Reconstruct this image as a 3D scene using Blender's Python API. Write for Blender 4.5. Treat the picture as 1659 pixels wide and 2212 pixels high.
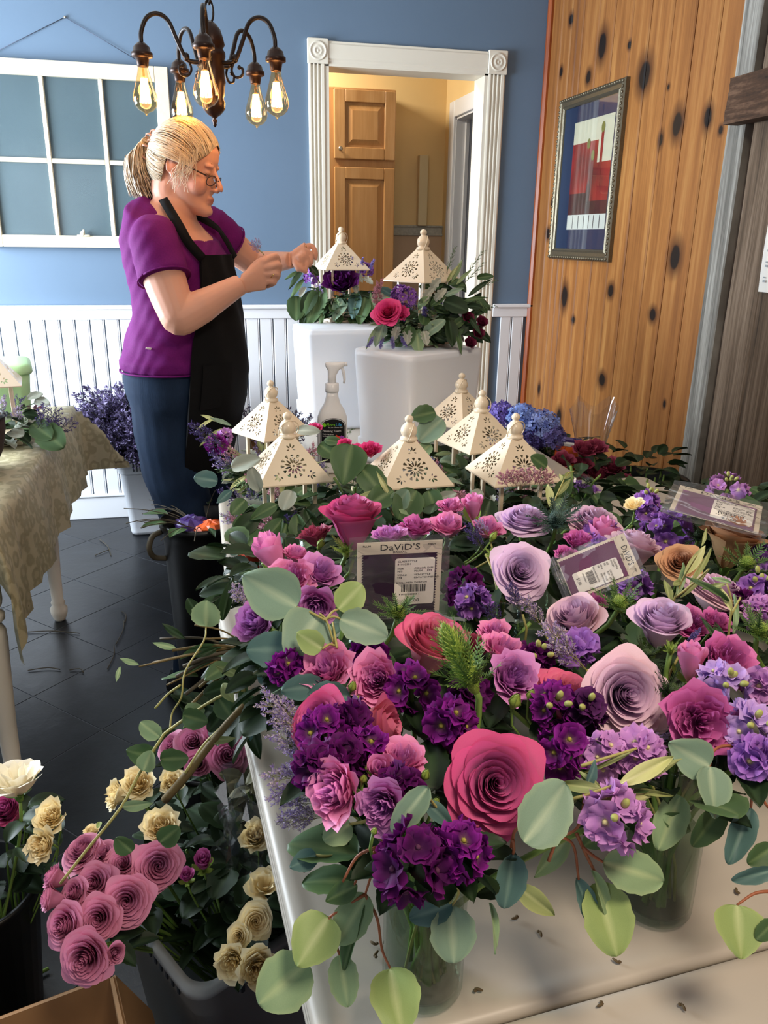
import bpy, math, random
import numpy as np
from math import sin, cos, pi, radians, sqrt, atan2
from mathutils import Matrix, Vector, Euler, noise as mnoise
SC = bpy.context.scene
COL = SC.collection
for o in list(bpy.data.objects): bpy.data.objects.remove(o)

# ---------------------------------------------------------------- camera
CAM = np.array([0.0, 0.0, 1.4]); YAW, PITCH, ROLL, FPX, IW, IH = 13.0, 19.0, 0.84, 1720.0, 1659.0, 2212.0
_y, _p, _r = radians(YAW), radians(PITCH), radians(ROLL)
FWD = np.array([sin(_y)*cos(_p), cos(_y)*cos(_p), -sin(_p)])
_rt = np.array([cos(_y), -sin(_y), 0.0]); _up = np.cross(_rt, FWD)
RGT = _rt*cos(_r)+_up*sin(_r); UPV = -_rt*sin(_r)+_up*cos(_r)
cd = bpy.data.cameras.new('camera'); cam = bpy.data.objects.new('camera', cd); COL.objects.link(cam)
cd.sensor_fit = 'VERTICAL'; cd.sensor_height = 36.0; cd.lens = 36.0*FPX/IH; cd.clip_start = 0.05
cam.matrix_world = Matrix(((RGT[0], UPV[0], -FWD[0], CAM[0]), (RGT[1], UPV[1], -FWD[1], CAM[1]), (RGT[2], UPV[2], -FWD[2], CAM[2]), (0, 0, 0, 1)))
SC.camera = cam
# ---------------------------------------------------------------- light
SC.view_settings.view_transform = 'Standard'; SC.view_settings.look = 'None'; SC.view_settings.gamma = 1.0
SC.view_settings.use_curve_mapping = False; SC.view_settings.exposure = -0.15
W = bpy.data.worlds.new('world'); SC.world = W; W.use_nodes = True
W.node_tree.nodes['Background'].inputs[0].default_value = (0.55, 0.72, 1.0, 1); W.node_tree.nodes['Background'].inputs[1].default_value = 0.6
def area(name, loc, to, sx, sy, power, colr):
    l = bpy.data.lights.new(name, 'AREA'); l.shape = 'RECTANGLE'; l.size = sx; l.size_y = sy; l.energy = power; l.color = colr
    o = bpy.data.objects.new(name, l); COL.objects.link(o); o.location = loc
    o.rotation_euler = (Vector(to)-Vector(loc)).to_track_quat('-Z', 'Y').to_euler(); return o
# daylight entering by the big window of the left wall, the smaller window behind the camera, and a warm ceiling lamp over the near table
area('window_daylight', (-2.08, 2.95, 1.45), (1.2, 3.05, 0.8), 1.5, 1.3, 240, (0.82, 0.91, 1.0))
area('rear_window_daylight', (-1.3, -1.62, 1.6), (0.6, 2.5, 0.9), 1.3, 1.2, 16, (0.95, 0.96, 1.0))
area('ceiling_lamp_light', (0.55, -0.1, 2.47), (0.55, 0.4, 0), 0.5, 0.5, 32, (1.0, 0.84, 0.66))
area('kitchen_lamp_light', (0.3, 4.65, 2.4), (0.95, 4.9, 1.3), 0.3, 0.3, 21, (1.0, 0.90, 0.74))

# ---------------------------------------------------------------- pixel helpers: rays into the scene
def ray(px, py): return FWD+RGT*(px-IW/2)/FPX-UPV*(py-IH/2)/FPX
def PD(px, py, d): return CAM+ray(px, py)*d
def PY(px, py, y): r = ray(px, py); return CAM+r*(y/r[1])
def PZ(px, py, z): r = ray(px, py); return CAM+r*((z-CAM[2])/r[2])
def PX(px, py, x): r = ray(px, py); return CAM+r*(x/r[0])
def dep(P): return float((np.array(P)-CAM)@FWD)

# ---------------------------------------------------------------- colours and materials
def lin(h):
    if isinstance(h, str): h = [int(h[i:i+2], 16) for i in (0, 2, 4)]
    return tuple(((c/255)/12.92 if c/255 <= .04045 else ((c/255+.055)/1.055)**2.4) for c in h)
MATS = {}
class NT:
    def __init__(s, name):
        s.m = bpy.data.materials.new(name); s.m.use_nodes = True; s.t = s.m.node_tree; s.t.nodes.clear(); MATS[name] = s.m
        s.out = s.n('ShaderNodeOutputMaterial')
    def n(s, ty, **k):
        nd = s.t.nodes.new(ty)
        for a, b in k.items(): setattr(nd, a, b)
        return nd
    def l(s, a, b): s.t.links.new(a, b)
    def val(s, sock, v):
        if hasattr(v, 'is_linked') or hasattr(v, 'links'): s.l(v, sock)
        else: sock.default_value = v
    def math(s, op, a, b=0.0, c=None):
        n = s.n('ShaderNodeMath', operation=op); s.val(n.inputs[0], a); s.val(n.inputs[1], b)
        if c is not None: s.val(n.inputs[2], c)
        return n.outputs[0]
    def vm(s, op, a, b=(0, 0, 0)):
        n = s.n('ShaderNodeVectorMath', operation=op); s.val(n.inputs[0], a); s.val(n.inputs[1], b); return n
    def mix(s, f, a, b):
        n = s.n('ShaderNodeMix', data_type='RGBA'); s.val(n.inputs[0], f); s.val(n.inputs[6], c4(a)); s.val(n.inputs[7], c4(b)); return n.outputs[2]
    def noise(s, vec, scale, detail=3, rough=.55):
        n = s.n('ShaderNodeTexNoise'); s.val(n.inputs['Vector'], vec); n.inputs['Scale'].default_value = scale; n.inputs['Detail'].default_value = detail; n.inputs['Roughness'].default_value = rough; return n.outputs['Fac']
    def ramp(s, f, stops):
        n = s.n('ShaderNodeValToRGB'); s.l(f, n.inputs[0]); e = n.color_ramp.elements
        while len(e) < len(stops): e.new(0.5)
        for i, (p, c) in enumerate(stops): e[i].position = p; e[i].color = c4(c)
        return n.outputs[0]
    def step(s, f, a, b):
        n = s.n('ShaderNodeMapRange'); s.l(f, n.inputs[0]); n.inputs[1].default_value = a; n.inputs[2].default_value = b; return n.outputs[0]
    def pos(s, scale=(1, 1, 1), kind='Object', rnd=False):
        tc = s.n('ShaderNodeTexCoord'); mp = s.n('ShaderNodeMapping'); s.l(tc.outputs[kind], mp.inputs[0]); mp.inputs['Scale'].default_value = scale
        if rnd:
            oi = s.n('ShaderNodeObjectInfo'); v = s.vm('SCALE', (13.7, 7.3, 5.1)); s.l(s.math('MULTIPLY', oi.outputs['Random'], 4.0), v.inputs['Scale']); s.l(v.outputs[0], mp.inputs['Location'])
        return mp.outputs[0]
    def bsdf(s, col, rough=.6, bump=None, bs=.3, bd=.002, metal=0., spec=.5, trans=0., ior=1.45, emit=None, es=0., sub=0., coat=0., alpha=1.):
        b = s.n('ShaderNodeBsdfPrincipled'); s.val(b.inputs['Base Color'], c4(col)); s.val(b.inputs['Roughness'], rough); b.inputs['Metallic'].default_value = metal
        b.inputs['Specular IOR Level'].default_value = spec; b.inputs['Transmission Weight'].default_value = trans; b.inputs['IOR'].default_value = ior; b.inputs['Coat Weight'].default_value = coat
        b.inputs['Alpha'].default_value = alpha
        if emit: b.inputs['Emission Color'].default_value = c4(emit); b.inputs['Emission Strength'].default_value = es
        if bump is not None:
            bp = s.n('ShaderNodeBump'); bp.inputs['Strength'].default_value = bs; bp.inputs['Distance'].default_value = bd; s.l(bump, bp.inputs['Height']); s.l(bp.outputs[0], b.inputs['Normal'])
        s.b = b; s.l(b.outputs[0], s.out.inputs[0]); return s.m
def c4(c):
    if isinstance(c, str): c = lin(c)
    if isinstance(c, (tuple, list)): return (*c[:3], 1.0) if len(c) >= 3 else c
    return c
def simple(name, col, rough=.5, var=.06, scale=30, bump=.0, **k):
    t = NT(name); p = t.pos(); nz = t.noise(p, scale); c = lin(col) if isinstance(col, str) else col
    cc = t.mix(nz, tuple(x*(1-var) for x in c), tuple(min(1, x*(1+var)) for x in c))
    return t.bsdf(cc, rough, nz if bump else None, bump or .1, **k)
def soft(name, rough=.55, tl=.25, spec=.3, gain=.75):   # petals and leaves: own colour from the mesh, some light passes through
    t = NT(name); a = t.n('ShaderNodeAttribute', attribute_name='Col'); p = t.pos(); nz = t.noise(p, 160, 2)
    nz2 = t.math('ADD', t.math('MULTIPLY', nz, .5), gain); vs = t.vm('SCALE', a.outputs['Color']); t.l(nz2, vs.inputs['Scale']); c = vs.outputs[0]
    b = t.n('ShaderNodeBsdfPrincipled'); t.l(c, b.inputs['Base Color']); b.inputs['Roughness'].default_value = rough; b.inputs['Specular IOR Level'].default_value = spec
    tr = t.n('ShaderNodeBsdfTranslucent'); t.l(a.outputs['Color'], tr.inputs[0]); mx = t.n('ShaderNodeMixShader'); mx.inputs[0].default_value = tl
    t.l(b.outputs[0], mx.inputs[1]); t.l(tr.outputs[0], mx.inputs[2]); t.l(mx.outputs[0], t.out.inputs[0]); return t.m

# ---------------------------------------------------------------- mesh builder (numpy)
class MB:
    def __init__(s): s.V = []; s.Q = []; s.T = []; s.C = []; s.n = 0
    def add(s, V, Q=None, T=None, C=None, M=None):
        V = np.asarray(V, float).reshape(-1, 3)
        if M is not None: Mn = np.array(M); V = V@Mn[:3, :3].T+Mn[:3, 3]
        if Q is not None and len(Q): s.Q.append(np.asarray(Q, int).reshape(-1, 4)+s.n)
        if T is not None and len(T): s.T.append(np.asarray(T, int).reshape(-1, 3)+s.n)
        if C is None: C = np.ones((len(V), 3))*.5
        C = np.asarray(C, float)
        if C.ndim == 1: C = np.tile(C, (len(V), 1))
        s.C.append(C.reshape(-1, 3)); s.V.append(V); s.n += len(V); return s
    def merge(s, o, M=None, C=None):
        V, Q, T, Cc = o.arr(); return s.add(V, Q, T, Cc if C is None else Cc*0+np.array(C), M)
    def arr(s):
        V = np.concatenate(s.V) if s.V else np.zeros((0, 3)); C = np.concatenate(s.C) if s.C else np.zeros((0, 3))
        return V, (np.concatenate(s.Q) if s.Q else np.zeros((0, 4), int)), (np.concatenate(s.T) if s.T else np.zeros((0, 3), int)), C
    def grid(s, G, C=None, closed=False, M=None):
        G = np.asarray(G, float); a, b = G.shape[:2]; I = np.arange(a*b).reshape(a, b)
        if closed: J = np.roll(I, -1, 1); Q = np.stack([I[:-1], J[:-1], J[1:], I[1:]], -1).reshape(-1, 4)
        else: Q = np.stack([I[:-1, :-1], I[:-1, 1:], I[1:, 1:], I[1:, :-1]], -1).reshape(-1, 4)
        if C is not None: C = np.asarray(C, float); C = C.reshape(-1, 3) if C.ndim == 3 else C
        return s.add(G.reshape(-1, 3), Q, None, C, M)
    def loft(s, G, C=None, M=None):      # rings (a, b, 3) closed round, capped at both ends
        G = np.asarray(G, float); a, b = G.shape[:2]; s.grid(G, C, True, M)
        k = s.n-a*b
        for row, fl in ((0, 1), (a-1, 0)):
            c = G[row].mean(0)[None]; cc = None
            if C is not None: cc = (np.asarray(C)[row, 0] if np.asarray(C).ndim == 3 else C)
            s.add(c, None, None, cc, M); ci = s.n-1; i = np.arange(b)+k+row*b; j = np.roll(i, -1)
            s.T.append(np.stack([np.full(b, ci), j if fl else i, i if fl else j], -1))
        return s
    def box(s, lo, hi, C=None, M=None):
        x0, y0, z0 = lo; x1, y1, z1 = hi
        V = [(x0, y0, z0), (x1, y0, z0), (x1, y1, z0), (x0, y1, z0), (x0, y0, z1), (x1, y0, z1), (x1, y1, z1), (x0, y1, z1)]
        return s.add(V, [(0, 3, 2, 1), (4, 5, 6, 7), (0, 1, 5, 4), (1, 2, 6, 5), (2, 3, 7, 6), (3, 0, 4, 7)], None, C, M)
    def bbox(s, lo, hi, b=.003, C=None, M=None):   # box with bevelled edges
        lo = np.array(lo, float); hi = np.array(hi, float); c = (lo+hi)/2; h = (hi-lo)/2; b = min(b, min(h)*.8)
        rings = []
        for z, r in ((-h[2], b), (-h[2]+b*.3, b*.3), (-h[2]+b, 0), (h[2]-b, 0), (h[2]-b*.3, b*.3), (h[2], b)):
            X, Y = h[0]-r, h[1]-r; e = b*.9
            rings.append([(X-e, -Y, z), (X, -Y+e, z), (X, Y-e, z), (X-e, Y, z), (-X+e, Y, z), (-X, Y-e, z), (-X, -Y+e, z), (-X+e, -Y, z)])
        return s.loft(np.array(rings)+c, C, M)
    def tube(s, P, r, n=6, C=None, caps=True, M=None):
        P = np.asarray(P, float); N = len(P); r = np.full(N, r) if np.isscalar(r) else np.asarray(r, float)
        T = np.gradient(P, axis=0); T /= np.linalg.norm(T, axis=1)[:, None]+1e-12
        u = np.cross(T[0], (0, 0, 1.)); 
        if np.linalg.norm(u) < .1: u = np.cross(T[0], (1., 0, 0))
        u /= np.linalg.norm(u); a = np.arange(n)*2*pi/n; G = np.zeros((N, n, 3))
        for i in range(N):
            u = u-T[i]*(u@T[i]); u /= np.linalg.norm(u)+1e-12; v = np.cross(T[i], u)
            G[i] = P[i]+r[i]*(np.cos(a)[:, None]*u+np.sin(a)[:, None]*v)
        if C is not None and np.asarray(C).ndim == 2: C = np.repeat(np.asarray(C)[:, None], n, 1)
        return s.loft(G, C, M) if caps else s.grid(G, C, True, M)
    def lathe(s, prof, n=20, C=None, M=None, caps=True):
        a = np.arange(n)*2*pi/n; G = np.array([[(r*cos(t), r*sin(t), z) for t in a] for r, z in prof])
        return s.loft(G, C, M) if caps else s.grid(G, C, True, M)
    def ell(s, c, r, n=10, m=7, C=None, M=None, R=None):
        prof = [(sin(t), -cos(t)) for t in np.linspace(.12, pi-.12, m)]; a = np.arange(n)*2*pi/n
        G = np.array([[(p*cos(t), p*sin(t), z) for t in a] for p, z in prof])*np.array(r)
        if R is not None: G = G@np.array(R.to_3x3()).T if hasattr(R, 'to_3x3') else G@np.array(R).T
        return s.loft(G+np.array(c), C, M)
    def mesh(s, name, smooth=True):
        V, Q, T, C = s.arr(); me = bpy.data.meshes.new(name); me.vertices.add(len(V)); me.vertices.foreach_set('co', V.astype(np.float32).ravel())
        L = np.concatenate([Q.ravel(), T.ravel()]).astype(np.int32); me.loops.add(len(L)); me.loops.foreach_set('vertex_index', L)
        np_ = len(Q)+len(T); me.polygons.add(np_); st = np.concatenate([np.arange(len(Q))*4, len(Q)*4+np.arange(len(T))*3]).astype(np.int32)
        me.polygons.foreach_set('loop_start', st)
        me.polygons.foreach_set('use_smooth', np.full(np_, bool(smooth)))
        me.update(calc_edges=True)
        at = me.color_attributes.new('Col', 'FLOAT_COLOR', 'POINT'); at.data.foreach_set('color', np.concatenate([C, np.ones((len(C), 1))], 1).astype(np.float32).ravel())
        me.validate(); return me
def put(name, me, mat=None, parent=None, M=None, smooth=True, label=None, kind=None):
    if isinstance(me, MB): me = me.mesh(name, smooth)
    if mat is not None and not me.materials: me.materials.append(MATS[mat] if isinstance(mat, str) else mat)
    o = bpy.data.objects.new(name, me); COL.objects.link(o)
    if parent: o.parent = parent
    if M is not None: o.matrix_basis = Matrix(M) if not isinstance(M, Matrix) else M
    if label: o['label'] = label
    if kind: o['kind'] = kind
    return o
def tag(o, label, cat, group=None, kind=None):
    o['label'] = label; o['category'] = cat
    if group: o['group'] = group
    if kind: o['kind'] = kind
    return o
def thing(name, label, cat, M=None, group=None):
    o = bpy.data.objects.new(name, None); COL.objects.link(o); o.empty_display_size = .05
    if M is not None: o.matrix_world = M if isinstance(M, Matrix) else Matrix(M)
    return tag(o, label, cat, group)
def struct(name, me, mat, parent=None, M=None, smooth=False):
    return put(name, me, mat, parent, M, smooth, kind=None if parent else 'structure')
def Tr(*p): return Matrix.Translation(Vector(p if len(p) == 3 else p[0]))
def Rz(a): return Matrix.Rotation(a, 4, 'Z')
def Rx(a): return Matrix.Rotation(a, 4, 'X')
def Ry(a): return Matrix.Rotation(a, 4, 'Y')
def aim(P, d, spin=0, s=1.):            # z axis to direction d at point P
    return Tr(*P)@Vector(d).to_track_quat('Z', 'Y').to_matrix().to_4x4()@Rz(spin)@Matrix.Scale(s, 4)
def frame(P, y, nrm, s=1., sx=None):    # y axis along y, z axis near nrm
    y = Vector(y).normalized(); n = Vector(nrm); x = y.cross(n)
    if x.length < 1e-5: x = y.orthogonal()
    x.normalize(); z = x.cross(y); m = Matrix((x, y, z)).transposed().to_4x4()
    return Tr(*P)@m@Matrix.Diagonal((s if sx is None else sx, s, s, 1))
def bez(a, b, c, d, n=8):
    t = np.linspace(0, 1, n)[:, None]; a, b, c, d = [np.array(q, float) for q in (a, b, c, d)]
    return a*(1-t)**3+3*b*t*(1-t)**2+3*c*t*t*(1-t)+d*t**3
def spline(P, n=6):
    P = np.array(P, float); Q = np.concatenate([[2*P[0]-P[1]], P, [2*P[-1]-P[-2]]]); out = []
    for i in range(1, len(Q)-2):
        t = np.linspace(0, 1, n, endpoint=False)[:, None]; a, b, c, d = Q[i-1], Q[i], Q[i+1], Q[i+2]
        out.append(.5*((2*b)+(-a+c)*t+(2*a-5*b+4*c-d)*t**2+(-a+3*b-3*c+d)*t**3))
    out.append(P[-1:]); return np.concatenate(out)
def curve_mesh(name, loops, ext=.001, bev=0., M=None):    # filled flat shape with holes, given thickness
    cu = bpy.data.curves.new(name, 'CURVE'); cu.dimensions = '2D'; cu.fill_mode = 'BOTH'; cu.extrude = ext; cu.bevel_depth = bev
    for lp in loops:
        sp = cu.splines.new('POLY'); sp.points.add(len(lp)-1)
        for i, p in enumerate(lp): sp.points[i].co = (p[0], p[1], 0, 1)
        sp.use_cyclic_u = True
    ob = bpy.data.objects.new(name, cu); COL.objects.link(ob); bpy.context.view_layer.update()
    me = bpy.data.meshes.new_from_object(ob.evaluated_get(bpy.context.evaluated_depsgraph_get())); me.name = name
    bpy.data.objects.remove(ob); bpy.data.curves.remove(cu); me.materials.clear()
    if M is not None: me.transform(M)
    return me
def text_mesh(txt, size, M=None, ext=.0002, align='LEFT', bold=0.):
    cu = bpy.data.curves.new('txt', 'FONT'); cu.body = txt; cu.size = size; cu.extrude = ext; cu.align_x = align; cu.resolution_u = 2; cu.offset = bold
    ob = bpy.data.objects.new('txt', cu); COL.objects.link(ob); bpy.context.view_layer.update()
    me = bpy.data.meshes.new_from_object(ob.evaluated_get(bpy.context.evaluated_depsgraph_get())); bpy.data.objects.remove(ob); bpy.data.curves.remove(cu); me.materials.clear()
    if M is not None: me.transform(M)
    return me
def me2mb(me, mb, C=None, M=None):
    V = np.empty(len(me.vertices)*3); me.vertices.foreach_get('co', V); me.calc_loop_triangles(); T = np.empty(len(me.loop_triangles)*3, int); me.loop_triangles.foreach_get('vertices', T)
    return mb.add(V.reshape(-1, 3), None, T.reshape(-1, 3), C, M)
rnd = random.Random(7); nr = np.random.RandomState(5)
# ================================================================ materials of the room
def wood(name, cols, knots=None, grain=(1.2, 22, 1.1), rough=.45, bs=.15, spec=.4, wear=0.):
    t = NT(name); p = t.pos(grain, 'Object', True); n1 = t.noise(p, 2.2, 5, .6); p2 = t.pos((grain[0]*4, grain[1]*5, grain[2]*1.2), 'Object', True); n2 = t.noise(p2, 3, 3)
    f = t.math('ADD', t.math('MULTIPLY', n1, .75), t.math('MULTIPLY', n2, .25)); c = t.ramp(f, [(.3, cols[0]), (.5, cols[1]), (.68, cols[2])])
    oi = t.n('ShaderNodeObjectInfo'); c = t.mix(t.math('MULTIPLY', oi.outputs['Random'], .35), c, cols[3])
    if knots:      # elliptical knots, listed in wall metres (y, z, half width, half height)
        g = t.n('ShaderNodeNewGeometry').outputs['Position']; dist = None
        wob = t.math('MULTIPLY', t.noise(t.pos((1, 1, 1)), 14, 2), .5)
        for (ky, kz, kw, kh) in knots:
            v = t.vm('MULTIPLY', t.vm('SUBTRACT', g, (0, ky, kz)).outputs[0], (0, 1/kw, 1/kh)); d = t.vm('LENGTH', v.outputs[0]).outputs['Value']
            dist = d if dist is None else t.math('MINIMUM', dist, d)
        dd = t.math('ADD', dist, wob); c = t.mix(t.step(dd, 2.7, 1.2), c, cols[4]); c = t.mix(t.step(dd, 1.40, 1.15), c, '140b08')
    return t.bsdf(c, rough, f, bs, spec=spec)
X_R, Y_B, X_L, Y_F, Z_C = 1.762, 4.146, -2.2, -1.75, 2.64
_kn = [(1302, 99, 17, 57), (1272, 167, 10, 27), (1393, 162, 26, 62), (1234, 42, 8, 22), (1213, 155, 6, 20), (1464, 268, 21, 54), (1530, 254, 17, 44), (1428, 302, 10, 28), (1184, 505, 8, 22), (1220, 641, 13, 46), (1320, 628, 12, 27),
       (1459, 556, 23, 54), (1411, 680, 15, 27), (1239, 691, 7, 15), (1301, 820, 14, 28), (1208, 901, 11, 34), (1436, 873, 6, 15), (1558, 281, 9, 18), (1194, 438, 6, 18), (1165, 840, 5, 22), (1360, 97, 6, 16), (1445, 188, 5, 7)]
KN = []
for (a, b, c, d) in _kn:
    P = PX(a, b, X_R-.012); Q = PX(a+c, b, X_R-.012); R2 = PX(a, b+d, X_R-.012); KN.append((P[1], P[2], max(.006, abs(Q[1]-P[1])*.42), max(.008, abs(R2[2]-P[2])*.44)))
wood('pine', ['6a3f1c', '936030', 'b08048', '80502a', '452510'], KN, grain=(1, 9, .6), rough=.48, spec=.35)
wood('pine_trim', ['6e3014', '96491f', 'ad5c2c', '8a4018'], None, rough=.35)
wood('barn_grey', ['3a3834', '807d76', 'b0aea6', '6c6860'], None, grain=(1, 30, 1.0), rough=.85, bs=.9)
wood('barn_brown', ['2c231b', '675646', '93806e', '54473a'], None, grain=(1, 26, .9), rough=.85, bs=.9)
wood('beam_brown', ['1c120b', '463020', '6e5340', '3a2818'], None, grain=(1, 3, 30), rough=.8, bs=.9)
wood('maple', ['a87848', 'bc8c58', 'cc9e6c', 'b48450'], None, grain=(8, 8, 1.0), rough=.4, bs=.03)
t = NT('blue_paint'); t.bsdf(t.mix(t.noise(t.pos(), 3), '61768c', '687d94'), .55, t.noise(t.pos(), 260, 2), .12, .001, spec=.35)
simple('white_paint', 'dedfe2', .4, .02, 8); simple('cream_trim', 'e2dccd', .38, .02, 8); simple('old_paint', 'd9cfb8', .6, .10, 45, .3)
simple('yellow_wall', 'e2c48c', .7, .02, 6); simple('cream_wall', 'd8c498', .7, .03, 6); simple('beige_wall', 'bda184', .7, .03, 6); simple('ceiling_white', 'dcdad4', .8, .02)
simple('unlit_black', '0b0a08', .9, .05); simple('border_paper', 'a9a69a', .7, .35, 60); simple('nickel', 'b8b0a4', .3, .02, metal=.9)
t = NT('slate'); p = t.pos((1, 1, 1), 'Object', True); n = t.noise(p, 9, 6, .65); t.bsdf(t.ramp(n, [(.25, '080a0c'), (.55, '12151a'), (.8, '20252b')]), .34, n, .35, .004, spec=.5)
simple('grout', '565b62', .9, .1)
t = NT('old_glass'); p = t.pos(); n = t.noise(p, 4, 2)
b = t.bsdf(t.mix(n, '5f7078', '71838a'), .12, n, .06, .01, spec=.6)
# glass is thin and greyed: part of the wall colour comes through
mx = t.n('ShaderNodeMixShader'); tb = t.n('ShaderNodeBsdfTransparent'); tb.inputs[0].default_value = (.80, .86, .86, 1); mx.inputs[0].default_value = .5; t.l(tb.outputs[0], mx.inputs[1]); t.l(t.b.outputs[0], mx.inputs[2]); t.l(mx.outputs[0], t.out.inputs[0])
simple('wire', '50586a', .5, .1, metal=.5); simple('pewter', '6d6656', .38, .25, 90, .4, metal=.75); simple('mat_blue', '152a52', .6, .03)
simple('print_cream', 'd8cdb8', .6, .04, 20); simple('print_grey', '3a3846', .6, .05); simple('print_olive', '7c7a3e', .6, .15, 60); simple('print_white', 'd9d5d2', .6, .03)
t = NT('print_red'); n = t.noise(t.pos((1, 1, .6)), 6, 3); t.bsdf(t.ramp(n, [(.3, '5d1220'), (.5, '9c1f24'), (.7, 'b4342b')]), .6)
t = NT('print_dark_red'); n = t.noise(t.pos((1, 1, .6)), 9, 3); t.bsdf(t.ramp(n, [(.3, '2b1220'), (.7, '5a1a28')]), .6)
simple('window_frame_white', 'e6e6e6', .5, .02)  # plain off-white frame colour without emission

# ================================================================ setting
# floor with slate tiles laid on the diagonal
fl = struct('floor', MB().box((X_L, Y_F, -.05), (X_R, Y_B+1.6, -.0012)), 'grout')
S = .33; HB = (X_L, Y_F, X_R, Y_B)
def clip(poly, ax, v, keep_less):
    out = []
    for i in range(len(poly)):
        a, b = poly[i], poly[(i+1) % len(poly)]; ia = (a[ax] <= v) == keep_less; ib = (b[ax] <= v) == keep_less
        if ia: out.append(a)
        if ia != ib:
            k = (v-a[ax])/(b[ax]-a[ax]); out.append((a[0]+(b[0]-a[0])*k, a[1]+(b[1]-a[1])*k))
    return out
tile_me = MB().bbox((-S/2+.0014, -S/2+.0014, -.006), (S/2-.0014, S/2-.0014, 0), .0007).mesh('tile', False)
_ix = 0
for i in range(-14, 16):
    for j in range(-14, 22):
        cx = (i-j)*S*.7071-.12; cy = (i+j)*S*.7071+.30; h = S*.7071
        if cx+h < max(X_L, -1.6) or cx-h > X_R or cy+h < -.3 or cy-h > Y_B+1.5: continue
        if cx-h > X_L and cx+h < X_R and cy+h < Y_B:
            put('tile', tile_me, 'slate', fl, Tr(cx, cy, 0)@Rz(pi/4), False); continue
        q = h-.002; poly = [(cx-q, cy), (cx, cy-q), (cx+q, cy), (cx, cy+q)]
        for ax, v, k in ((0, X_L, False), (0, X_R, True), (1, Y_B-.001 if cy < Y_B+.05 or not .6 < cx < 1.45 else 9, True)):
            poly = clip(poly, ax, v, k)
        if len(poly) < 3: continue
        n = len(poly); V = [(a, b, 0) for a, b in poly]+[(a, b, -.006) for a, b in poly]; m = MB(); T = [(0, a, a+1) for a in range(1, n-1)]
        Q = [(a, a+n, (a+1) % n+n, (a+1) % n) for a in range(n)]; m.add(V, Q, T); put('tile', m, 'slate', fl, None, False)
struct('ceiling', MB().box((X_L, Y_F, Z_C), (X_R+.12, Y_B+1.6, Z_C+.1)), 'ceiling_white')
# back wall with the doorway
DX0, DX1, DZ = .640, 1.445, 2.172; TH = .12
bw = struct('wall_back', MB().box((X_L, Y_B, 0), (DX0, Y_B+TH, Z_C)).box((DX1, Y_B, 0), (X_R+.12, Y_B+TH, Z_C)).box((DX0, Y_B, DZ), (DX1, Y_B+TH, Z_C)), 'blue_paint')
# bead board wainscot
bd = MB().bbox((.003, -.010, .12), (.0595, 0, 1.02), .003).bbox((.0605, -.010, .12), (.0655, 0, 1.02), .002).mesh('bead_board', False)
x = X_L
while x < X_R-.03:
    if x+.067 < .560 or (x > 1.53 and x+.066 < X_R): put('bead_board', bd, 'white_paint', bw, Tr(x, Y_B, 0), False)
    x += .0675
for k, (a, b) in enumerate(((X_L, .562), (1.532, X_R))):
    struct('baseboard_back' if k == 0 else 'baseboard_right', MB().bbox((a, Y_B-.020, 0), (b, Y_B, .118), .004).bbox((a, Y_B-.028, .118), (b, Y_B, .130), .004), 'white_paint')
    struct('trim_%d' % (k+1), MB().bbox((a, Y_B-.018, 1.008), (b, Y_B, 1.058), .003).bbox((a, Y_B-.034, 1.056), (b, Y_B, 1.076), .006), 'white_paint')
# doorway casing with rosette blocks
dt = struct('door_1', MB().box((DX0, Y_B-.012, 0), (DX0+.02, Y_B+TH+.02, DZ)).box((DX1-.02, Y_B-.012, 0), (DX1, Y_B+TH+.02, DZ)).box((DX0, Y_B-.012, DZ-.02), (DX1, Y_B+TH+.02, DZ)), 'cream_trim')
def fluted(w, L):
    m = MB(); prof = []
    for k, (u, d) in enumerate([(0, 0), (0, .016), (.08, .018), (.14, .018), (.17, .010), (.22, .008), (.27, .010), (.30, .018), (.36, .018), (.39, .010), (.45, .008), (.50, .010), (.53, .018), (.59, .018), (.62, .010), (.68, .008), (.73, .010), (.76, .018), (.92, .018), (1, .014), (1, 0)]): prof.append((u*w, -d))
    G = np.array([[(a, b, z) for a, b in prof] for z in (0, L)]); m.grid(G); m.add([(prof[0][0], 0, L), (prof[-1][0], 0, L), (prof[-1][0], -.018, L), (prof[0][0], -.018, L)], [(0, 1, 2, 3)]); return m
put('casing', fluted(.080, 2.158), 'cream_trim', dt, Tr(.563, Y_B, 0), False)
put('casing', fluted(.086, 2.158), 'cream_trim', dt, Tr(1.443, Y_B, 0), False)
hd = MB(); pr = [(0, 0), (0, -.012), (.010, -.016), (.018, -.016), (.024, -.020), (.080, -.020), (.086, -.016), (.094, -.016), (.098, 0)]
hd.grid(np.array([[(xx, Y_B+b, a+2.160) for a, b in pr] for xx in (.648, 1.436)])); put('header', hd, 'cream_trim', dt, None, False)
for xx in (.560, 1.438):
    r = MB().bbox((xx, Y_B-.026, 2.158), (xx+.096, Y_B, 2.262), .003); put('rosette_block', r, 'cream_trim', dt, None, False)
    q = MB().lathe([(.040, 0), (.040, .004), (.036, .006), (.032, .002), (.026, .001), (.019, .005), (.014, .006), (.010, .001), (.005, .004), (.001, .006)], 24, M=Tr(xx+.048, Y_B-.026, 2.210)@Rx(pi/2)); put('rosette', q, 'cream_trim', dt)
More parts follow.
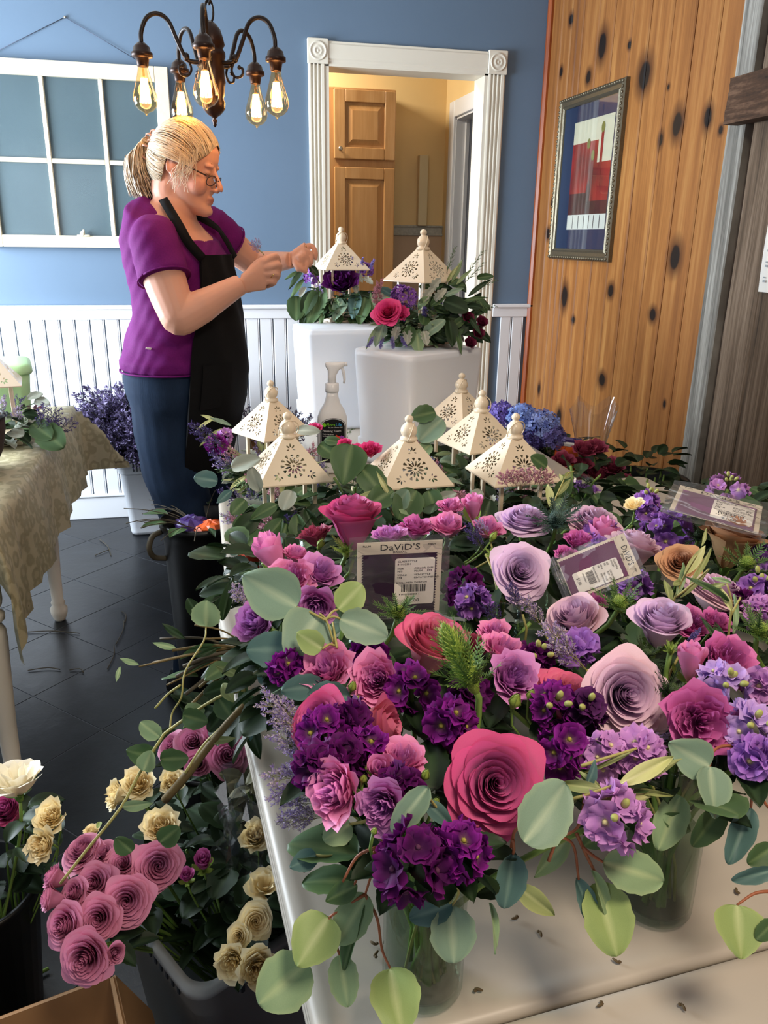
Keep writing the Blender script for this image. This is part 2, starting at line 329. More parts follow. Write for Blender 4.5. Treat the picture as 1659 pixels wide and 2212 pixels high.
# kitchen hall beyond the doorway
Y_H = 5.05; X_H = 1.51
struct('wall_hall_back', MB().box((-.4, Y_H, 0), (X_H+.1, Y_H+.1, Z_C)), 'yellow_wall')
struct('wall_hall_left', MB().box((-.5, Y_B+TH, 0), (-.4, Y_H, Z_C)), 'yellow_wall')
hy0, hy1, hz = 4.28, 4.84, 2.06
hr = struct('wall_hall_right', MB().box((X_H, hy1, 0), (X_H+.095, Y_H, Z_C)).box((X_H, Y_B+TH, 0), (X_H+.095, hy0, Z_C)).box((X_H, hy0, hz), (X_H+.095, hy1, Z_C)), 'yellow_wall')
d2 = struct('door_2', MB().box((X_H-.002, hy1-.014, 0), (X_H+.10, hy1, hz)).box((X_H-.002, hy0, 0), (X_H+.13, hy0+.014, hz)).box((X_H-.002, hy0, hz-.014), (X_H+.10, hy1, hz)), 'white_paint')
put('casing', MB().bbox((X_H-.018, hy1-.004, 0), (X_H, hy1+.085, hz+.085), .004), 'white_paint', d2, None, False)
put('header', MB().bbox((X_H-.017, Y_B+TH, hz-.002), (X_H, hy1-.004, hz+.085), .004), 'white_paint', d2, None, False)
put('door_stop', MB().bbox((X_H+.05, hy1-.030, 0), (X_H+.075, hy1-.012, hz), .003), 'white_paint', d2, None, False)
struct('wall_closet', MB().box((X_H+.12, Y_B+TH, 0), (X_H+.9, Y_B+TH+.02, Z_C)).box((X_H+.9, Y_B+TH, 0), (X_H+.95, Y_H+.1, Z_C)).box((X_H+.12, Y_H, 0), (X_H+.9, Y_H+.1, Z_C)), 'unlit_black')  # near-black walls: the darkness beyond the opening is put into their colour
b0 = PY(858, 486, Y_H); b1 = PY(930, 500, Y_H)
struct('trim_3', MB().bbox((b0[0]-.05, Y_H-.012, b0[2]-.055), (X_H, Y_H, b0[2]-.006), .004).bbox((b0[0]-.05, Y_H-.02, b0[2]-.012), (X_H, Y_H, b0[2]), .004).bbox((b0[0]-.05, Y_H-.02, b0[2]-.06), (X_H, Y_H, b0[2]-.05), .003), 'border_paper')
struct('trim_4', MB().box((b0[0]-.05, Y_H-.006, 0), (X_H, Y_H, b0[2]-.055)), 'beige_wall')
# pantry cabinet
pa = PY(722, 190, 4.78); pb = PY(858, 190, 4.78); px0, px1, pzt = pa[0]-.006, pb[0], pa[2]+.01
cab = thing('pantry_cabinet', 'tall maple pantry cabinet with two raised panel doors seen through the doorway', 'cabinet', Tr((px0+px1)/2, 4.9, 0)); cx = (px0+px1)/2; cw = (px1-px0)/2
put('body', MB().bbox((-cw-.03, -.10, 0), (cw, .13, pzt), .004), 'maple', cab, None, False)
def panel_door(name, z0, z1):
    d = MB(); x0, x1 = -cw+.004, cw-.006; f = .062; yb, yf = -.102, -.124
    for (a, b, c, e) in ((x0, x0+f, z0, z1), (x1-f, x1, z0, z1), (x0+f, x1-f, z0, z0+f), (x0+f, x1-f, z1-f, z1)): d.bbox((a, yf, c), (b, yb, e), .004)
    o = put(name, d, 'maple', cab, None, False); a, b, c, e = x0+f, x1-f, z0+f, z1-f
    g = np.array([[(a, -.108, c), (b, -.108, c), (b, -.108, e), (a, -.108, e)], [(a+.012, -.108, c+.012), (b-.012, -.108, c+.012), (b-.012, -.108, e-.012), (a+.012, -.108, e-.012)], [(a+.04, -.121, c+.04), (b-.04, -.121, c+.04), (b-.04, -.121, e-.04), (a+.04, -.121, e-.04)]])
    put('raised_panel', MB().grid(g, closed=True).add(g[2], [(0, 1, 2, 3)]), 'maple', o, None, False); return o
zs = PY(790, 345, 4.78)[2]; zs2 = PY(790, 362, 4.78)[2]
up = panel_door('upper_door', zs, pzt-.012); panel_door('lower_door', .12, zs2)
put('knob', MB().lathe([(.004, 0), (.004, .012), (.012, .018), (.013, .024), (.008, .029), (.001, .030)], 12, M=Tr(-cw+.035, -.124, zs+.05)@Rx(pi/2)), 'nickel', up)
# narrow cream panel leaning on the kitchen wall
q0 = PY(905, 335, Y_H-.03); q1 = PY(920, 484, Y_H-.03)
tag(put('wall_panel', MB().bbox((q0[0], Y_H-.05, q1[2]-.01), (q1[0], Y_H-.002, q0[2]), .003), 'cream_wall', smooth=False), 'narrow cream board standing upright on the yellow kitchen wall', 'board')

# right wall: tongue and groove pine planks, then grey barn boards
rw = struct('wall_right', MB().box((X_R, Y_F, 0), (X_R+.1, Y_B, Z_C)), 'pine_trim')
ys = [Y_B-.03]+[PX(p, 696, X_R-.012)[1] for p in (1185, 1207, 1267, 1336, 1423)]
ye = PX(1512, 696, X_R-.03)[1]; ys.append(ye+.002)
for a, b in zip(ys[:-1], ys[1:]):
    mid = a-(a-b)*.52; m = MB().bbox((-.014, b+.004, 0), (0, mid-.003 if a-b > .12 else a-.004, Z_C), .006)
    if a-b > .12: m.bbox((-.014, mid+.003, 0), (0, a-.004, Z_C), .006)
    put('pine_plank', m, 'pine', rw, Tr(X_R, 0, 0), False)
struct('trim_5', MB().bbox((X_R-.034, Y_B-.034, 0), (X_R, Y_B, Z_C), .012), 'pine_trim')
def rough_board(y0, y1, z0, z1, x0, x1, seed):
    r = np.random.RandomState(seed); n = 22; zz = np.linspace(z0, z1, n); e1 = np.cumsum(r.randn(n))*.0012; e2 = np.cumsum(r.randn(n))*.0012; e1 -= e1.mean(); e2 -= e2.mean(); G = []
    for i, z in enumerate(zz):
        a, b = y0+e1[i], y1+e2[i]; G.append([(x1, a, z), (x0+.004, a, z), (x0, a+.005, z), (x0+r.rand()*.0015, a*.7+b*.3, z), (x0-r.rand()*.0015, a*.35+b*.65, z), (x0, b-.005, z), (x0+.004, b, z), (x1, b, z)])
    return MB().loft(np.array(G))
yb = [PX(p, 696, X_R-.045)[1] for p in (1513, 1549, 1553, 1622, 1626)]
bl = struct('trim_6', rough_board(yb[1], yb[0], 0, Z_C, X_R-.05, X_R, 1), 'barn_grey')
put('barn_board', rough_board(yb[3]+.002, yb[2]-.008, 0, Z_C, X_R-.032, X_R-.001, 2), 'barn_brown', rw, None, False)
yq = yb[3]-.004
for k in range(9):
    y2 = yq-.155; put('barn_board', rough_board(y2, yq, 0, Z_C, X_R-.034-.004*(k % 2), X_R-.001, 3+k), 'barn_brown', rw, None, False); yq = y2-.006
ba = PX(1571, 172, X_R-.10); bb_ = PX(1564, 270, X_R-.10)
struct('trim_7', rough_board(-1.2, 0, 0, bb_[0]*0+ba[2]-bb_[2], -.055, 0, 30), 'beam_brown', None, Tr(X_R-.050, bb_[1], bb_[2]))
# sheet of paper pinned on the barn boards
c0 = PX(1650, 440, X_R-.045); c1 = PX(1637, 630, X_R-.045); g0, g1 = c1[1], c1[2]; H = c0[2]-c1[2]; Wd = .26
pp = MB()
pp.grid(np.array([[(-.002-.004*sin(v*3), -u*Wd, v*H) for u in np.linspace(0, 1, 8)] for v in np.linspace(0, 1, 10)]))
simple('paper', 'e8e6e0', .7, .01); simple('ink_grey', '9aa0a6', .8, .02); simple('ink', '15131a', .7, .02)
cal = thing('wall_sheet', 'white printed paper sheet pinned on the dark barn boards at the right edge', 'paper', Tr(X_R-.042, g0, g1)); put('sheet', pp, 'paper', cal)
ln = MB()
for r in range(5):
    for c in range(6): ln.box((-.0090, -.022-c*.04-.012, .03+r*.045), (-.0084, -.022-c*.04, .036+r*.045)); ln.box((-.0090, -.022-c*.04-.008, .042+r*.045), (-.0084, -.022-c*.04, .046+r*.045))
put('printed_lines', ln, 'ink_grey', cal, None, False)
# left wall with the big window, rear wall
wl = struct('wall_left', MB().box((X_L-.1, Y_F, 0), (X_L, Y_B, .75)).box((X_L-.1, Y_F, 2.2), (X_L, Y_B, Z_C)).box((X_L-.1, Y_F, .75), (X_L, 2.0, 2.2)).box((X_L-.1, 3.9, .75), (X_L, Y_B, 2.2)), 'blue_paint')
w1 = struct('window_1', MB().bbox((X_L-.08, 2.0, .75), (X_L+.01, 3.9, .80)).bbox((X_L-.08, 2.0, 2.15), (X_L+.01, 3.9, 2.2)).bbox((X_L-.08, 2.0, .8), (X_L+.01, 2.05, 2.15)).bbox((X_L-.08, 3.85, .8), (X_L+.01, 3.9, 2.15)).bbox((X_L-.06, 2.93, .8), (X_L-.02, 2.97, 2.15)).bbox((X_L-.06, 2.05, 1.45), (X_L-.02, 3.85, 1.48)), 'window_frame_white')
struct('wall_front', MB().box((X_L-.1, Y_F-.1, 0), (X_R+.1, Y_F, Z_C)), 'blue_paint')

# ================================================================ old six-pane sash hung as decoration
sx0, sx1, sz0, sz1 = -.904, -.070, 1.338, 2.104; yb0, yf0 = Y_B-.012, Y_B-.046; cols_ = [sx0+.058, -.607, -.361, -.128]; zt, zb, zm = sz1-.062, sz0+.052, 1.705
sash = thing('hanging_window_sash', 'old cream six-pane window sash hung by wire on the blue wall', 'window sash', Tr((sx0+sx1)/2, Y_B-.03, sz0)); O = -np.array([(sx0+sx1)/2, Y_B-.03, sz0])
fr = MB()
for a, b in (((sx0, yf0, sz0), (cols_[0], yb0, sz1)), ((cols_[3], yf0, sz0), (sx1, yb0, sz1)), ((cols_[0], yf0, sz0), (cols_[3], yb0, zb)), ((cols_[0], yf0, zt), (cols_[3], yb0, sz1))): fr.bbox(np.array(a)+O, np.array(b)+O, .003)
put('sash_frame', fr, 'old_paint', sash, None, False)
def munt(a, b):
    return MB().bbox(np.array(a)+O, np.array(b)+O, .004)
for xx in cols_[1:3]: put('muntin', munt((xx-.010, yf0+.002, zb), (xx+.010, yb0-.006, zt)), 'old_paint', sash, None, False)
for a, b in zip(cols_[:-1], cols_[1:]): put('muntin', munt((a+.008, yf0+.003, zm-.010), (b-.008, yb0-.006, zm+.010)), 'old_paint', sash, None, False)
for a, b in zip(cols_[:-1], cols_[1:]):
    for c, d in ((zb, zm), (zm, zt)): put('pane', MB().box(np.array((a, yf0+.017, c))+O, np.array((b, yf0+.020, d))+O), 'old_glass', sash, None, False)
lt = PY(181, 508, yf0)+O
put('sash_latch', MB().bbox(lt+[-.028, -.012, -.006], lt+[.028, .004, .002], .002).ell(lt+[-.004, -.008, .006], (.012, .008, .012)).ell(lt+[.002, -.012, .018], (.006, .005, .007)), 'old_paint', sash)
nl = PY(140, 37, Y_B-.006)+O
put('wire', MB().tube([nl, np.array([-.150, Y_B-.012, sz1])+O], .0016, 5).tube([nl, np.array([-.830, Y_B-.012, sz1])+O], .0016, 5), 'wire', sash)
put('nail', MB().ell(nl, (.006, .008, .006)), 'nickel', sash)

# ================================================================ framed print on the pine wall
fy0, fy1, fz0, fz1 = 3.285, 3.900, 1.314, 2.025; XF = X_R-.012
pic = thing('framed_print', 'ornate pewter picture frame with a navy mat and red abstract print on pine wall', 'picture', Tr(XF, (fy0+fy1)/2, fz0)); cy = (fy0+fy1)/2; hw = (fy1-fy0)/2; hh = fz1-fz0
prf = [(0, 0), (0, .020), (.006, .028), (.014, .030), (.020, .024), (.034, .022), (.042, .026), (.048, .020), (.050, .008)]
G = []
for d, x in prf: G.append([(-x, -hw+d, d), (-x, hw-d, d), (-x, hw-d, hh-d), (-x, -hw+d, hh-d)])
put('frame', MB().grid(np.array(G), closed=True), 'pewter', pic, None, False)
orn = MB()
for k in range(34):
    for s in (-1, 1): orn.ell((-.028, s*(hw-.010), .012+k*(hh-.024)/33), (.006, .007, .008), 6, 5)
for k in range(28):
    for z in (.010, hh-.010): orn.ell((-.028, -hw+.014+k*(2*hw-.028)/27, z), (.006, .008, .007), 6, 5)
put('beading', orn, 'pewter', pic)
put('mat', MB().box((-.012, -hw+.04, .04), (-.008, hw-.04, hh-.04)), 'mat_blue', pic, None, False)
def LP(px, py): P = PX(px, py, XF-.012); return P[1]-cy, P[2]-fz0
ya, za = LP(1243, 273); yb_, zb_ = LP(1306, 495); y0, y1, z0, z1 = yb_, ya, zb_, za+.012; hp = z1-z0; wp = y1-y0
pr = put('print', MB().box((-.0135, y0, z0), (-.0121, y1, z1)), 'print_cream', pic, None, False)
def flat(mat, a, b, c, d, x=-.0142): put('print_patch', MB().box((x, y1-wp*b, z1-hp*d), (-.0135, y1-wp*a, z1-hp*c)), mat, pr, None, False)
flat('print_red', 0, .66, .20, .86); flat('print_red', .66, 1, .40, .86); flat('print_dark_red', 0, .55, .66, .86, -.0146); flat('print_dark_red', .55, 1, .74, .86, -.0146); flat('print_white', 0, 1, .86, 1, -.0144)
for u in (.15, .3, .45, .58, .7, .85): flat('print_grey', u, u+.015, .87, .99, -.0149)
for u, v in ((.42, .22), (.55, .33), (.75, .10)):
    flat('print_red', u-.025, u+.03, v, .62, -.0150)
    put('print_patch', MB().ell((-.0150, y1-wp*u, z1-hp*v), (.0012, .016, .022), 12, 7), 'print_olive', pr)
put('print_patch', MB().ell((-.0152, y1-wp*.50, z1-hp*.66), (.001, .020, .05), 12, 7), 'print_dark_red', pr)

# ================================================================ plant kit
soft('petal', .55, .22, .3, .98); soft('leaf', .5, .12, .28); soft('velvet_petal', .7, .18, .2, .85)
simple('stem_green', '6c8a3e', .5, .15, 40); simple('stem_red', '96583a', .5, .15, 60); simple('stem_pale', 'a39b5a', .55, .15, 60); simple('twig', '8d7a4c', .7, .2, 60, .3); simple('dark_twig', '4a4232', .7, .2, 60)
def L(h): return np.array(lin(h))
def mixc(a, b, t): t = np.clip(np.asarray(t, float), 0, 1)[..., None]; return np.asarray(a)*(1-t)+np.asarray(b)*t
def sm(x, a, b): t = np.clip((x-a)/(b-a), 0, 1); return t*t*(3-2*t)
def petal(mb, phi, r, H, w, curl, cin, cedge, pt=.0, ruf=.0, spiral=.04, base=.10, nu=9, nv=8, r_=None, lean=.0, wav=0.):
    u = np.linspace(-1, 1, nu)[None, :]; v = np.linspace(0, 1, nv)[:, None]; s1, s2 = r_.rand(2)*6.3
    edge = 1-.19*np.abs(u)**3.2+pt*np.maximum(0, 1-np.abs(u)*2.2)+wav*np.sin(5*u+s1)
    vv = v*edge; q = np.sin(np.clip(vv, 0, 1)*pi/2)**.85
    rim = np.clip((vv-.62)/.38, 0, 1.4)**2
    ww = w*(.55+.45*np.sin(np.clip(v, 0, 1)*pi/2)); rho = base*(.4+.6*v)+(r-base)*q+spiral*u*r+curl*rim*(1+.35*np.abs(u))+ruf*np.sin(7*u+s2)*vv**3*r+lean*vv**2
    z = H*vv**1.08-curl*.75*rim; az = phi+ww*u/(1+.25*curl)
    G = np.stack([rho*np.cos(az), rho*np.sin(az), z+0*u], -1)
    t = np.clip(sm(vv, .72, 1.03)+.5*sm(np.abs(u)+0*v, .7, 1.0), 0, 1); C = mixc(cin, cedge, t)*(1+.10*(r_.rand()-.5))*(.90+.10*vv[..., None])
    mb.grid(G, C)
def rose_mesh(seed, cin, cedge, cout, kind='open'):
    r_ = np.random.RandomState(seed); mb = MB(); cin, cedge, cout = L(cin), L(cedge), L(cout)
    if kind == 'open':      # florist's rose, spiral centre, pointed outer petals folding back
        n = 44
        for i in range(n):
            k = i/(n-1.); c = mixc(cin, cout, sm(np.array(k), .5, 1.0)); r = .035+.60*k**1.0+.10*k**4
            petal(mb, i*2.39996+r_.randn()*.15, r, 1.0-.10*k-.30*k**3, 1.5-.50*k**.6, .015+.08*k+.13*k**3, c, mixc(c, cedge, np.array(.35+.65*k)), pt=.03+.04*k*k, ruf=.03*k, spiral=.16*(1-k)+.03, r_=r_, nu=13 if k > .4 else 9, nv=9, wav=.02+.02*k, base=.16)
        return mb
    if kind == 'cup':       # half open, tall
        n = 30
        for i in range(n):
            k = i/(n-1.); c = mixc(cin, cout, sm(np.array(k), .5, 1.0)); r = .04+.54*k**.95
            petal(mb, i*2.39996+r_.randn()*.15, r, 1.32-.08*k-.16*k**3, 1.6-.5*k**.7, .015+.07*k+.13*k**3, c, mixc(c, cedge, np.array(.35+.65*k)), pt=.03+.04*k*k, nu=11, ruf=.025*k, spiral=.14*(1-k)+.03, r_=r_, base=.20, wav=.02)
        return mb
    if kind == 'spray':     # small ruffled garden rose
        n = 44
        for i in range(n):
            k = i/(n-1.); c = mixc(cin, cout, np.array(k)); r = .06+.68*k**.9
            petal(mb, i*2.39996+r_.randn()*.4, r, 1.02-.14*k+r_.randn()*.05, .62+.25*k, .01+.18*k**3, c, mixc(c, cedge, np.array(.5+.5*k)), pt=.10, ruf=.10, spiral=.10*r_.randn(), r_=r_, nu=7, nv=6, wav=.06)
        return mb
    if kind == 'bud':
        n = 12
        for i in range(n):
            k = i/(n-1.); r = .05+.36*k**.8; c = mixc(cin, cout, np.array(k)); petal(mb, i*2.39996, r, 1.25-.2*k, 1.5-.5*k, .01+.06*k**3, c, cedge, pt=.06, ruf=.02, r_=r_, base=.14, nu=7, nv=7)
        return mb
    if kind == 'peony':
        n = 60
        for i in range(n):
            k = i/(n-1.); c = mixc(cin, cout, np.array(k)); r = .06+.80*k**.8
            petal(mb, i*2.39996+r_.randn()*.4, r, .92-.35*k**1.5+r_.randn()*.06, .42+.2*k, .01+.10*k**3, c, mixc(c, cedge, np.array(.7)), pt=.16, ruf=.06, spiral=.12*r_.randn(), r_=r_, nu=6, nv=6, wav=.05, lean=.12*k)
        return mb
    if kind == 'loose':     # cream flower with a few wide petals seen from the side
        n = 16
        for i in range(n):
            k = i/(n-1.); petal(mb, i*2.39996+r_.randn()*.2, .25+.55*k, .95-.25*k+r_.randn()*.05, .62+.1*k, .05+.12*k, mixc(cin, cout, np.array(k)), cedge, pt=.05, ruf=.05, r_=r_, nu=8, nv=7, wav=.07)
        return mb
def calyx_mesh(big=1., cc='5d8238'):
    c = L(cc); mb = MB().lathe([(.02, -.28), (.08, -.24), (.13, -.14), (.15, -.04), (.10, .02)], 10, c)
    for k in range(5):
        a = k*1.2566+.3; t = np.linspace(0, 1, 7)[:, None]; u = np.linspace(-1, 1, 4)[None, :]; w = .16*(1-t)**.7*big; rho = .13+.30*np.sin(t*2.0)*big; z = -.05+.45*t*big-.25*t*t*(1-.6*(big > 1.2)); az = a+w*u/(.3+rho)*1.6
        mb.grid(np.stack([rho*np.cos(az), rho*np.sin(az), z+0*u], -1), c*(.85+.3*np.random.RandomState(k).rand()))
    return mb.mesh('calyx')
CALYX = calyx_mesh(); CALYX_BIG = calyx_mesh(1.5, '7f9a40')
def leaf_mesh(L_=1., W_=.8, shape='round', col='6f8a68', edge=None, vein='a9b98c', bend=.15, fold=.08, seed=0, nu=9, nv=16, pet=.0):
    r_ = np.random.RandomState(seed); c, vn = L(col), L(vein); e = L(edge or col); v = np.linspace(0, 1, nv)[:, None]; v = v if shape in ('serrate', 'lobed') else (1-np.cos(v*pi))/2; u = np.linspace(-1, 1, nu)[None, :]
    if shape == 'round': hw = np.sin(pi*np.clip(v, 0, 1)**.88)**.52*(1-.10*v)
    elif shape == 'lance': hw = np.sin(pi*v**.9)**.85
    elif shape == 'oval': hw = np.sin(pi*v**.85)**.75
    elif shape == 'heart': hw = np.sin(pi*v**.72)**.55*(1-.25*v**2)
    elif shape == 'lobed': hw = np.sin(pi*v**.9)**.6*(.62+.38*np.abs(np.sin(v*pi*4.2)))
    elif shape == 'serrate': hw = np.sin(pi*v**.8)**.7*(.93+.07*np.abs(np.sin(v*pi*(nv-1)/2)))
    hw = hw*W_/2; wob = 1+.05*np.sin(v*5+r_.rand()*6)+.03*r_.randn(nv, 1)*(shape != 'serrate')
    x = u*hw*wob; y = v*L_; z = -bend*v*v*L_+fold*np.abs(u)*hw*2+.025*np.sin(u*3+v*4+r_.rand()*6)*L_
    t = np.maximum(0, 1-np.abs(u)*5.5)*(1-v*.6)*.8; C = mixc(c, vn, t+0*v); C = mixc(C, e, sm(np.abs(u)+0*v, .8, 1.)*.5)
    mb = MB().grid(np.stack([x, y+0*u, z], -1), C)
    if pet: mb.tube([(0, -pet, -.02), (0, 0, 0), (0, .06, 0)], .016, 4, vn)
    return mb.mesh('leaf')
EUC = {}
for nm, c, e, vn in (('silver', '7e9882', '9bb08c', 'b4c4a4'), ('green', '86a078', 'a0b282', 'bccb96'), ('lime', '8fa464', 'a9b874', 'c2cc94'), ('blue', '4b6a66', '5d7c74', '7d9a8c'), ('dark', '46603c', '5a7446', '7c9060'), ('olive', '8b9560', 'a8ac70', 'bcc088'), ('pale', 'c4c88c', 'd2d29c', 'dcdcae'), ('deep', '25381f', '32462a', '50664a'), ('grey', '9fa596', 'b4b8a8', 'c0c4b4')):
    EUC[nm] = [leaf_mesh(1, .88, 'round', c, e, vn, .10, .10, k) for k in range(3)]
    EUC[nm+'_oval'] = [leaf_mesh(1, .62, 'oval', c, e, vn, .14, .12, k+3) for k in range(2)]
    EUC[nm+'_lance'] = [leaf_mesh(1, .26, 'lance', c, e, vn, .16, .12, k+5, 5) for k in range(2)]
    EUC[nm+'_heart'] = [leaf_mesh(1, 1.0, 'heart', c, e, vn, .08, .07, k+9) for k in range(2)]
DUSTY = [leaf_mesh(1, .62, 'lobed', 'a7ab9c', 'c6c8bc', 'd2d4c8', .2, .25, k, 7, 26) for k in range(3)]
ROSELEAF = [leaf_mesh(1, .62, 'serrate', '1a2c16', '263a20', '40583a', .2, .2, k, 5, 19) for k in range(3)]
def stem_to(parent, O, pts, r, mat='stem_green', name='stem'):
    return put(name, MB().tube(np.array(pts)-O, r, 5), mat, parent)
def view(a, b, c):
    v = RGT*a+UPV*b-FWD*c; return v/np.linalg.norm(v)
def eleaf(parent, O, P, Q, tone, ratio=.88, roll=0., tilt=0.):      # one leaf from its stalk point P to its tip Q, blade turned to the light
    P, Q = np.array(P), np.array(Q); d = Q-P; ln = np.linalg.norm(d); m = rnd.choice(EUC[tone]); W0 = {'lance': .26, 'oval': .62, 'heart': 1.0}.get(tone.split('_')[-1], .88)
    n = view(sin(roll), sin(tilt), cos(roll)); return put('leaf', m, 'leaf', parent, frame(P-O, d, n, ln, ln*ratio/W0))

# stock: a spike of crumpled florets round a green tip
def floret_mesh(c1, c2, ctr, seed):
    r_ = np.random.RandomState(seed); mb = MB(); c1, c2, ctr = L(c1), L(c2), L(ctr)
    for k in range(9):
        a = k*2.4+r_.rand()*.4; lift = .15+.7*(k/9.); R_ = 1.0-.45*(k/9.); t = np.linspace(0, 1, 5)[:, None]; u = np.linspace(-1, 1, 6)[None, :]
        w = .62*R_*np.sin(t*pi*.62)**.8; rr = R_*t; z = lift*rr+.16*np.sin(u*4+r_.rand()*6)*t*t+.1*r_.randn(5, 6)*t*.4; x = rr*np.cos(.25*u)-.08*u*u*t; y = w*u
        G = np.stack([x*cos(a)-y*sin(a), x*sin(a)+y*cos(a), z+0*u], -1); C = mixc(mixc(ctr, c1, sm(t+0*u, .05, .3)), c2, sm(t+0*u, .6, 1)); mb.grid(G, C*(.85+.3*r_.rand()))
    mb.ell((0, 0, .1), (.13, .13, .12), 6, 5, ctr); return mb.mesh('floret')
STOCK = {}
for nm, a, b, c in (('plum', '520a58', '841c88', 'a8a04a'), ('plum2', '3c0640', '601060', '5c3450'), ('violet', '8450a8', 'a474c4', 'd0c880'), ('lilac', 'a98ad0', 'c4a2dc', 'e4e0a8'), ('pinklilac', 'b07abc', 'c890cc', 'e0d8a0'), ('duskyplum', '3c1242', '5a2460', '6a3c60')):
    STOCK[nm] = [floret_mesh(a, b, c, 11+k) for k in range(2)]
GREENBUD = MB().ell((0, 0, .5), (.34, .34, .55), 8, 7, L('b0b468')).mesh('bud')
# sea holly
def holly_mesh(c1, c2, seed, n=260, elong=1.):
    r_ = np.random.RandomState(seed); c1, c2 = L(c1), L(c2); mb = MB().ell((0, 0, .35*elong), (.30, .30, .42*elong), 10, 8, c1*.8)
    for i in range(n):
        zz = 1-2*(i+.5)/n; a = i*2.39996; rr = sqrt(max(0, 1-zz*zz)); d = np.array([rr*cos(a), rr*sin(a), zz*.9]); p = np.array([0, 0, .35*elong])+d*np.array([.29, .29, .40*elong]); tp = p+(d+[0, 0, .55])*(.11+.07*r_.rand())
        s = np.cross(d, (0, 0, 1.)); s = s/(np.linalg.norm(s)+1e-6)*.026; q = np.cross(d, s); mb.add([p+s, p-s*.5+q, p-s*.5-q, tp], None, [(0, 1, 3), (1, 2, 3), (2, 0, 3)], [c1, c1, c1, c2])
    return mb.mesh('cone')
def spikes_mesh(c1, c2, seed, nb=16, up=.35, ln=.95):
    r_ = np.random.RandomState(seed); c1, c2 = L(c1), L(c2); mb = MB()
    for k in range(nb):
        a = k*2.39996; el = up+.5*r_.randn()*.4+(k % 3)*.22; d = np.array([cos(a)*cos(el), sin(a)*cos(el), sin(el)]); l = ln*(.75+.4*r_.rand()); s = np.cross(d, (0, 0, 1.)); s /= np.linalg.norm(s)+1e-6; b0 = np.array([0, 0, .05])
        for j in range(10):
            t0 = .12+j*.085; p = b0+d*l*t0; w = .034*(1-t0)+.008; mb.add([b0+d*l*max(0, t0-.12)+s*w, b0+d*l*max(0, t0-.12)-s*w, p-s*w*.8, p+s*w*.8], [(0, 1, 2, 3)], None, c1)
            for sg in (-1, 1):
                q = p+(d*.13+s*sg*(.20*(1-t0)+.06)+np.array([0, 0, .03*r_.randn()]))*l; mb.add([p-d*.035, p+d*.045, q], None, [(0, 1, 2)], [c1, c1, c2])
        mb.add([b0+d*l*.9+s*.012, b0+d*l*.9-s*.012, b0+d*l*1.08], None, [(0, 1, 2)], [c1, c1, c2])
    return mb.mesh('bracts')
HOLLY = {'blue': (holly_mesh('33483e', '6c8a84', 1), spikes_mesh('22362c', '4a645c', 2)), 'green': (holly_mesh('6a8a34', 'b0c060', 3), spikes_mesh('35502c', '6c8a48', 4)), 'lime': (holly_mesh('8aa244', 'c8d272', 5), spikes_mesh('6c8c3c', 'a8bc5c', 6, 20, .75, .9)), 'plume': (holly_mesh('8aa444', 'c4d26c', 7, 240, 2.6), spikes_mesh('4c7036', '8cac50', 8, 30, .62, 1.25)), 'dark': (holly_mesh('2c4026', '5a7044', 9), spikes_mesh('1c2e1a', '3c5430', 10))}
# fine filler spray (sea lavender)
def spray_mesh(c1, c2, stem, seed, n=10, dens=16, fl=.018, wide=.42):
    r_ = np.random.RandomState(seed); c1, c2, st = L(c1), L(c2), L(stem); mb = MB()
    def tuft(p, d):
        for _ in range(4):
            q = p+d*fl*1.6*r_.rand()+r_.randn(3)*fl*.5; e = r_.randn(3); e /= np.linalg.norm(e); f = np.cross(e, d); f /= np.linalg.norm(f)+1e-6; s = fl*(.8+.8*r_.rand())
            mb.add([q-f*s*.5, q+f*s*.5, q+e*s*.7+d*s*1.1], None, [(0, 1, 2)], mixc(c1, c2, np.array(r_.rand())))
    mb.tube([(0, 0, 0), (0, 0, .5), (.02, 0, .95)], [.008, .005, .003], 4, st)
    for k in range(n):
        a = k*2.4+r_.rand(); z0 = .25+.62*k/n; b = np.array([0, 0, z0]); d = np.array([cos(a)*wide*1.6, sin(a)*wide*1.6, 1.0+.3*r_.rand()]); d /= np.linalg.norm(d); l = .45*(1-z0*.55); e = b+d*l; mb.tube([b, b+d*l*.5+[0, 0, -.01], e], [.005, .004, .002], 3, st, False)
        for j in range(dens):
            t = .25+.75*j/dens; p = b+d*l*t; dd = d+r_.randn(3)*.5; dd /= np.linalg.norm(dd); q = p+dd*.05*(1.2-t)
            mb.tube([p, q], .0025, 3, st, False); tuft(q, dd)
    return mb.mesh('blossoms')
SPRAY = {'lilac': [spray_mesh('8c78c0', 'c8b8d8', '8a8c58', k) for k in range(3)], 'deep': [spray_mesh('3c2c60', '5c4c8c', '4a4a38', k+5) for k in range(2)], 'caspia': [spray_mesh('c8bcb4', '8468b8', '8c8a58', k+9, 10, 15, .023) for k in range(2)], 'pink': [spray_mesh('b87890', 'd8a4b0', '7c6a4c', k+12, 9, 18, .026, .5) for k in range(2)], 'lavender': [spray_mesh('6a5ca8', '9488cc', '6c7c54', k+20, 7, 22, .026, .12) for k in range(2)]}
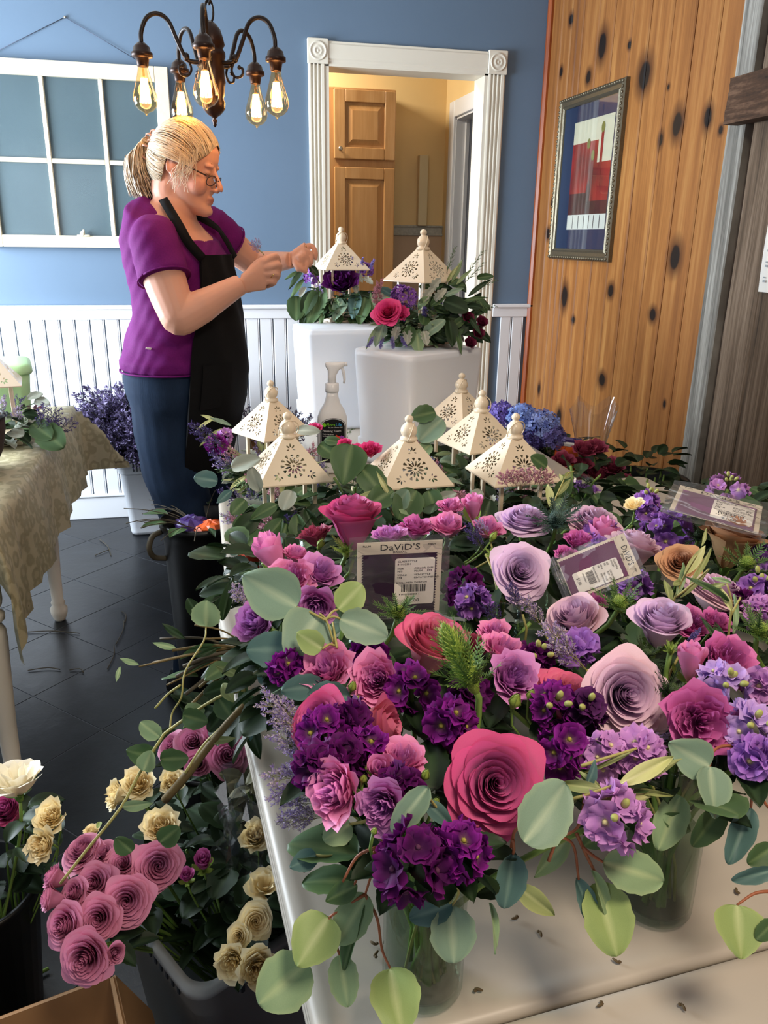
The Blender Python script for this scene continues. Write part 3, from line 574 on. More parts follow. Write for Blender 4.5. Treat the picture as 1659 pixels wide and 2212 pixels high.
# rosemary-like needle sprig
def needle_mesh(c1, c2, seed, n=34, ln=.24):
    r_ = np.random.RandomState(seed); c1, c2 = L(c1), L(c2); mb = MB().tube([(0, 0, 0), (.02, 0, .5), (0, .02, 1)], [.010, .007, .003], 4, c1)
    for i in range(n):
        z = .1+.9*i/n; a = i*2.4; d = np.array([cos(a)*.8, sin(a)*.8, .75]); d /= np.linalg.norm(d); l = ln*(1.1-.5*z); s = np.cross(d, (0, 0, 1.)); s /= np.linalg.norm(s); b = np.array([0, 0, z])
        mb.add([b, b+d*l*.5+s*.018, b+d*l, b+d*l*.5-s*.018], [(0, 1, 2, 3)], None, [c1, mixc(c1, c2, np.array(.5)), c2, mixc(c1, c2, np.array(.5))])
    return mb.mesh('sprig')
NEEDLE = [needle_mesh('4a6440', '7c9468', k) for k in range(2)]; NEEDLE_PALE = [needle_mesh('7c9a6c', 'a8bc8c', 4, 26, .3)]

ROSES = {}
def rose_set(nm, cin, cedge, cout, kinds, n=2):
    for kd in kinds: ROSES[nm, kd] = [rose_mesh(31+7*k+len(kd), cin, cedge, cout, kd).mesh('bloom') for k in range(n)]
rose_set('hot', 'ac6094', 'c8487c', 'bc5a88', ('open', 'cup')); rose_set('coral', 'd4849c', 'c8527c', 'dc8c9c', ('cup', 'open'), 1)
rose_set('lavender', 'bc9cc0', 'dcbcc8', 'd8b8c2', ('open', 'cup')); rose_set('palelav', 'c8aed0', 'd8bcd8', 'd8c0d6', ('open', 'cup'), 1); rose_set('tan', 'a8765c', 'b88a66', 'b49068', ('open', 'cup'), 1)
rose_set('spink', 'bc74bc', 'e090bc', 'dc80ac', ('spray', 'bud')); rose_set('spurple', 'a86cb8', 'd090c8', 'c478b4', ('spray',)); rose_set('magenta', 'b0549c', 'd074b0', 'bc5898', ('spray', 'bud', 'peony'), 1)
rose_set('mauve', 'b46c90', 'd088a4', 'c07494', ('open', 'cup'), 3); rose_set('cream', 'e8d098', 'f2e6c0', 'ecdcb0', ('spray', 'open', 'loose'), 2); rose_set('white', 'e6dcc0', 'ece4d0', 'e6dcc4', ('loose',), 1); rose_set('fuchsia', 'd03878', 'dc4c8c', 'c02c64', ('open', 'spray'), 1); rose_set('burgundy', '5c1430', '742040', '5c1838', ('spray',), 1); rose_set('darkplum', '38083c', '54105c', '400a48', ('spray',), 1); rose_set('rosewine', '8c3450', 'a04860', '8a3050', ('spray',), 1)
CZ = {'open': (.60, .82), 'cup': (.75, .70), 'spray': (.55, .80), 'bud': (.6, .42), 'peony': (.5, .90), 'loose': (.5, .95)}
VASES = []          # (x, y, table z) of each vase standing under the flowers
GROUND = .74
def nearest_vase(P):
    v = min(VASES, key=lambda q: (q[0]-P[0])**2+(q[1]-P[1])**2); return v
def foot_of(P, spread=.022):
    v = nearest_vase(P); a = atan2(P[1]-v[1], P[0]-v[0])+pi*.15; return np.array([v[0]+spread*rnd.random()*cos(a+pi), v[1]+spread*rnd.random()*sin(a+pi), v[2]+.012])
def spot(px, py, z=None, d=None): return PZ(px, py, z) if d is None else PD(px, py, d)
def head_stem(t, O, base, ax, r=.0024, mat='stem_green', leaves=2, foot=None):
    foot = O; k = min(.07, .3*np.linalg.norm(base-foot)); v = foot+np.array([0, 0, .19]); inside = abs(base[2]-foot[2]) > .15
    mid = foot+np.array([0, 0, .12 if inside else .03])+(base-foot)*np.array([.12, .12, 0]); P = bez(base, base-ax*k, mid, foot, 9); put('stem', MB().tube(P-O, r, 5), mat, t)
    for j in range(leaves):
        p = P[1+j]; a = rnd.random()*6.28; d = np.array([cos(a), sin(a), -.15+rnd.random()*.4]); s = .038+.02*rnd.random(); put('leaf', rnd.choice(ROSELEAF), 'leaf', t, frame(p-O, d, (0, 0, 1), s))
def rose(nm, kd, px, py, size, label, ax=(0, .5, .85), z=.93, d=None, leaves=2, group=None, cat='rose', foot=None, var=None, name='rose', sepal=True):
    P = spot(px, py, z, d); A = view(*ax); size = size*(1.16 if kd in ('spray', 'bud', 'peony') and nm != 'cream' else 1.09 if nm in ('lavender', 'palelav', 'coral') else 1.); R = size/2*dep(P)/FPX/CZ[kd][1]; base = P-A*R*CZ[kd][0]; O = foot_of(base) if foot is None else np.array(foot, float)
    t = thing(name, label, cat, Tr(*O), group); me = ROSES[nm, kd][(var if var is not None else rnd.randrange(9)) % len(ROSES[nm, kd])]
    put('bloom', me, 'petal', t, aim(base-O, A, rnd.random()*6.28, R))
    if sepal: put('calyx', CALYX_BIG if kd == 'bud' else CALYX, 'leaf', t, aim(base-O, A, rnd.random()*6, R*.9))
    head_stem(t, O, base-A*R*.22, A, .0026 if size > 80 else .0017, 'stem_green', leaves); return t
def green_bud(px, py, size, label, z=.93, d=None, ax=(.2, .8, .3), group=None):
    P = spot(px, py, z, d); A = view(*ax); R = size/2*dep(P)/FPX; O = foot_of(P); t = thing('rose_bud', label, 'rosebud', Tr(*O), group)
    c = L('93a84a'); m = MB().lathe([(.01, -1.3), (.25, -1.15), (.42, -.9), (.40, -.72), (.62, -.45), (.78, 0), (.66, .5), (.34, .95), (.10, 1.35), (.01, 1.6)], 12, c)
    for k in range(5): a = k*1.257; m.tube([(.6*cos(a), .6*sin(a), -.45), (.84*cos(a), .84*sin(a), .1), (.5*cos(a), .5*sin(a), .9), (.25*cos(a), .25*sin(a), 1.7)], [.06, .09, .07, .01], 4, c*.8)
    put('bud', m, 'leaf', t, aim(P-O, A, 0, R)); head_stem(t, O, P-A*R*1.3, A, .0014, 'stem_green', 0)
def stock(nm, px, py, w, h, label, ax=(0, .6, .8), z=.93, d=None, tip=0, group=None, n=None, foot=None):
    P = spot(px, py, z, d); A = view(*ax); s = dep(P)/FPX; Wd, Hd = w*s, h*s; R = Wd/2; fr = .0175; O = foot_of(P) if foot is None else np.array(foot, float); t = thing('stock_flower', label, 'flower', Tr(*O), group)
    n = n or int(max(7, min(26, 1.5*(Wd*Hd)/(fr*fr*2.2)))); X = Vector(A).orthogonal().normalized(); Yv = Vector(A).cross(X); X, Yv = np.array(X), np.array(Yv)
    for i in range(n):
        zz = 1-1.75*(i+.5)/n; a = i*2.39996; rr = sqrt(max(0, 1-zz*zz)); dr = X*rr*cos(a)+Yv*rr*sin(a)+A*zz; p = P+(X*rr*cos(a)*R*.72+Yv*rr*sin(a)*R*.72+A*zz*max(Hd/2*.72, R*.5)); put('floret', rnd.choice(STOCK[nm]), 'velvet_petal', t, aim(p-O, dr*.9+A*.25+nr.randn(3)*.18, rnd.random()*6, fr*(.8+.45*rnd.random())))
    for i in range(tip):
        a = i*2.4; p = P+A*(Hd/2*.85+.004*i/max(1, tip)*4)+X*cos(a)*.007+Yv*sin(a)*.007; put('bud', GREENBUD, 'leaf', t, aim(p-O, A+X*cos(a)*.5+Yv*sin(a)*.5, 0, .010))
    head_stem(t, O, P, A, .003, 'stem_green', 2); return t
def holly(nm, px, py, size, label, ax=(0, .7, .6), z=.93, d=None, k=1., group=None):
    P = spot(px, py, z, d); A = view(*ax); s = size/2*dep(P)/FPX*k; O = foot_of(P); t = thing('sea_holly', label, 'thistle', Tr(*O), group)
    put('cone', HOLLY[nm][0], 'leaf', t, aim(P-O, A, rnd.random()*6, s*.95)); put('bracts', HOLLY[nm][1], 'leaf', t, aim(P-O+A*s*.1, A, rnd.random()*6, s*1.5)); head_stem(t, O, P, A, .0032, 'stem_green', 0); return t
def spray(nm, base, tip, label, z=.92, zt=None, n=1, group=None, d=None, name='sea_lavender', foot=None, k=1.):
    B = spot(*base, z, d); T_ = spot(*tip, zt or z, d); O = foot_of(B) if foot is None else np.array(foot, float); t = thing(name, label, 'filler flower', Tr(*O), group)
    ln = np.linalg.norm(T_-B)
    for i in range(n):
        dd = (T_-B)+nr.randn(3)*ln*.16*(i > 0); o = put('blossoms', rnd.choice(SPRAY[nm]), 'leaf', t, aim(B-O, dd, rnd.random()*6, ln*k*(1-.12*i)), kind='stuff')
    dd = (T_-B)/ln; head_stem(t, O, B+dd*.002, dd, .0016, 'stem_pale', 0); return t
# ================================================================ materials of the objects
simple('table_plastic', 'b4ac9f', .42, .03, 14, spec=.45); simple('metal_grey', '77797c', .4, .03, metal=.7); simple('tote_white', 'e4e8ee', .35, .02, 6, spec=.5); simple('tote_clear', 'b8bcbc', .3, .04, 10); simple('slot_shade', '22262c', .8, .02)
simple('lantern_cream', 'ead9bd', .3, .02, 10, spec=.5, coat=.2); simple('bronze', '2e1d16', .38, .35, 60, .2, metal=.55); simple('bronze_dark', '1c1412', .4, .3, 60, .2, metal=.4); simple('black_plastic', '0a0a0b', .4, .05)
simple('bottle_white', 'eceef0', .3, .01, 4); simple('label_black', '0d0f14', .4, .02); simple('txt_green', '7ed321', .5, 0); simple('txt_blue', '3fb2f0', .5, 0); simple('txt_white', 'f2f2f2', .5, 0); simple('blob_red', 'f0452e', .5, 0); simple('blob_orange', 'f7932a', .5, 0); simple('blob_violet', '6a52d8', .5, 0); simple('blob_purple', 'b24cc8', .5, 0); simple('blob_green', '7ad04a', .5, 0)
simple('card_cream', 'ded3be', .6, .01); simple('sticker', 'efeae0', .5, .01); simple('swatch_plum', '2c1630', .7, .1, 90); simple('swatch_mauve', '6a3a5c', .7, .1, 90); simple('swatch_grape', '7c5a78', .7, .1, 90); simple('cardboard', '9a7650', .75, .06, 10); simple('cardboard_in', '8a5c30', .8, .06, 10)
simple('green_plastic', 'b4dca0', .4, .03, 10); simple('orange_plastic', 'e0622a', .4, .05); simple('purple_plastic', '4a3478', .4, .05); simple('yellow_plastic', 'f0a81e', .35, .05); simple('red_plastic', 'd8402a', .4, .05); simple('burlap', '3a2c20', .9, .4, 60, .5); simple('turned_white', 'ddd4c4', .35, .02)
simple('water_white', 'd8d8d8', .4, .01); simple('bark', '6b5a34', .7, .2, 60); simple('scrap', '5a4a30', .8, .3, 50)
t = NT('damask'); p = t.pos(); v = t.n('ShaderNodeTexVoronoi'); v.inputs['Scale'].default_value = 26; t.l(t.vm('ADD', p, (0, 0, 0)).outputs[0], v.inputs['Vector']); n = t.noise(p, 24, 5, .7); f = t.math('ADD', t.math('MULTIPLY', v.outputs['Distance'], .8), t.math('MULTIPLY', n, .6))
t.bsdf(t.ramp(f, [(.50, 'b0a684'), (.56, '9c9474'), (.72, '989070'), (.80, 'b2a888')]), t.math('MULTIPLY', f, .8), n, .3, .002)
def thin(name, tint, gl, rough=.02, body=None, bf=0.):      # thin clear wall: see-through with reflections
    t = NT(name); tb = t.n('ShaderNodeBsdfTransparent'); tb.inputs[0].default_value = c4(tint); g = t.n('ShaderNodeBsdfGlossy'); g.inputs['Roughness'].default_value = rough; fr = t.n('ShaderNodeLayerWeight'); fr.inputs[0].default_value = .5
    mx = t.n('ShaderNodeMixShader'); t.l(t.math('MULTIPLY', t.math('ADD', t.math('MULTIPLY', t.math('POWER', fr.outputs['Facing'], 4.0), .8), .04), gl), mx.inputs[0]); t.l(tb.outputs[0], mx.inputs[1]); t.l(g.outputs[0], mx.inputs[2]); o = mx.outputs[0]
    if body: d = t.n('ShaderNodeBsdfDiffuse'); d.inputs[0].default_value = c4(body); m2 = t.n('ShaderNodeMixShader'); m2.inputs[0].default_value = bf; t.l(o, m2.inputs[1]); t.l(d.outputs[0], m2.inputs[2]); o = m2.outputs[0]
    t.l(o, t.out.inputs[0]); return t.m
thin('clear_glass', (.93, .96, .95), 1.0); thin('vase_glass', (.84, .89, .86), .55); thin('water', (.70, .76, .68), .5); thin('film', (.93, .93, .94), 1.3, .08, 'c8c8cc', .05); thin('cellophane', (.93, .93, .94), 1.8, .05, 'a0a0a0', .04); thin('bulb_glass', (1.0, .80, .55), .8); thin('frost_plastic', (.72, .74, .74), .8, .2, 'b4b8b8', .55)
t = NT('filament'); e = t.n('ShaderNodeEmission'); e.inputs[0].default_value = (1, .62, .24, 1); e.inputs[1].default_value = 34; t.l(e.outputs[0], t.out.inputs[0])
put('glazing', MB().box((-.0185, -hw+.045, .045), (-.0175, hw-.045, hh-.045)), 'clear_glass', pic, None, False)

def rrect(x0, x1, y0, y1, r, n=6, inset=0.):
    x0 += inset; x1 -= inset; y0 += inset; y1 -= inset; r = max(r-inset, .001); out = []
    for cx, cy, a0 in ((x1-r, y0+r, -pi/2), (x1-r, y1-r, 0), (x0+r, y1-r, pi/2), (x0+r, y0+r, pi)):
        for k in range(n+1): a = a0+k*pi/2/n; out.append((cx+r*cos(a), cy+r*sin(a)))
    return np.array(out)
def slab(x0, x1, y0, y1, r, prof):   # prof: (inset, z)
    return MB().loft(np.array([np.c_[rrect(x0, x1, y0, y1, r, 6, i), np.full(28, z)] for i, z in prof]))
EDGE = [(.012, -.046), (.002, -.043), (0, -.040), (0, -.030), (.0035, -.028), (0, -.026), (0, -.016), (.0035, -.014), (0, -.012), (0, -.007), (.003, -.002), (.008, 0), (.018, 0), (.022, -.0012), (.034, -.0012)]
def folding_table(lab, M, w, ln, halves=2, cat='table'):
    t = thing('folding_table', lab, cat, M)
    for k in range(halves):
        a, b = (ln/halves*k-ln/2, ln/halves*(k+1)-ln/2); g = .0015; put('tabletop', slab(0, w, a+g, b-g, .035 if halves == 1 else .02, EDGE), 'table_plastic', t, Tr(0, 0, .74))
    for s in (-1, 1):
        y = s*(ln/2-.22); put('leg_frame', MB().tube([(.19, y, .70), (.19, y, .02), (.18, y, 0)], .014, 8).tube([(w-.08, y, .70), (w-.08, y, .02), (w-.09, y, 0)], .014, 8).tube([(.19, y, .35), (w-.08, y, .35)], .011, 8).tube([(.10, y, .69), (w-.08, y, .69)], .011, 8), 'metal_grey', t)
    return t
T1 = Tr(.064, .478, 0)@Rz(radians(3.9))
folding_table('white folding table under the vased bouquets in the foreground, seam across it', T1, .76, 1.84)
folding_table('white folding table between the bouquets and plinths, holding the lower lanterns', Tr(.022, 1.765, 0)@Rz(0), 1.25, .58, 1)
folding_table('white folding table at the back under the two upturned plinth tubs', Tr(.30, 2.50, 0), .78, .84, 1)
folding_table('white folding table along the pine wall under the pale roses', Tr(.86, .92, 0)@Rz(radians(0)), .74, 1.02, 1)

# ---------------- totes
def tote(M, lab, w, d, h, taper, mat, inv=False, slots=True, group=None, cat='tub', nm='plastic_tub', rim=.012):
    t = thing(nm, lab, cat, M, group); m = MB(); F = (lambda z: h-z) if inv else (lambda z: z)
    def ring(z, off): e = off-taper*(1-z/h); return np.c_[rrect(-w/2-e, w/2+e, -d/2-e, d/2+e, .035, 6), np.full(28, F(z))]
    G = [ring(0, -.012), ring(.004, -.003), ring(.02, 0), ring(h*.80, 0), ring(h*.805, .006), ring(h-.014, .006), ring(h-.012, rim+.006), ring(h, rim+.004), ring(h, .002), ring(h*.805, .001), ring(h*.8, -.004), ring(.02, -.005), ring(.006, -.012)]
    if inv: G = [g[::-1] for g in G]
    put('shell', m.loft(np.array(G)), mat, t)
    if slots:
        s = MB(); e = .0065-taper*.1
        for k in range(15):
            x = -w*.30+k*w*.60/14
            for sg in (-1, 1): s.box((x-.003, sg*(d/2+e)-.0012, min(F(h*.84), F(h-.024))), (x+.003, sg*(d/2+e)+.0012, max(F(h*.84), F(h-.024))))
        for k in range(11):
            y = -d*.30+k*d*.60/10
            for sg in (-1, 1): s.box((sg*(w/2+e)-.0012, y-.003, min(F(h*.84), F(h-.024))), (sg*(w/2+e)+.0012, y+.003, max(F(h*.84), F(h-.024))))
        put('vent_slots', s, 'slot_shade', t, None, False, kind='stuff')  # solid dark bars; the shade inside open slots is put into their colour
    return t
C_ = PZ(885, 768, 1.085); W_, D_ = .30, .225; an = radians(30); ex = np.array([cos(an), sin(an), 0]); ey = np.array([-sin(an), cos(an), 0]); c = C_+ex*W_/2+ey*D_/2
PLR = (c[0], c[1]); tote(Tr(c[0], c[1], .74)@Rz(an), 'upturned white plastic tub, front plinth, brightly lit, below the right lantern', W_, D_, .345, -.018, 'tote_white', True, False, nm='plinth_tub')
C_ = PZ(662, 712, 1.095); an = radians(2); ex = np.array([cos(an), sin(an), 0]); ey = np.array([-sin(an), cos(an), 0]); c = C_+ex*.15+ey*.115
PLL = (c[0], c[1]); tote(Tr(c[0], c[1], .74)@Rz(an), 'upturned white plastic tub, rear plinth behind the spray bottle', .30, .23, .355, -.018, 'tote_white', True, False, nm='plinth_tub')
tote(Tr(-.235, 3.93, 0), 'white slotted tub on the floor at the wall full of purple filler', .36, .26, .40, .03, 'tote_white', nm='flower_tub')
cn = PZ(428, 2160, .37); l1 = PZ(250, 2025, .37)-cn; l2 = PZ(610, 2035, .37)-cn; yw = atan2(l2[1], l2[0]); e1 = np.array([cos(yw), sin(yw), 0]); e2 = np.array([-sin(yw), cos(yw), 0]); bc_ = cn+e1*.185+e2*.165
BIN = (bc_[0], bc_[1]); BINYAW = yw
tote(Tr(BIN[0], BIN[1], 0)@Rz(yw), 'frosted slotted tub in the foreground holding mauve and cream roses', .35, .30, .37, .03, 'frost_plastic', nm='flower_tub')

# ---------------- lanterns
def lens(cx, cy, a, r0, r1, w, n=5):
    out = []
    for k in range(n+1): t_ = k/n; out.append((r0+(r1-r0)*t_, w*sin(pi*t_)**.8))
    for k in range(1, n): t_ = 1-k/n; out.append((r0+(r1-r0)*t_, -w*sin(pi*t_)**.8))
    return [(cx+x*cos(a)-y*sin(a), cy+x*sin(a)+y*cos(a)) for x, y in out]
def tri(cx, cy, a, r0, r1, w0, w1): return [(cx+x*cos(a)-y*sin(a), cy+x*sin(a)+y*cos(a)) for x, y in ((r0, -w0), (r1, -w1), (r1+.001, 0), (r1, w1), (r0, w0))]
holes = [[(.0024*cos(k*pi/5), .041+.0024*sin(k*pi/5)) for k in range(10)]]
for k in range(12): holes.append(lens(0, .041, k*pi/6+pi/12, .0050, .0172, .0021))
for k in range(12):
    a = k*pi/6; r1 = .0225 if k not in (3, 7, 11) else .021; holes.append(tri(0, .041, a, .0170, r1+.001, .0007, .0032))
for (cx, cy) in ((-.0285, .0225), (.0285, .0225), (0, .0745)):
    a0 = atan2(cy-.041, cx)
    for k in range(-1, 2): holes.append(lens(cx, cy, a0+k*.75, .0028, .0125 if k == 0 else .0112, .0017))
    for k in (-1, 1): holes.append(lens(cx, cy, a0+pi+k*1.35, .0030, .0085, .0014))
holes = [[(x*1.24, .044+(y-.041)*1.24) for x, y in h] for h in holes]
sl = sqrt(.092**2+.072**2); tl = atan2(.072, .092)
PANEL = curve_mesh('roof_panel', [[(-.085, 0), (.085, 0), (.013, sl), (-.013, sl)]]+holes, .0006)
PANEL.polygons.foreach_set('use_smooth', np.zeros(len(PANEL.polygons), bool))
FINI = MB().lathe([(.020, -.004), (.021, 0), (.020, .004), (.014, .006), (.017, .010), (.0195, .018), (.0185, .026), (.013, .034), (.008, .038), (.0065, .040), (.0095, .043), (.0105, .048), (.008, .053), (.003, .056), (.0005, .057)], 20).mesh('finial')
rg = [(.026*cos(a), 0, .026*sin(a)) for a in np.linspace(0, 2*pi, 25)]; RING = MB().tube(rg, .0013, 6).mesh('ring')
LBASE = MB().bbox((-.066, -.066, 0), (.066, .066, .012), .002).bbox((-.060, -.060, .012), (.060, .060, .020), .002).bbox((-.055, -.055, .020), (.055, .055, .028), .002).mesh('base', False)
LPOST = MB().bbox((-.0045, -.0045, .028), (.0045, .0045, .190), .001).mesh('post', False)
LRAIL = MB().bbox((-.055, -.003, .186), (.055, .003, .192), .001).mesh('rail', False)
EAVE = MB()
for q_ in range(4): EAVE.bbox((-.0855, -.0860, .188), (.0855, -.0740, .1925), .001, M=Rz(q_*pi/2))
EAVE = EAVE.mesh('eave', False)
LANT = []
def lantern(M, label, ringrot=.3):
    t = thing('lantern', label, 'lantern', M, 'cream metal lanterns with pierced pyramid roofs')
    put('base', LBASE, 'lantern_cream', t); put('eave', EAVE, 'lantern_cream', t)
    for sx in (-1, 1):
        for sy in (-1, 1): put('post', LPOST, 'lantern_cream', t, Tr(sx*.0505, sy*.0505, 0))
    for k in range(4): put('roof_panel', PANEL, 'lantern_cream', t, Rz(k*pi/2)@Tr(0, -.085, .192)@Rx(pi/2-tl))
    put('finial', FINI, 'lantern_cream', t, Tr(0, 0, .284)); put('ring', RING, 'lantern_cream', t, Tr(.003, 0, .297)@Rz(ringrot)@Rx(.35)); LANT.append(t); return t
def lant_at(px, py, z, rot, label, rr=.3):
    P = PZ(px, py, z+.309); lantern(Tr(P[0], P[1], z)@Rz(radians(rot))@Matrix.Scale(.91, 4), label, rr); return P
lp = {}
lp['fl'] = lant_at(620, 891, .74, 6, 'cream pierced lantern, front left of the lower group, above trailing dark leaves')
lp['bl'] = lant_at(584, 822, .74, 30, 'cream pierced lantern partly behind the front left lantern, nearest the woman')
lp['c'] = lant_at(884, 897, .74, 2, 'cream pierced lantern, middle of the lower group, below the bright plinth', 1.3)
lp['fr'] = lant_at(1115, 893, .74, 5, 'cream pierced lantern, front right of the lower group, dusty pink sprig on it')
lp['mr'] = lant_at(1042, 843, .74, 14, 'cream pierced lantern behind the front right one, on the right of the lower group', 2.)
lp['br'] = lant_at(998, 806, .74, 32, 'cream pierced lantern, rearmost of the right three, mostly hidden by its neighbour')
def lant_on(px, py, z, rot, label, rr=.3):
    P = PZ(px, py, z); lantern(Tr(P[0], P[1], z)@Rz(radians(rot)), label, rr); return P
lp['ul'] = lant_on(737, 692, 1.096, 8, 'cream pierced lantern on the rear plinth, touched by the woman')
lp['ur'] = lant_on(908, 742, 1.086, 33, 'cream pierced lantern on the front plinth, tall between pink and violet flowers', 1.0)
e = PZ(38, 838, .94); lantern(Tr(e[0]-.085, e[1]+.06, .756)@Rz(radians(10)), 'cream lantern on the damask cloth at the left edge of the picture')

# ---------------- chandelier
CY = 2.2; KS = .86; cc_ = PY(458, 146, CY); CX, CZ_ = cc_[0], cc_[2]
ch = thing('chandelier', 'dark bronze five-arm chandelier with glowing amber filament bulbs hanging above the woman', 'chandelier', Tr(CX, CY, CZ_))
def zc(py): return PY(458, py, CY)[2]-CZ_
ztop, zbot = zc(45), zc(275)
prof = [(.004, ztop), (.014, ztop-.006), (.024, ztop-.018), (.028, ztop-.03), (.033, ztop-.05), (.027, ztop-.058), (.033, ztop-.066), (.033, ztop-.075), (.029, ztop-.085), (.029, ztop-.12), (.031, ztop-.13), (.028, ztop-.14), (.027, zc(200)), (.027, zc(205)), (.024, zc(212)), (.028, zc(222)), (.026, zc(236)), (.016, zc(247)), (.008, zc(252)), (.004, zc(256)), (.007, zc(261)), (.004, zc(266)), (.005, zc(270)), (.001, zbot)]
put('column', MB().lathe(prof, 24), 'bronze', ch)
chn = MB(); z = ztop
for k in range(9):
    a = k*pi/2+.4; ln_ = [(.010*cos(q)*cos(a), .010*cos(q)*sin(a), z+.020+.024*sin(q)) for q in np.linspace(0, 2*pi, 17)]
    put('chain_link', MB().tube(ln_, .0028, 6, caps=False), 'bronze_dark', ch); z += .038
put('ceiling_rod', MB().tube([(0, 0, z), (0, 0, Z_C-CZ_-.02)], .004, 6).lathe([(.05, Z_C-CZ_-.02), (.05, Z_C-CZ_-.004), (.01, Z_C-CZ_-.002)], 16), 'bronze_dark', ch)
RB = .162
for k in range(5):
    a = radians(-97.4+72*k); d = np.array([cos(a), sin(a), 0]); H = lambda r, z: d*r+np.array([0, 0, z*KS])
    arm = put('arm', MB().tube(spline([H(.022, .012), H(.045, .010), H(.062, .018), H(.080, .060), H(.098, .104), H(.122, .117), H(.146, .104), H(RB-.002, .070), H(RB, .040)], 6), .0052, 8), 'bronze_dark', ch)
    put('scroll', MB().tube(spline([H(.060, .022), H(.050, -.008), H(.060, -.026), H(.076, -.022), H(.078, -.006), H(.070, -.002)], 6), .0032, 6).ell(H(.070, -.002), (.005, .005, .005), 8, 6).ell(H(.060, .020), (.008, .008, .010), 8, 6), 'bronze_dark', arm)
    put('socket', MB().lathe([(.004, .046), (.010, .044), (.021, .034), (.024, .022), (.028, .020), (.028, .010), (.024, .008), (.018, .006), (.015, -.012), (.014, -.014)], 18), 'bronze', arm, Tr(*H(RB, 0))@Matrix.Scale(KS, 4))
    b = put('bulb', MB().lathe([(.0135, -.012), (.0140, -.020), (.0190, -.040), (.0255, -.062), (.0320, -.082), (.0335, -.096), (.0300, -.110), (.0200, -.121), (.0080, -.126), (.0045, -.129), (.0015, -.134)], 20), 'bulb_glass', ch, Tr(*H(RB, 0))@Matrix.Scale(KS, 4))
    f = MB()
    for q in range(8): aa = q*pi/4; f.tube([(.006*cos(aa), .006*sin(aa), -.042), (.0125*cos(aa), .0125*sin(aa), -.102)], .0034, 5)
    put('filament', f, 'filament', b); put('stem', MB().tube([(0, 0, -.012), (0, 0, -.046)], .004, 6).tube([(0, 0, -.046), (0, 0, -.10)], .001, 4), 'bulb_glass', b)
    l = bpy.data.lights.new('bulb_light', 'POINT'); l.energy = 1.3; l.color = (1, .56, .24); l.shadow_soft_size = .02; lo = bpy.data.objects.new('bulb_light', l); COL.objects.link(lo); lo.parent = ch; lo.location = H(RB, -.075)

# ---------------- spray bottle
B0 = PZ(717, 946, .80); B0 = PY(718, 945, 2.26)
sb = thing('spray_bottle', 'white trigger spray bottle with a black floral label, before the rear plinth', 'spray bottle', Tr(B0[0], 2.26, .74)@Rz(radians(-4)))
def oval(a, b, z, dx=0): q = np.arange(24)*2*pi/24; return np.c_[a*np.sign(np.cos(q))*np.abs(np.cos(q))**.8+dx, b*np.sign(np.sin(q))*np.abs(np.sin(q))**.8, q*0+z]
put('bottle', MB().loft(np.array([oval(.038, .026, 0), oval(.043, .030, .006), oval(.044, .031, .02), oval(.044, .031, .14), oval(.043, .030, .165), oval(.036, .026, .185), oval(.024, .020, .205), oval(.018, .018, .225), oval(.017, .017, .24)])), 'bottle_white', sb)
tg = put('trigger_head', MB().lathe([(.019, .238), (.020, .242), (.020, .262), (.016, .264)], 18).loft(np.array([oval(.012, .011, .262), oval(.012, .010, .285, .0), oval(.016, .010, .300, .004), oval(.026, .010, .310, .008), oval(.030, .008, .320, .010), oval(.026, .006, .323, .012)])), 'bottle_white', sb)
put('trigger', MB().tube([(.030, 0, .306), (.034, 0, .290), (.036, 0, .272), (.034, 0, .262)], [.005, .005, .004, .003], 6), 'bottle_white', tg); put('nozzle', MB().tube([(.034, 0, .316), (.044, 0, .317)], .006, 8), 'bottle_white', tg)
def arch(w, z0, z1, y, n=10): return [(-w, z0), (w, z0)]+[(w*cos(k*pi/n), z1-w*.55+w*.55*sin(k*pi/n)) for k in range(n+1)]
def curvy(me, r=.031, rx=.044):   # wrap flat artwork (x, z in its xy) on the bottle front
    for v in me.vertices:
        x, z, h = v.co.x, v.co.y, v.co.z; yy = -r*(max(0, 1-min(1, abs(x/rx))**2.5))**.4-.0010-h; v.co = (x, yy, z)
    return me
xs_ = np.linspace(-.034, .034, 17); G = np.array([[(x, -.031*(max(0, 1-abs(x/.044)**2.5))**.4-.0006, .035+(.107+.022*sqrt(max(0, 1-(x/.034)**2)))*v) for x in xs_] for v in np.linspace(0, 1, 9)])
lb = put('label', MB().grid(G), 'label_black', sb)
put('label_edge', MB().tube([(x, -.031*(max(0, 1-abs(x/.044)**2.5))**.4-.001, z) for x, z in [(.037, .034)]+[(.037*cos(k*pi/16), .142+.025*sin(k*pi/16)) for k in range(17)]+[(-.037, .034)]], .0007, 4), 'label_black', lb)
def bt(txt, sz, x, z, mat, h=.0004): put('lettering', curvy(text_mesh(txt, sz, Tr(x, z, h), .0002)), mat, lb, None, False)
bt('Flora', .0125, -.020, .1440, 'txt_green'); bt('Life', .0125, .007, .1440, 'txt_blue'); bt('The Art of Flower Care', .0042, -.014, .1385, 'txt_white'); bt('Finishing Touch', .0085, -.031, .127, 'txt_white'); bt('Hydrating spray', .005, -.031, .119, 'txt_white'); bt('for flowers', .005, -.031, .113, 'txt_white')
def blob(x, z, r, mat, h):
    lp_ = [(x+r*(1+.12*cos(8*q))*cos(q), z+r*(1+.12*cos(8*q))*sin(q)) for q in np.linspace(0, 2*pi, 40, endpoint=False)]; put('printed_flower', curvy(curve_mesh('f', [lp_], .0001, M=Tr(0, 0, h))), mat, lb, None, False)
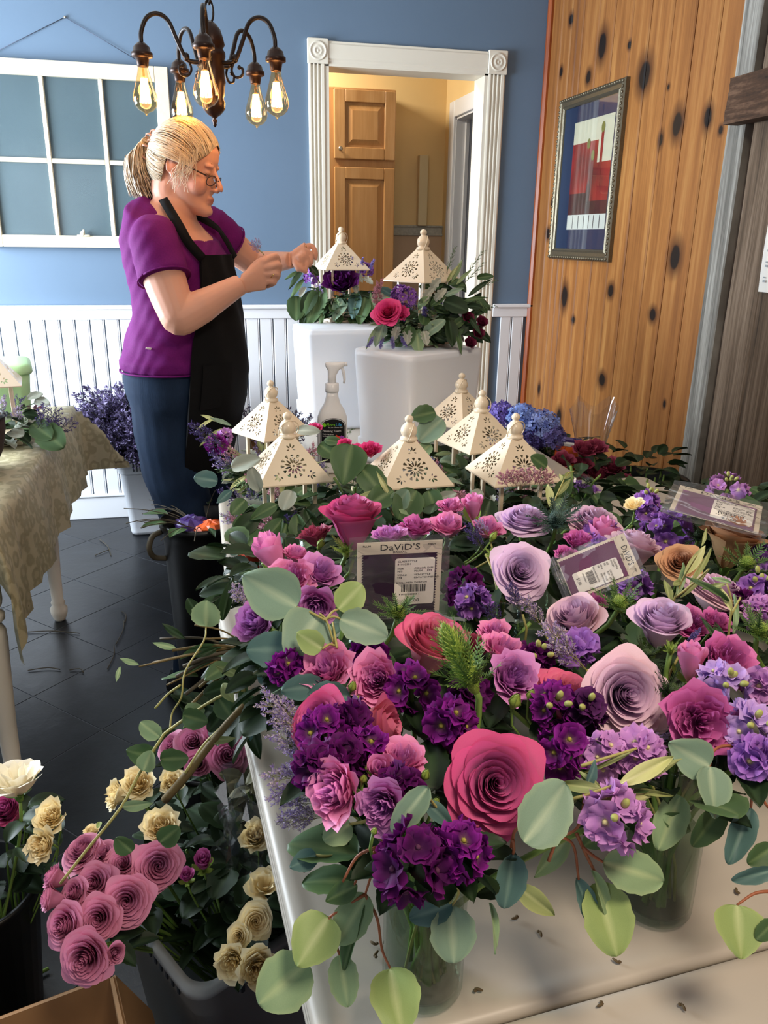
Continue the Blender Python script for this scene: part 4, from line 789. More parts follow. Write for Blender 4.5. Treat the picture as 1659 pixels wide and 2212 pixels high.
blob(-.026, .147, .0055, 'txt_green', .0004); blob(-.006, .103, .008, 'blob_green', .0004); blob(.002, .090, .009, 'blob_violet', .0005); blob(.024, .106, .009, 'blob_purple', .0005); blob(.009, .105, .012, 'blob_red', .0007); blob(.022, .090, .010, 'blob_orange', .0008)

# ---------------- clear bags with fabric swatches
def swatch(label, c, rt, up, zs, mat, cur=0.):
    P = PZ(*c, zs[0]); A = PZ(c[0]+rt[0], c[1]+rt[1], zs[1])-P; B = PZ(c[0]+up[0], c[1]+up[1], zs[2])-P; a = np.linalg.norm(A); x = A/a; B2 = B-x*(B@x); b = np.linalg.norm(B2); y = B2/b; z = np.cross(x, y)
    M = Matrix(((x[0], y[0], z[0], P[0]), (x[1], y[1], z[1], P[1]), (x[2], y[2], z[2], P[2]), (0, 0, 0, 1)))@Matrix.Diagonal((a/.065, b/.078, 1, 1))
    t = thing('swatch_bag', label, 'fabric swatch', M)
    def film(z): u = np.linspace(-.065, .065, 12); v = np.linspace(-.078, .078, 12); return np.array([[(p, q, z+(.0028*sin(p*60+q*40)+.002*sin(q*90))*(1 if z > 0 else -1)) for p in u] for q in v])
    put('bag_front', MB().grid(film(.0045)), 'film', t); put('bag_back', MB().grid(film(-.0030)), 'film', t); put('zip_strip', MB().tube([(-.065, -.066, .004), (.065, -.066, .004)], .0012, 5).tube([(-.065, -.070, .004), (.065, -.070, .004)], .0012, 5), 'film', t)
    bend = lambda me: me
    cd_ = put('card', MB().box((-.055, -.062, 0), (.055, .070, .0006)), 'card_cream', t, None, False)
    zg = []; n = 22
    for k in range(n): zg += [(-.049, -.060+k*.108/n), (-.0465, -.060+(k+.5)*.108/n)]
    zg.append((-.049, .048)); zg2 = [(x_*-1, y_) for x_, y_ in zg[::-1]]
    put('fabric', curve_mesh('fabric', [zg+zg2], .0004, M=Tr(0, 0, .0012)), mat, cd_)
    st = put('sticker', MB().loft(np.array([np.c_[rrect(-.006, .046, -.046, .040, .004), np.full(28, z_)] for z_ in (.0018, .0022)])), 'sticker', cd_, None, False)
    ink = []
    def tx(s_, sz, x_, y_, al='LEFT', h=.00235, par=st): put('lettering', text_mesh(s_, sz, Tr(x_, y_, h), .0001, al), 'ink', par, None, False)
    tx("DaViD'S", .0155, 0, .055, 'CENTER', .0008, cd_); tx('BRIDAL', .0055, 0, .0495, 'CENTER', .0008, cd_); tx('PLUM', .0042, -.048, .062, h=.0008, par=cd_); tx('MESH', .0042, .036, .062, h=.0008, par=cd_)
    for s_, x_, y_ in (('CLASS/STYLE', -.003, .033), ('81010381', -.003, .028), ('SIZE', -.003, .020), ('N/S', -.003, .015), ('COLOR', .019, .020), ('PLUM', .019, .015), ('DIM', .036, .020), ('E99', .036, .015), ('VEN #', -.003, .008), ('298', -.003, .003), ('VEN STYLE', .019, .008), ('ESWATCHMESH PL', .019, .003), ('SMALL MESH SWATCH', -.004, -.006), ('4 81010 00383 1', .000, -.028)): tx(s_, .0045 if len(s_) < 14 else .0040, x_, y_)
    tx('$1.00', .0085, .008, -.041); bc = MB(); x_ = .003; r_ = np.random.RandomState(3)
    while x_ < .034: w_ = .0005+.0009*r_.rand(); bc.box((x_, -.022, .0022), (x_+w_, -.0085, .0024)); x_ += w_+.0005+.0006*r_.rand()
    put('barcode', bc, 'ink', st, None, False, kind='stuff'); return t
swatch('clear bag with a dark plum swatch card, propped up beside the hot pink roses', (862, 1252), (106, -5), (-6, -92), (.985, .985, 1.045), 'swatch_plum')
swatch('clear bag with a mauve swatch, lying tilted on the lavender roses at right', (1288, 1226), (22, 52), (122, 42), (1.0, .975, .99), 'swatch_mauve')
swatch('clear bag with a dusty grape swatch, farthest right, over the tan rose', (1548, 1100), (112, 30), (-60, -50), (1.01, 1.0, 1.02), 'swatch_grape')

# ---------------- vases
def vase(x, y, z, label, r=.0375, h=.19):
    VASES.append((x, y, z)); t = thing('glass_vase', label, 'vase', Tr(x, y, z), 'clear glass cylinder vases of the bouquets')
    put('glass', MB().grid(np.array([[(q*cos(a), q*sin(a), zz) for a in np.arange(28)*2*pi/28] for q, zz in ((.001, .001), (r-.004, .001), (r, .006), (r, h*.5), (r+.001, h-.002), (r, h), (r-.0025, h-.001), (r-.0025, h*.5), (r-.0025, .012), (r-.006, .009), (.001, .009))]), closed=True), 'vase_glass', t)
    put('water', MB().lathe([(r-.006, .010), (r-.003, .014), (r-.003, h*.52), (r-.003, h*.52+.0005)], 24), 'water', t)
v1 = PZ(935, 2197, .741); v2 = PZ(1450, 2008, .741)
vase(v1[0], v1[1]+.036, .7405, 'clear glass vase in the foreground below the dark purple stock')
vase(v2[0], v2[1]+.034, .7405, 'clear glass vase at right with stems showing through, below the large leaf')
for x, y, s in ((.74, .66, 'glass vase at the right edge under violet stock'), (.13, .88, 'glass vase hidden under the pink spray roses at left'), (.36, .90, 'glass vase hidden under the central hot pink roses'), (.60, .92, 'glass vase hidden under the large open lavender rose'), (.11, 1.20, 'glass vase hidden under the plum swatch bag'), (.33, 1.22, 'glass vase hidden behind the plum swatch bag'), (.57, 1.24, 'glass vase hidden under the mauve swatch bag')): vase(x, y, .7405, s)
for x, y, s in ((.92, .80, 'glass vase beyond the table edge under violet stock'), (.96, 1.08, 'glass vase on the wall-side table under sea holly'), (1.20, 1.00, 'glass vase on the wall-side table nearest the barn boards'), (.98, 1.34, 'glass vase on the wall-side table below the tan rose'), (1.25, 1.33, 'glass vase on the wall-side table at its far corner')): vase(x, y, .7405, s)
for x, y, s in ((.80, 1.56, 'glass vase at the near edge of the lantern table, by pale lavender roses'), (.30, 1.58, 'glass vase at the near edge of the lantern table, by the tall hot pink rose')): vase(x, y, .7405, s, h=.16)
# ================================================================ bouquets standing in the vases
front = ' at the front of the bouquets'
R_ = rose
# --- hot pink and coral roses
R_('hot', 'open', 1070, 1692, 205, 'largest hot pink rose, wide open in front above the first vase', (.05, .35, .93), .955, leaves=3, var=1)
R_('hot', 'cup', 762, 1122, 128, 'tall hot pink rose standing behind the plum swatch bag, seen from the side', (.0, .95, .30), 1.02, leaves=0)
R_('coral', 'cup', 935, 1392, 132, 'coral pink rose leaning right of the plume thistle, seen from the side', (.25, .85, .45), .97)
R_('hot', 'open', 690, 1555, 135, 'hot pink rose at the left edge half covered by plum stock', (-.45, .45, .75), .95)
R_('coral', 'cup', 812, 1572, 118, 'coral rose lying sideways behind the plum stock at left', (.9, .1, .35), .94)
R_('coral', 'open', 1232, 1500, 138, 'coral pink rose between the plume thistle and the open lavender rose', (.35, .75, .5), .945)
# --- lavender roses
R_('palelav', 'open', 1132, 1120, 104, 'pale lavender rose farthest back, just below the front right lantern', (0, .88, .45), .97)
R_('lavender', 'open', 1286, 1126, 112, 'pinkish lavender rose far back behind the sea holly', (.2, .86, .45), .965)
R_('palelav', 'open', 1124, 1232, 112, 'lavender rose left of the zip end of the mauve swatch bag', (.1, .35, .93), .965)
R_('lavender', 'cup', 1244, 1342, 108, 'lavender rose tilted left under the mauve swatch bag', (-.4, .75, .5), .96)
R_('palelav', 'cup', 1428, 1346, 108, 'upright lavender rose just below the mauve swatch bag corner', (.0, .85, .5), .975)
R_('lavender', 'open', 1352, 1500, 168, 'largest open lavender rose, petals curling, beside the dark purple stock', (.05, .25, .96), .965, leaves=3)
R_('lavender', 'cup', 1368, 1188, 98, 'pale lavender rose turned away behind the mauve swatch bag', (.2, .8, .2), .97)
R_('lavender', 'open', 1552, 1278, 130, 'pale lavender rose behind the upright olive sprig at right', (.35, .85, .3), .965)
R_('tan', 'open', 1468, 1214, 88, 'small tan rose beside the olive sprig, swirl facing up', (-.3, .55, .8), .985)
R_('tan', 'cup', 1580, 1166, 122, 'large tan rose under the farthest swatch bag', (.1, .93, .25), .975)
R_('cream', 'loose', 1368, 1090, 50, 'small pale cream flower under the farthest swatch bag', (-.3, .8, .5), .98, cat='flower', name='carnation')
# --- spray roses
for i, (nm, kd, x, y, s, lab, ax) in enumerate([
    ('spink', 'cup_', 590, 1200, 62, 'pointed pink spray rose, leftmost above the big silver leaf', (-.4, .85, .3)), ('spink', 's', 640, 1200, 50, 'pink spray rose second from left above the big silver leaf', (.2, .9, .3)),
    ('spink', 's', 632, 1250, 76, 'open pink spray rose behind the big silver leaf', (.1, .5, .85)), ('spurple', 's', 692, 1238, 70, 'round mauve pink spray rose left of the plum swatch bag', (.3, .7, .6)),
    ('spurple', 's', 682, 1308, 72, 'violet pink spray rose seen from below between the silver leaves', (0, -.2, .9)), ('spurple', 's', 556, 1345, 82, 'deep mauve spray rose at the table edge under the big silver leaf', (-.5, .4, .75)),
    ('spink', 's', 706, 1447, 96, 'pink spray rose below the paired silver leaves, bud beside it', (-.2, .6, .75)), ('spink', 's', 816, 1470, 94, 'open pink spray rose left of the yellow-eyed plum stock', (-.1, .3, .95)),
    ('spink', 's', 728, 1708, 108, 'ruffled pink spray rose lowest left of the front bouquet', (-.6, .25, .7)), ('spurple', 's', 828, 1742, 92, 'ruffled violet pink spray rose behind the oval silver leaf', (-.3, .1, .9)),
    ('spink', 's', 868, 1642, 82, 'pink spray rose left of the largest hot pink rose', (.1, .8, .5)), ('spink', 'bud', 820, 1668, 52, 'half open pink rosebud between three green buds', (0, .6, .75)),
    ('rosewine', 's', 682, 1158, 56, 'dusky rose bud shape beside the tall hot pink rose', (-.2, .9, .3)), ('spurple', 's', 842, 1160, 58, 'pale pink spray rose peeping over the plum swatch bag', (0, .9, .4)),
    ('magenta', 's', 897, 1142, 60, 'dark pink spray rose behind the top of the plum swatch bag', (.1, .9, .4)), ('spink', 's', 968, 1138, 62, 'pink spray rose behind the right corner of the plum bag', (.1, .85, .5)),
    ('spink', 's', 1053, 1143, 56, 'pink spray rose left of the farthest lavender rose', (.2, .85, .5)), ('spink', 's', 972, 1096, 44, 'small pink spray rose below the middle lantern', (0, .85, .5)),
    ('spink', 'bud', 1023, 1098, 38, 'closed pink bud with green sepals near the front right lantern', (-.1, .9, .4)), ('spink', 's', 1068, 1368, 58, 'upper pink spray rose of the stack right of the coral rose', (.1, .85, .5)),
    ('spink', 's', 1088, 1408, 78, 'middle pink spray rose of the stack right of the plume thistle', (.3, .8, .5)), ('spurple', 's', 1108, 1466, 92, 'lower pink spray rose of the stack, above two green buds', (.3, .5, .8)),
    ('rosewine', 's', 1022, 1392, 52, 'wine pink spray rose behind the plume thistle', (.4, .8, .4)), ('magenta', 's', 1250, 1170, 52, 'magenta spray rose left of the pale bud, above the mauve swatch', (-.1, .85, .5)),
    ('spink', 'bud', 1298, 1162, 54, 'pink rosebud with pointed petals above the mauve swatch', (.1, .9, .4)), ('magenta', 's', 1492, 1350, 66, 'magenta spray rose right of the upright lavender rose', (.1, .7, .7)),
    ('magenta', 's', 1545, 1345, 54, 'magenta spray rose behind the olive stem', (.2, .8, .5)), ('spink', 'bud', 1491, 1432, 54, 'pink rosebud with green sepals on a bare stem', (0, .97, .2)),
    ('magenta', 's', 1570, 1430, 96, 'ruffled magenta spray rose above the lilac stock', (.1, .6, .75)), ('magenta', 'peony', 1512, 1560, 118, 'round quartered magenta rose left of the lilac stock', (-.2, .25, .94)),
    ('magenta', 's', 1286, 1302, 42, 'small magenta spray rose under the mauve swatch edge', (0, .8, .6)), ('spink', 's', 1356, 1424, 52, 'salmon pink petals behind the largest lavender rose', (.2, .9, .3)), ('magenta', 's', 1224, 1200, 40, 'deep pink spray rose tucked by the zip of the mauve bag', (0, .8, .6))]):
    kd = {'s': 'spray', 'cup_': 'bud'}.get(kd, kd); zz = .955 if y > 1600 else .96
    if nm == 'rosewine': pass
    R_(nm, kd, x, y, s, lab, ax, zz, leaves=1, cat='spray rose', name='spray_rose')
for x, y, s, lab in ((761, 1484, 24, 'dark green rosebud beside the pink spray rose below the paired leaves'), (770, 1516, 26, 'yellow green rosebud above the coral rose lying sideways'), (692, 1176, 20, 'upper green rosebud left of the tall hot pink rose'), (677, 1205, 20, 'lower green rosebud left of the tall hot pink rose'), (785, 1683, 20, 'green rosebud right of the lowest left ruffled rose'), (918, 1675, 26, 'pointed green rosebud touching the largest hot pink rose'), (941, 1734, 22, 'green rosebud below left of the largest hot pink rose'), (1112, 1516, 34, 'round green rosebud under the lower pink spray rose'), (1146, 1502, 24, 'green rosebud next to the coral pink rose petals'), (1065, 1160, 20, 'green rosebud below the farthest pink spray roses'), (808, 1796, 18, 'green rosebud under the ruffled violet pink rose'), (660, 1274, 18, 'green rosebud behind the big silver leaf')):
    green_bud(x, y, s, lab, z=.96, ax=(.2, .7, .5) if y > 1300 else (.4, .8, .3))
# --- stocks
for (nm, x, y, w, h, tip, lab) in [
    ('plum', 888, 1490, 96, 112, 0, 'dark purple stock with a yellow eye below the coral rose'), ('plum', 700, 1578, 96, 100, 0, 'dark purple stock lying over the hot pink rose at left'), ('plum2', 690, 1660, 72, 96, 0, 'deep plum stock on the left flank above the ruffled rose'), ('plum', 795, 1622, 88, 56, 0, 'dark purple stock above the half open pink rosebud'),
    ('plum', 976, 1562, 84, 92, 0, 'dark purple stock below the plume thistle stem'), ('plum', 1195, 1530, 84, 76, 3, 'upper dark purple stock over the coral pink rose'), ('plum', 1216, 1620, 92, 118, 0, 'lower dark purple stock left of the largest lavender rose'), ('duskyplum', 1262, 1535, 46, 80, 2, 'dusky green purple stock bud spike by the largest lavender rose'),
    ('plum2', 890, 1862, 150, 150, 0, 'largest dark purple stock hanging over the front vase'), ('plum', 992, 1838, 100, 96, 0, 'dark purple stock with a yellow eye hanging right over the front vase'), ('plum', 620, 1448, 60, 46, 0, 'dark purple stock under the blue silver leaf'), ('plum2', 1000, 1268, 60, 96, 0, 'dark purple stock right of the plum swatch bag'),
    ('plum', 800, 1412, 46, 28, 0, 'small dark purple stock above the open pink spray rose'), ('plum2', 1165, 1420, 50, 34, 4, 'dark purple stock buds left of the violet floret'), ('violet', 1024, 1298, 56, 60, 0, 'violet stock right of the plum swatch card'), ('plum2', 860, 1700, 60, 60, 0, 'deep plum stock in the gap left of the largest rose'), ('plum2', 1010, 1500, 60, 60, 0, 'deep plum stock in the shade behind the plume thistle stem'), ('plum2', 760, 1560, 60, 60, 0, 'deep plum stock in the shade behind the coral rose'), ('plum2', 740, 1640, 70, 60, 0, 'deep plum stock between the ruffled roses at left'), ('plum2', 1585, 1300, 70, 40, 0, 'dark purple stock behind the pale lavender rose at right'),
    ('violet', 1398, 1096, 50, 74, 5, 'violet stock spike with green buds left of the farthest swatch bag'), ('violet', 1440, 1152, 128, 72, 0, 'wide violet stock behind the small tan rose'), ('pinklilac', 1572, 1058, 100, 44, 5, 'pink violet stock with yellow buds farthest right behind the bag'), ('violet', 1248, 1404, 58, 46, 0, 'violet stock floret above the coral pink rose'),
    ('violet', 1297, 1192, 44, 36, 0, 'violet stock floret on the mauve swatch bag'), ('violet', 1342, 1208, 60, 26, 0, 'violet stock along the edge of the mauve swatch bag'), ('violet', 1634, 1278, 62, 56, 4, 'violet stock with yellow buds at the right edge'), ('violet', 1640, 1200, 44, 38, 3, 'violet stock at the right edge beside the large tan rose'), ('pinklilac', 1640, 1322, 44, 40, 0, 'pink violet stock floret at the right edge below the yellow buds'),
    ('lilac', 1566, 1486, 104, 72, 4, 'lilac stock above the quartered magenta rose'), ('lilac', 1612, 1574, 104, 104, 3, 'pale lilac stock with yellow eyes right of the quartered magenta rose'), ('pinklilac', 1308, 1630, 84, 78, 0, 'pink lilac stock under the largest lavender rose'), ('pinklilac', 1388, 1632, 74, 60, 0, 'pink lilac stock behind the long pale olive leaves'), ('pinklilac', 1334, 1764, 120, 60, 2, 'pink lilac stock under the long pale olive leaves'), ('violet', 1630, 1640, 60, 50, 0, 'blue violet stock in shade at the right edge'), ('pinklilac', 1644, 1480, 40, 50, 0, 'pink lilac stock floret at the right edge'), ('violet', 1300, 1165, 120, 30, 0, 'violet stock in the gap between the two farthest lavender roses'), ('violet', 1370, 1260, 50, 24, 0, 'violet stock under the middle of the mauve bag')]:
    stock(nm, x, y, w, h, lab, (0, .45, .85) if y > 1300 else (0, .8, .55), .955 if y < 1800 else .95, tip=tip, foot=None)
# --- sea holly
for (nm, x, y, s, lab, ax, k) in [('green', 858, 1336, 84, 'green sea holly in front of the plum swatch bag', (.1, .8, .5), 1), ('lime', 748, 1200, 72, 'yellow green sea holly left of the plum swatch bag', (.2, .7, .6), 1.), ('blue', 1200, 1138, 96, 'blue sea holly between the two farthest lavender roses', (0, .85, .5), 1), ('lime', 1069, 1203, 36, 'small lime sea holly left of the lavender rose by the zip', (-.3, .6, .7), 1), ('green', 1334, 1318, 92, 'green sea holly below the mauve swatch bag', (.1, .85, .5), 1), ('dark', 1508, 1166, 62, 'dark sea holly under the large tan rose', (0, .8, .6), 1), ('green', 1606, 1230, 84, 'green sea holly at right below the large tan rose', (.2, .8, .5), 1), ('green', 1634, 1376, 96, 'green sea holly at the right edge above the magenta spray rose', (.1, .8, .5), 1), ('dark', 1390, 1425, 66, 'dark sea holly behind the largest lavender rose', (.3, .8, .4), 1), ('lime', 1447, 1412, 38, 'small yellow green sea holly beside the bare pink rosebud', (0, .8, .6), 1), ('dark', 1436, 1500, 84, 'dark shaded sea holly right of the largest lavender rose', (.5, .6, .5), 1), ('green', 1010, 1450, 66, 'green sea holly in shade behind the coral rose', (.3, .7, .4), 1)]: holly(nm, x, y, s, lab, ax, .965, None, k)
# plume-shaped sea holly in front
P = PZ(1026, 1490, .985); A = view(-.42, .86, .25); s = .030; O = foot_of(P); t = thing('sea_holly', 'tall yellow green plume sea holly on a thick stem in front of the coral rose', 'thistle', Tr(*O))
put('cone', HOLLY['plume'][0], 'leaf', t, aim(P-O, A, 0, s*1.3)@Matrix.Diagonal((.8, .8, 1.0, 1))); put('bracts', HOLLY['plume'][1], 'leaf', t, aim(P-O, A, .5, s*1.25)@Matrix.Diagonal((.9, .9, 1.3, 1))); put('bracts', HOLLY['plume'][1], 'leaf', t, aim(P-O+A*.028, A, 1.9, s*.95)@Matrix.Diagonal((.8, .8, 1.35, 1)))
Q = PZ(1026, 1602, .93); put('stem', MB().tube(np.array([P+A*.01, P-A*.01, PZ(1034, 1545, .955), Q, Q*.5+O*.5-[0, 0, .02], O])-O, .0034, 7), 'stem_green', t)
# --- caspia and sea lavender sprays
for (nm, b, tp, zb, zt, n, lab) in [('caspia', (690, 1590), (562, 1505), .92, .96, 4, 'uppermost lilac sea lavender spray pointing left over the table edge'), ('caspia', (690, 1640), (585, 1580), .90, .93, 4, 'lilac sea lavender spray just under the uppermost one at left'), ('caspia', (700, 1700), (570, 1670), .88, .90, 4, 'lilac sea lavender spray beside the deep plum stock'), ('lilac', (705, 1730), (580, 1720), .87, .88, 4, 'blue lilac sea lavender spray low at the left edge'), ('caspia', (712, 1765), (600, 1775), .86, .85, 4, 'lowest sea lavender spray at the left table edge'), ('lilac', (720, 1640), (620, 1640), .90, .92, 2, 'lilac sea lavender spray behind the ruffled rose at left'),
    ('deep', (1080, 1370), (1050, 1300), .94, .98, 2, 'dark violet sea lavender beside the violet stock'), ('caspia', (1180, 1370), (1130, 1290), .95, .99, 2, 'lilac sea lavender left of the tilted lavender rose'), ('caspia', (1270, 1450), (1170, 1350), .95, .99, 3, 'long lilac sea lavender branch crossing towards the coral rose'), ('lilac', (1420, 1600), (1480, 1560), .93, .94, 2, 'blue lilac sea lavender right of the largest lavender rose'), ('lilac', (1390, 1600), (1450, 1590), .93, .94, 2, 'sea lavender tips below the largest lavender rose'), ('lavender', (1470, 1410), (1510, 1360), .95, .98, 3, 'purple lavender under the magenta spray rose'), ('lilac', (1590, 1620), (1660, 1600), .92, .94, 3, 'blue sea lavender at the right edge under the lilac stock'), ('lilac', (1600, 1640), (1640, 1700), .90, .88, 3, 'blue sea lavender hanging at the right edge'), ('deep', (1000, 1720), (1080, 1830), .90, .88, 2, 'violet sea lavender under the largest hot pink rose'), ('lilac', (1020, 1870), (1060, 1840), .88, .90, 2, 'sea lavender beside the stock over the front vase'), ('caspia', (540, 1330), (500, 1265), .93, .96, 2, 'lilac sea lavender at the left corner by the red tag'), ('deep', (1050, 1200), (1010, 1130), .95, .99, 3, 'dark sea lavender beyond the plum bag'), ('lilac', (1060, 1170), (1030, 1120), .95, .98, 2, 'lilac sea lavender under the pink spray roses far back'), ('deep', (1130, 1330), (1100, 1260), .95, .98, 3, 'dark sea lavender below the zip of the mauve bag'), ('deep', (960, 1880), (1030, 1800), .88, .92, 2, 'dark sea lavender between the stocks over the front vase')]:
    spray(nm, b, tp, lab, zb, zt, n)
# --- silver dollar leaves: every leaf placed on its twig.  (stalk px, z) (tip px, z) tone width-ratio
def branch(name, label, lines, leaves, mat='stem_red', r=.0016, foot=None, group=None, cat='foliage'):
    pts = [[PZ(x, y, z) for x, y, z in ln] for ln in lines]; O = foot if foot is not None else pts[0][0]; t = thing(name, label, cat, Tr(*O), group)
    for i, p in enumerate(pts): put('stem', MB().tube(spline(p, 4)-O, [r*(1-.45*k/(len(p)*4)) for k in range(len(spline(p, 4)))], 6), mat, t)
    for (a, b, tone, ratio, *rest) in leaves:
        ro = rest[0] if rest else rnd.uniform(-.35, .35); ti = rest[1] if len(rest) > 1 else rnd.uniform(.1, .5); eleaf(t, O, PZ(*a), PZ(*b), tone, ratio, ro, ti)
    return t
SIX = branch('eucalyptus_branch', 'eucalyptus twig with six large silver leaves in front of the plum swatch bag', [[(745, 1440, .95), (722, 1390, .98), (705, 1340, 1.0), (690, 1325, 1.005)], [(705, 1340, 1.0), (660, 1318, 1.005), (641, 1311, 1.005)], [(705, 1338, 1.0), (718, 1322, 1.005), (731, 1316, 1.005)], [(705, 1336, 1.0), (722, 1332, 1.003), (735, 1337, 1.0)], [(724, 1395, .98), (712, 1392, .985), (696, 1402, .985)], [(728, 1400, .98), (722, 1365, .99), (719, 1345, .99)]],
    [((641, 1311, 1.005), (521, 1240, 1.03), 'silver_heart', .78, -.2, .35), ((690, 1330, 1.0), (622, 1424, .97), 'silver_heart', 1.0, .2, .3), ((731, 1316, 1.005), (783, 1262, 1.03), 'lime', .95, .2, .2), ((735, 1337, 1.0), (838, 1374, .985), 'silver', .76, .0, .4), ((696, 1402, .985), (640, 1366, 1.0), 'lime_heart', .85, -.1, .2), ((642, 1405, .96), (532, 1402, .965), 'blue', .82, .1, .3), ((700, 1478, .955), (606, 1492, .95), 'blue', .62, .1, .3), ((756, 1506, .955), (660, 1497, .95), 'blue', .60, .2, .4)], 'stem_pale')
branch('eucalyptus_branch', 'red-stemmed eucalyptus with big pale leaves hanging over the front left table corner', [[(842, 1790, .93), (820, 1830, .91), (805, 1880, .88), (789, 1932, .855)], [(789, 1932, .855), (750, 1955, .85), (712, 1981, .845)], [(789, 1932, .855), (815, 1985, .84), (825, 2050, .81), (843, 2092, .80)], [(828, 1815, .92), (780, 1880, .88), (765, 1912, .87)], [(712, 1981, .845), (722, 2030, .82), (734, 2063, .81)], [(815, 1830, .91), (772, 1850, .90), (740, 1905, .88)]],
    [((710, 1981, .845), (642, 2085, .83), 'lime_heart', .98, -.25, .3), ((665, 2080, .80), (560, 2168, .79), 'green', .98, -.2, .3), ((843, 2092, .80), (868, 2226, .79), 'lime', .92, .1, .3), ((792, 1932, .855), (728, 2040, .83), 'green', .72, -.2, .2), ((734, 2063, .81), (752, 2176, .785), 'green', .72, .1, .3), ((772, 1912, .87), (702, 1948, .86), 'dark_oval', .60, -.4, .2), ((788, 1940, .85), (735, 2095, .81), 'dark', .30, -.6, .2)])
branch('eucalyptus_branch', 'eucalyptus leaves hanging down over the front glass vase', [[(985, 1900, .90), (990, 1930, .88), (974, 1958, .87)], [(985, 1900, .90), (975, 1930, .885), (972, 1952, .88)]],
    [((974, 1958, .87), (982, 2082, .84), 'silver', .98, .15, .35), ((976, 1952, .875), (884, 1986, .865), 'blue', .66, .0, .35), ((880, 1900, .89), (818, 1950, .87), 'dark', .8, 0, .3)], 'stem_pale')
branch('eucalyptus_branch', 'small eucalyptus leaves left of the ruffled spray roses', [[(800, 1770, .93), (780, 1776, .925), (756, 1780, .92)], [(720, 1850, .88), (700, 1850, .885), (683, 1847, .885)]],
    [((758, 1780, .92), (700, 1815, .915), 'green', .98, 0, .3), ((683, 1847, .885), (626, 1874, .88), 'blue_heart', .78, -.2, .3)], 'stem_pale')
branch('eucalyptus_branch', 'oval silver leaf lying over the ruffled violet pink rose', [[(960, 1765, .95), (935, 1735, .97), (922, 1715, .985)]], [((925, 1700, .99), (846, 1800, .96), 'silver', .50, -.1, .2), ((915, 1730, .97), (982, 1786, .95), 'blue_oval', .42, .3, .4)], 'stem_pale')
branch('eucalyptus_branch', 'big grey green leaf leaning on the largest hot pink rose', [[(1105, 1830, .92), (1110, 1800, .935), (1118, 1788, .94)], [(1108, 1815, .93), (1110, 1835, .92), (1108, 1845, .915)], [(1185, 1860, .91), (1200, 1815, .93), (1184, 1814, .94)]], [((1132, 1820, .945), (1228, 1690, .975), 'silver', .78, .1, .3), ((1110, 1845, .915), (1092, 1966, .88), 'blue', .68, .25, .3), ((1112, 1912, .89), (1202, 1980, .87), 'olive_oval', .42, .2, .2), ((1058, 1950, .87), (1080, 2062, .84), 'green_oval', .22, .7, .2)])
branch('eucalyptus_branch', 'red-stemmed eucalyptus arching right with large green leaves over the table', [[(1180, 1815, .93), (1215, 1810, .925), (1240, 1830, .915), (1250, 1900, .89)], [(1262, 1710, .96), (1258, 1760, .945), (1240, 1795, .93), (1190, 1812, .925)], [(1245, 1800, .93), (1268, 1850, .91), (1290, 1895, .89), (1291, 1908, .885)], [(1258, 1830, .92), (1280, 1848, .915), (1302, 1862, .91)]], [((1302, 1862, .91), (1440, 1905, .895), 'green', .68, .1, .35), ((1245, 1896, .89), (1294, 2016, .86), 'blue_oval', .42, .35, .2), ((1291, 1906, .885), (1336, 2066, .85), 'lime', .82, .1, .3), ((1278, 1880, .9), (1330, 2000, .86), 'green_oval', .28, .6, .2), ((1262, 1712, .96), (1292, 1646, .985), 'blue_oval', .40, .5, .2)])
branch('eucalyptus_branch', 'largest two-lobed silver leaves in front of the quartered magenta rose', [[(1600, 1612, .95), (1560, 1612, .955), (1540, 1625, .955), (1533, 1655, .955)], [(1600, 1612, .95), (1625, 1690, .92), (1622, 1745, .90)], [(1600, 1612, .95), (1655, 1640, .94)], [(1625, 1695, .92), (1660, 1745, .9)]], [((1533, 1656, .955), (1448, 1606, .975), 'silver_heart', .88, -.2, .2), ((1533, 1656, .955), (1550, 1768, .925), 'silver_heart', .85, .3, .3), ((1622, 1746, .90), (1576, 1864, .87), 'blue', .46, -.3, .2), ((1470, 1720, .91), (1424, 1834, .88), 'green', .58, -.2, .3)])
branch('eucalyptus_branch', 'eucalyptus with a big lime green leaf at the lower right edge', [[(1670, 1925, .87), (1630, 1930, .87), (1592, 1955, .865)]], [((1592, 1955, .865), (1605, 2072, .84), 'lime_heart', 1.15, .1, .35), ((1672, 1880, .88), (1583, 1903, .87), 'blue', .42, 0, .3), ((1672, 1830, .89), (1618, 1866, .88), 'dark', .8, 0, .3), ((1672, 1990, .86), (1636, 2030, .85), 'dark', .8, 0, .3)])
branch('eucalyptus_branch', 'shaded eucalyptus leaves under the largest lavender rose', [[(1330, 1700, .93), (1360, 1720, .92)]], [((1330, 1780, .9), (1262, 1830, .88), 'dark', .7), ((1200, 1740, .9), (1150, 1780, .88), 'dark', .7), ((1430, 1760, .9), (1500, 1800, .88), 'dark_oval', .5), ((1560, 1740, .89), (1500, 1830, .86), 'dark', .6), ((1230, 1800, .9), (1160, 1900, .87), 'green_oval', .4)])
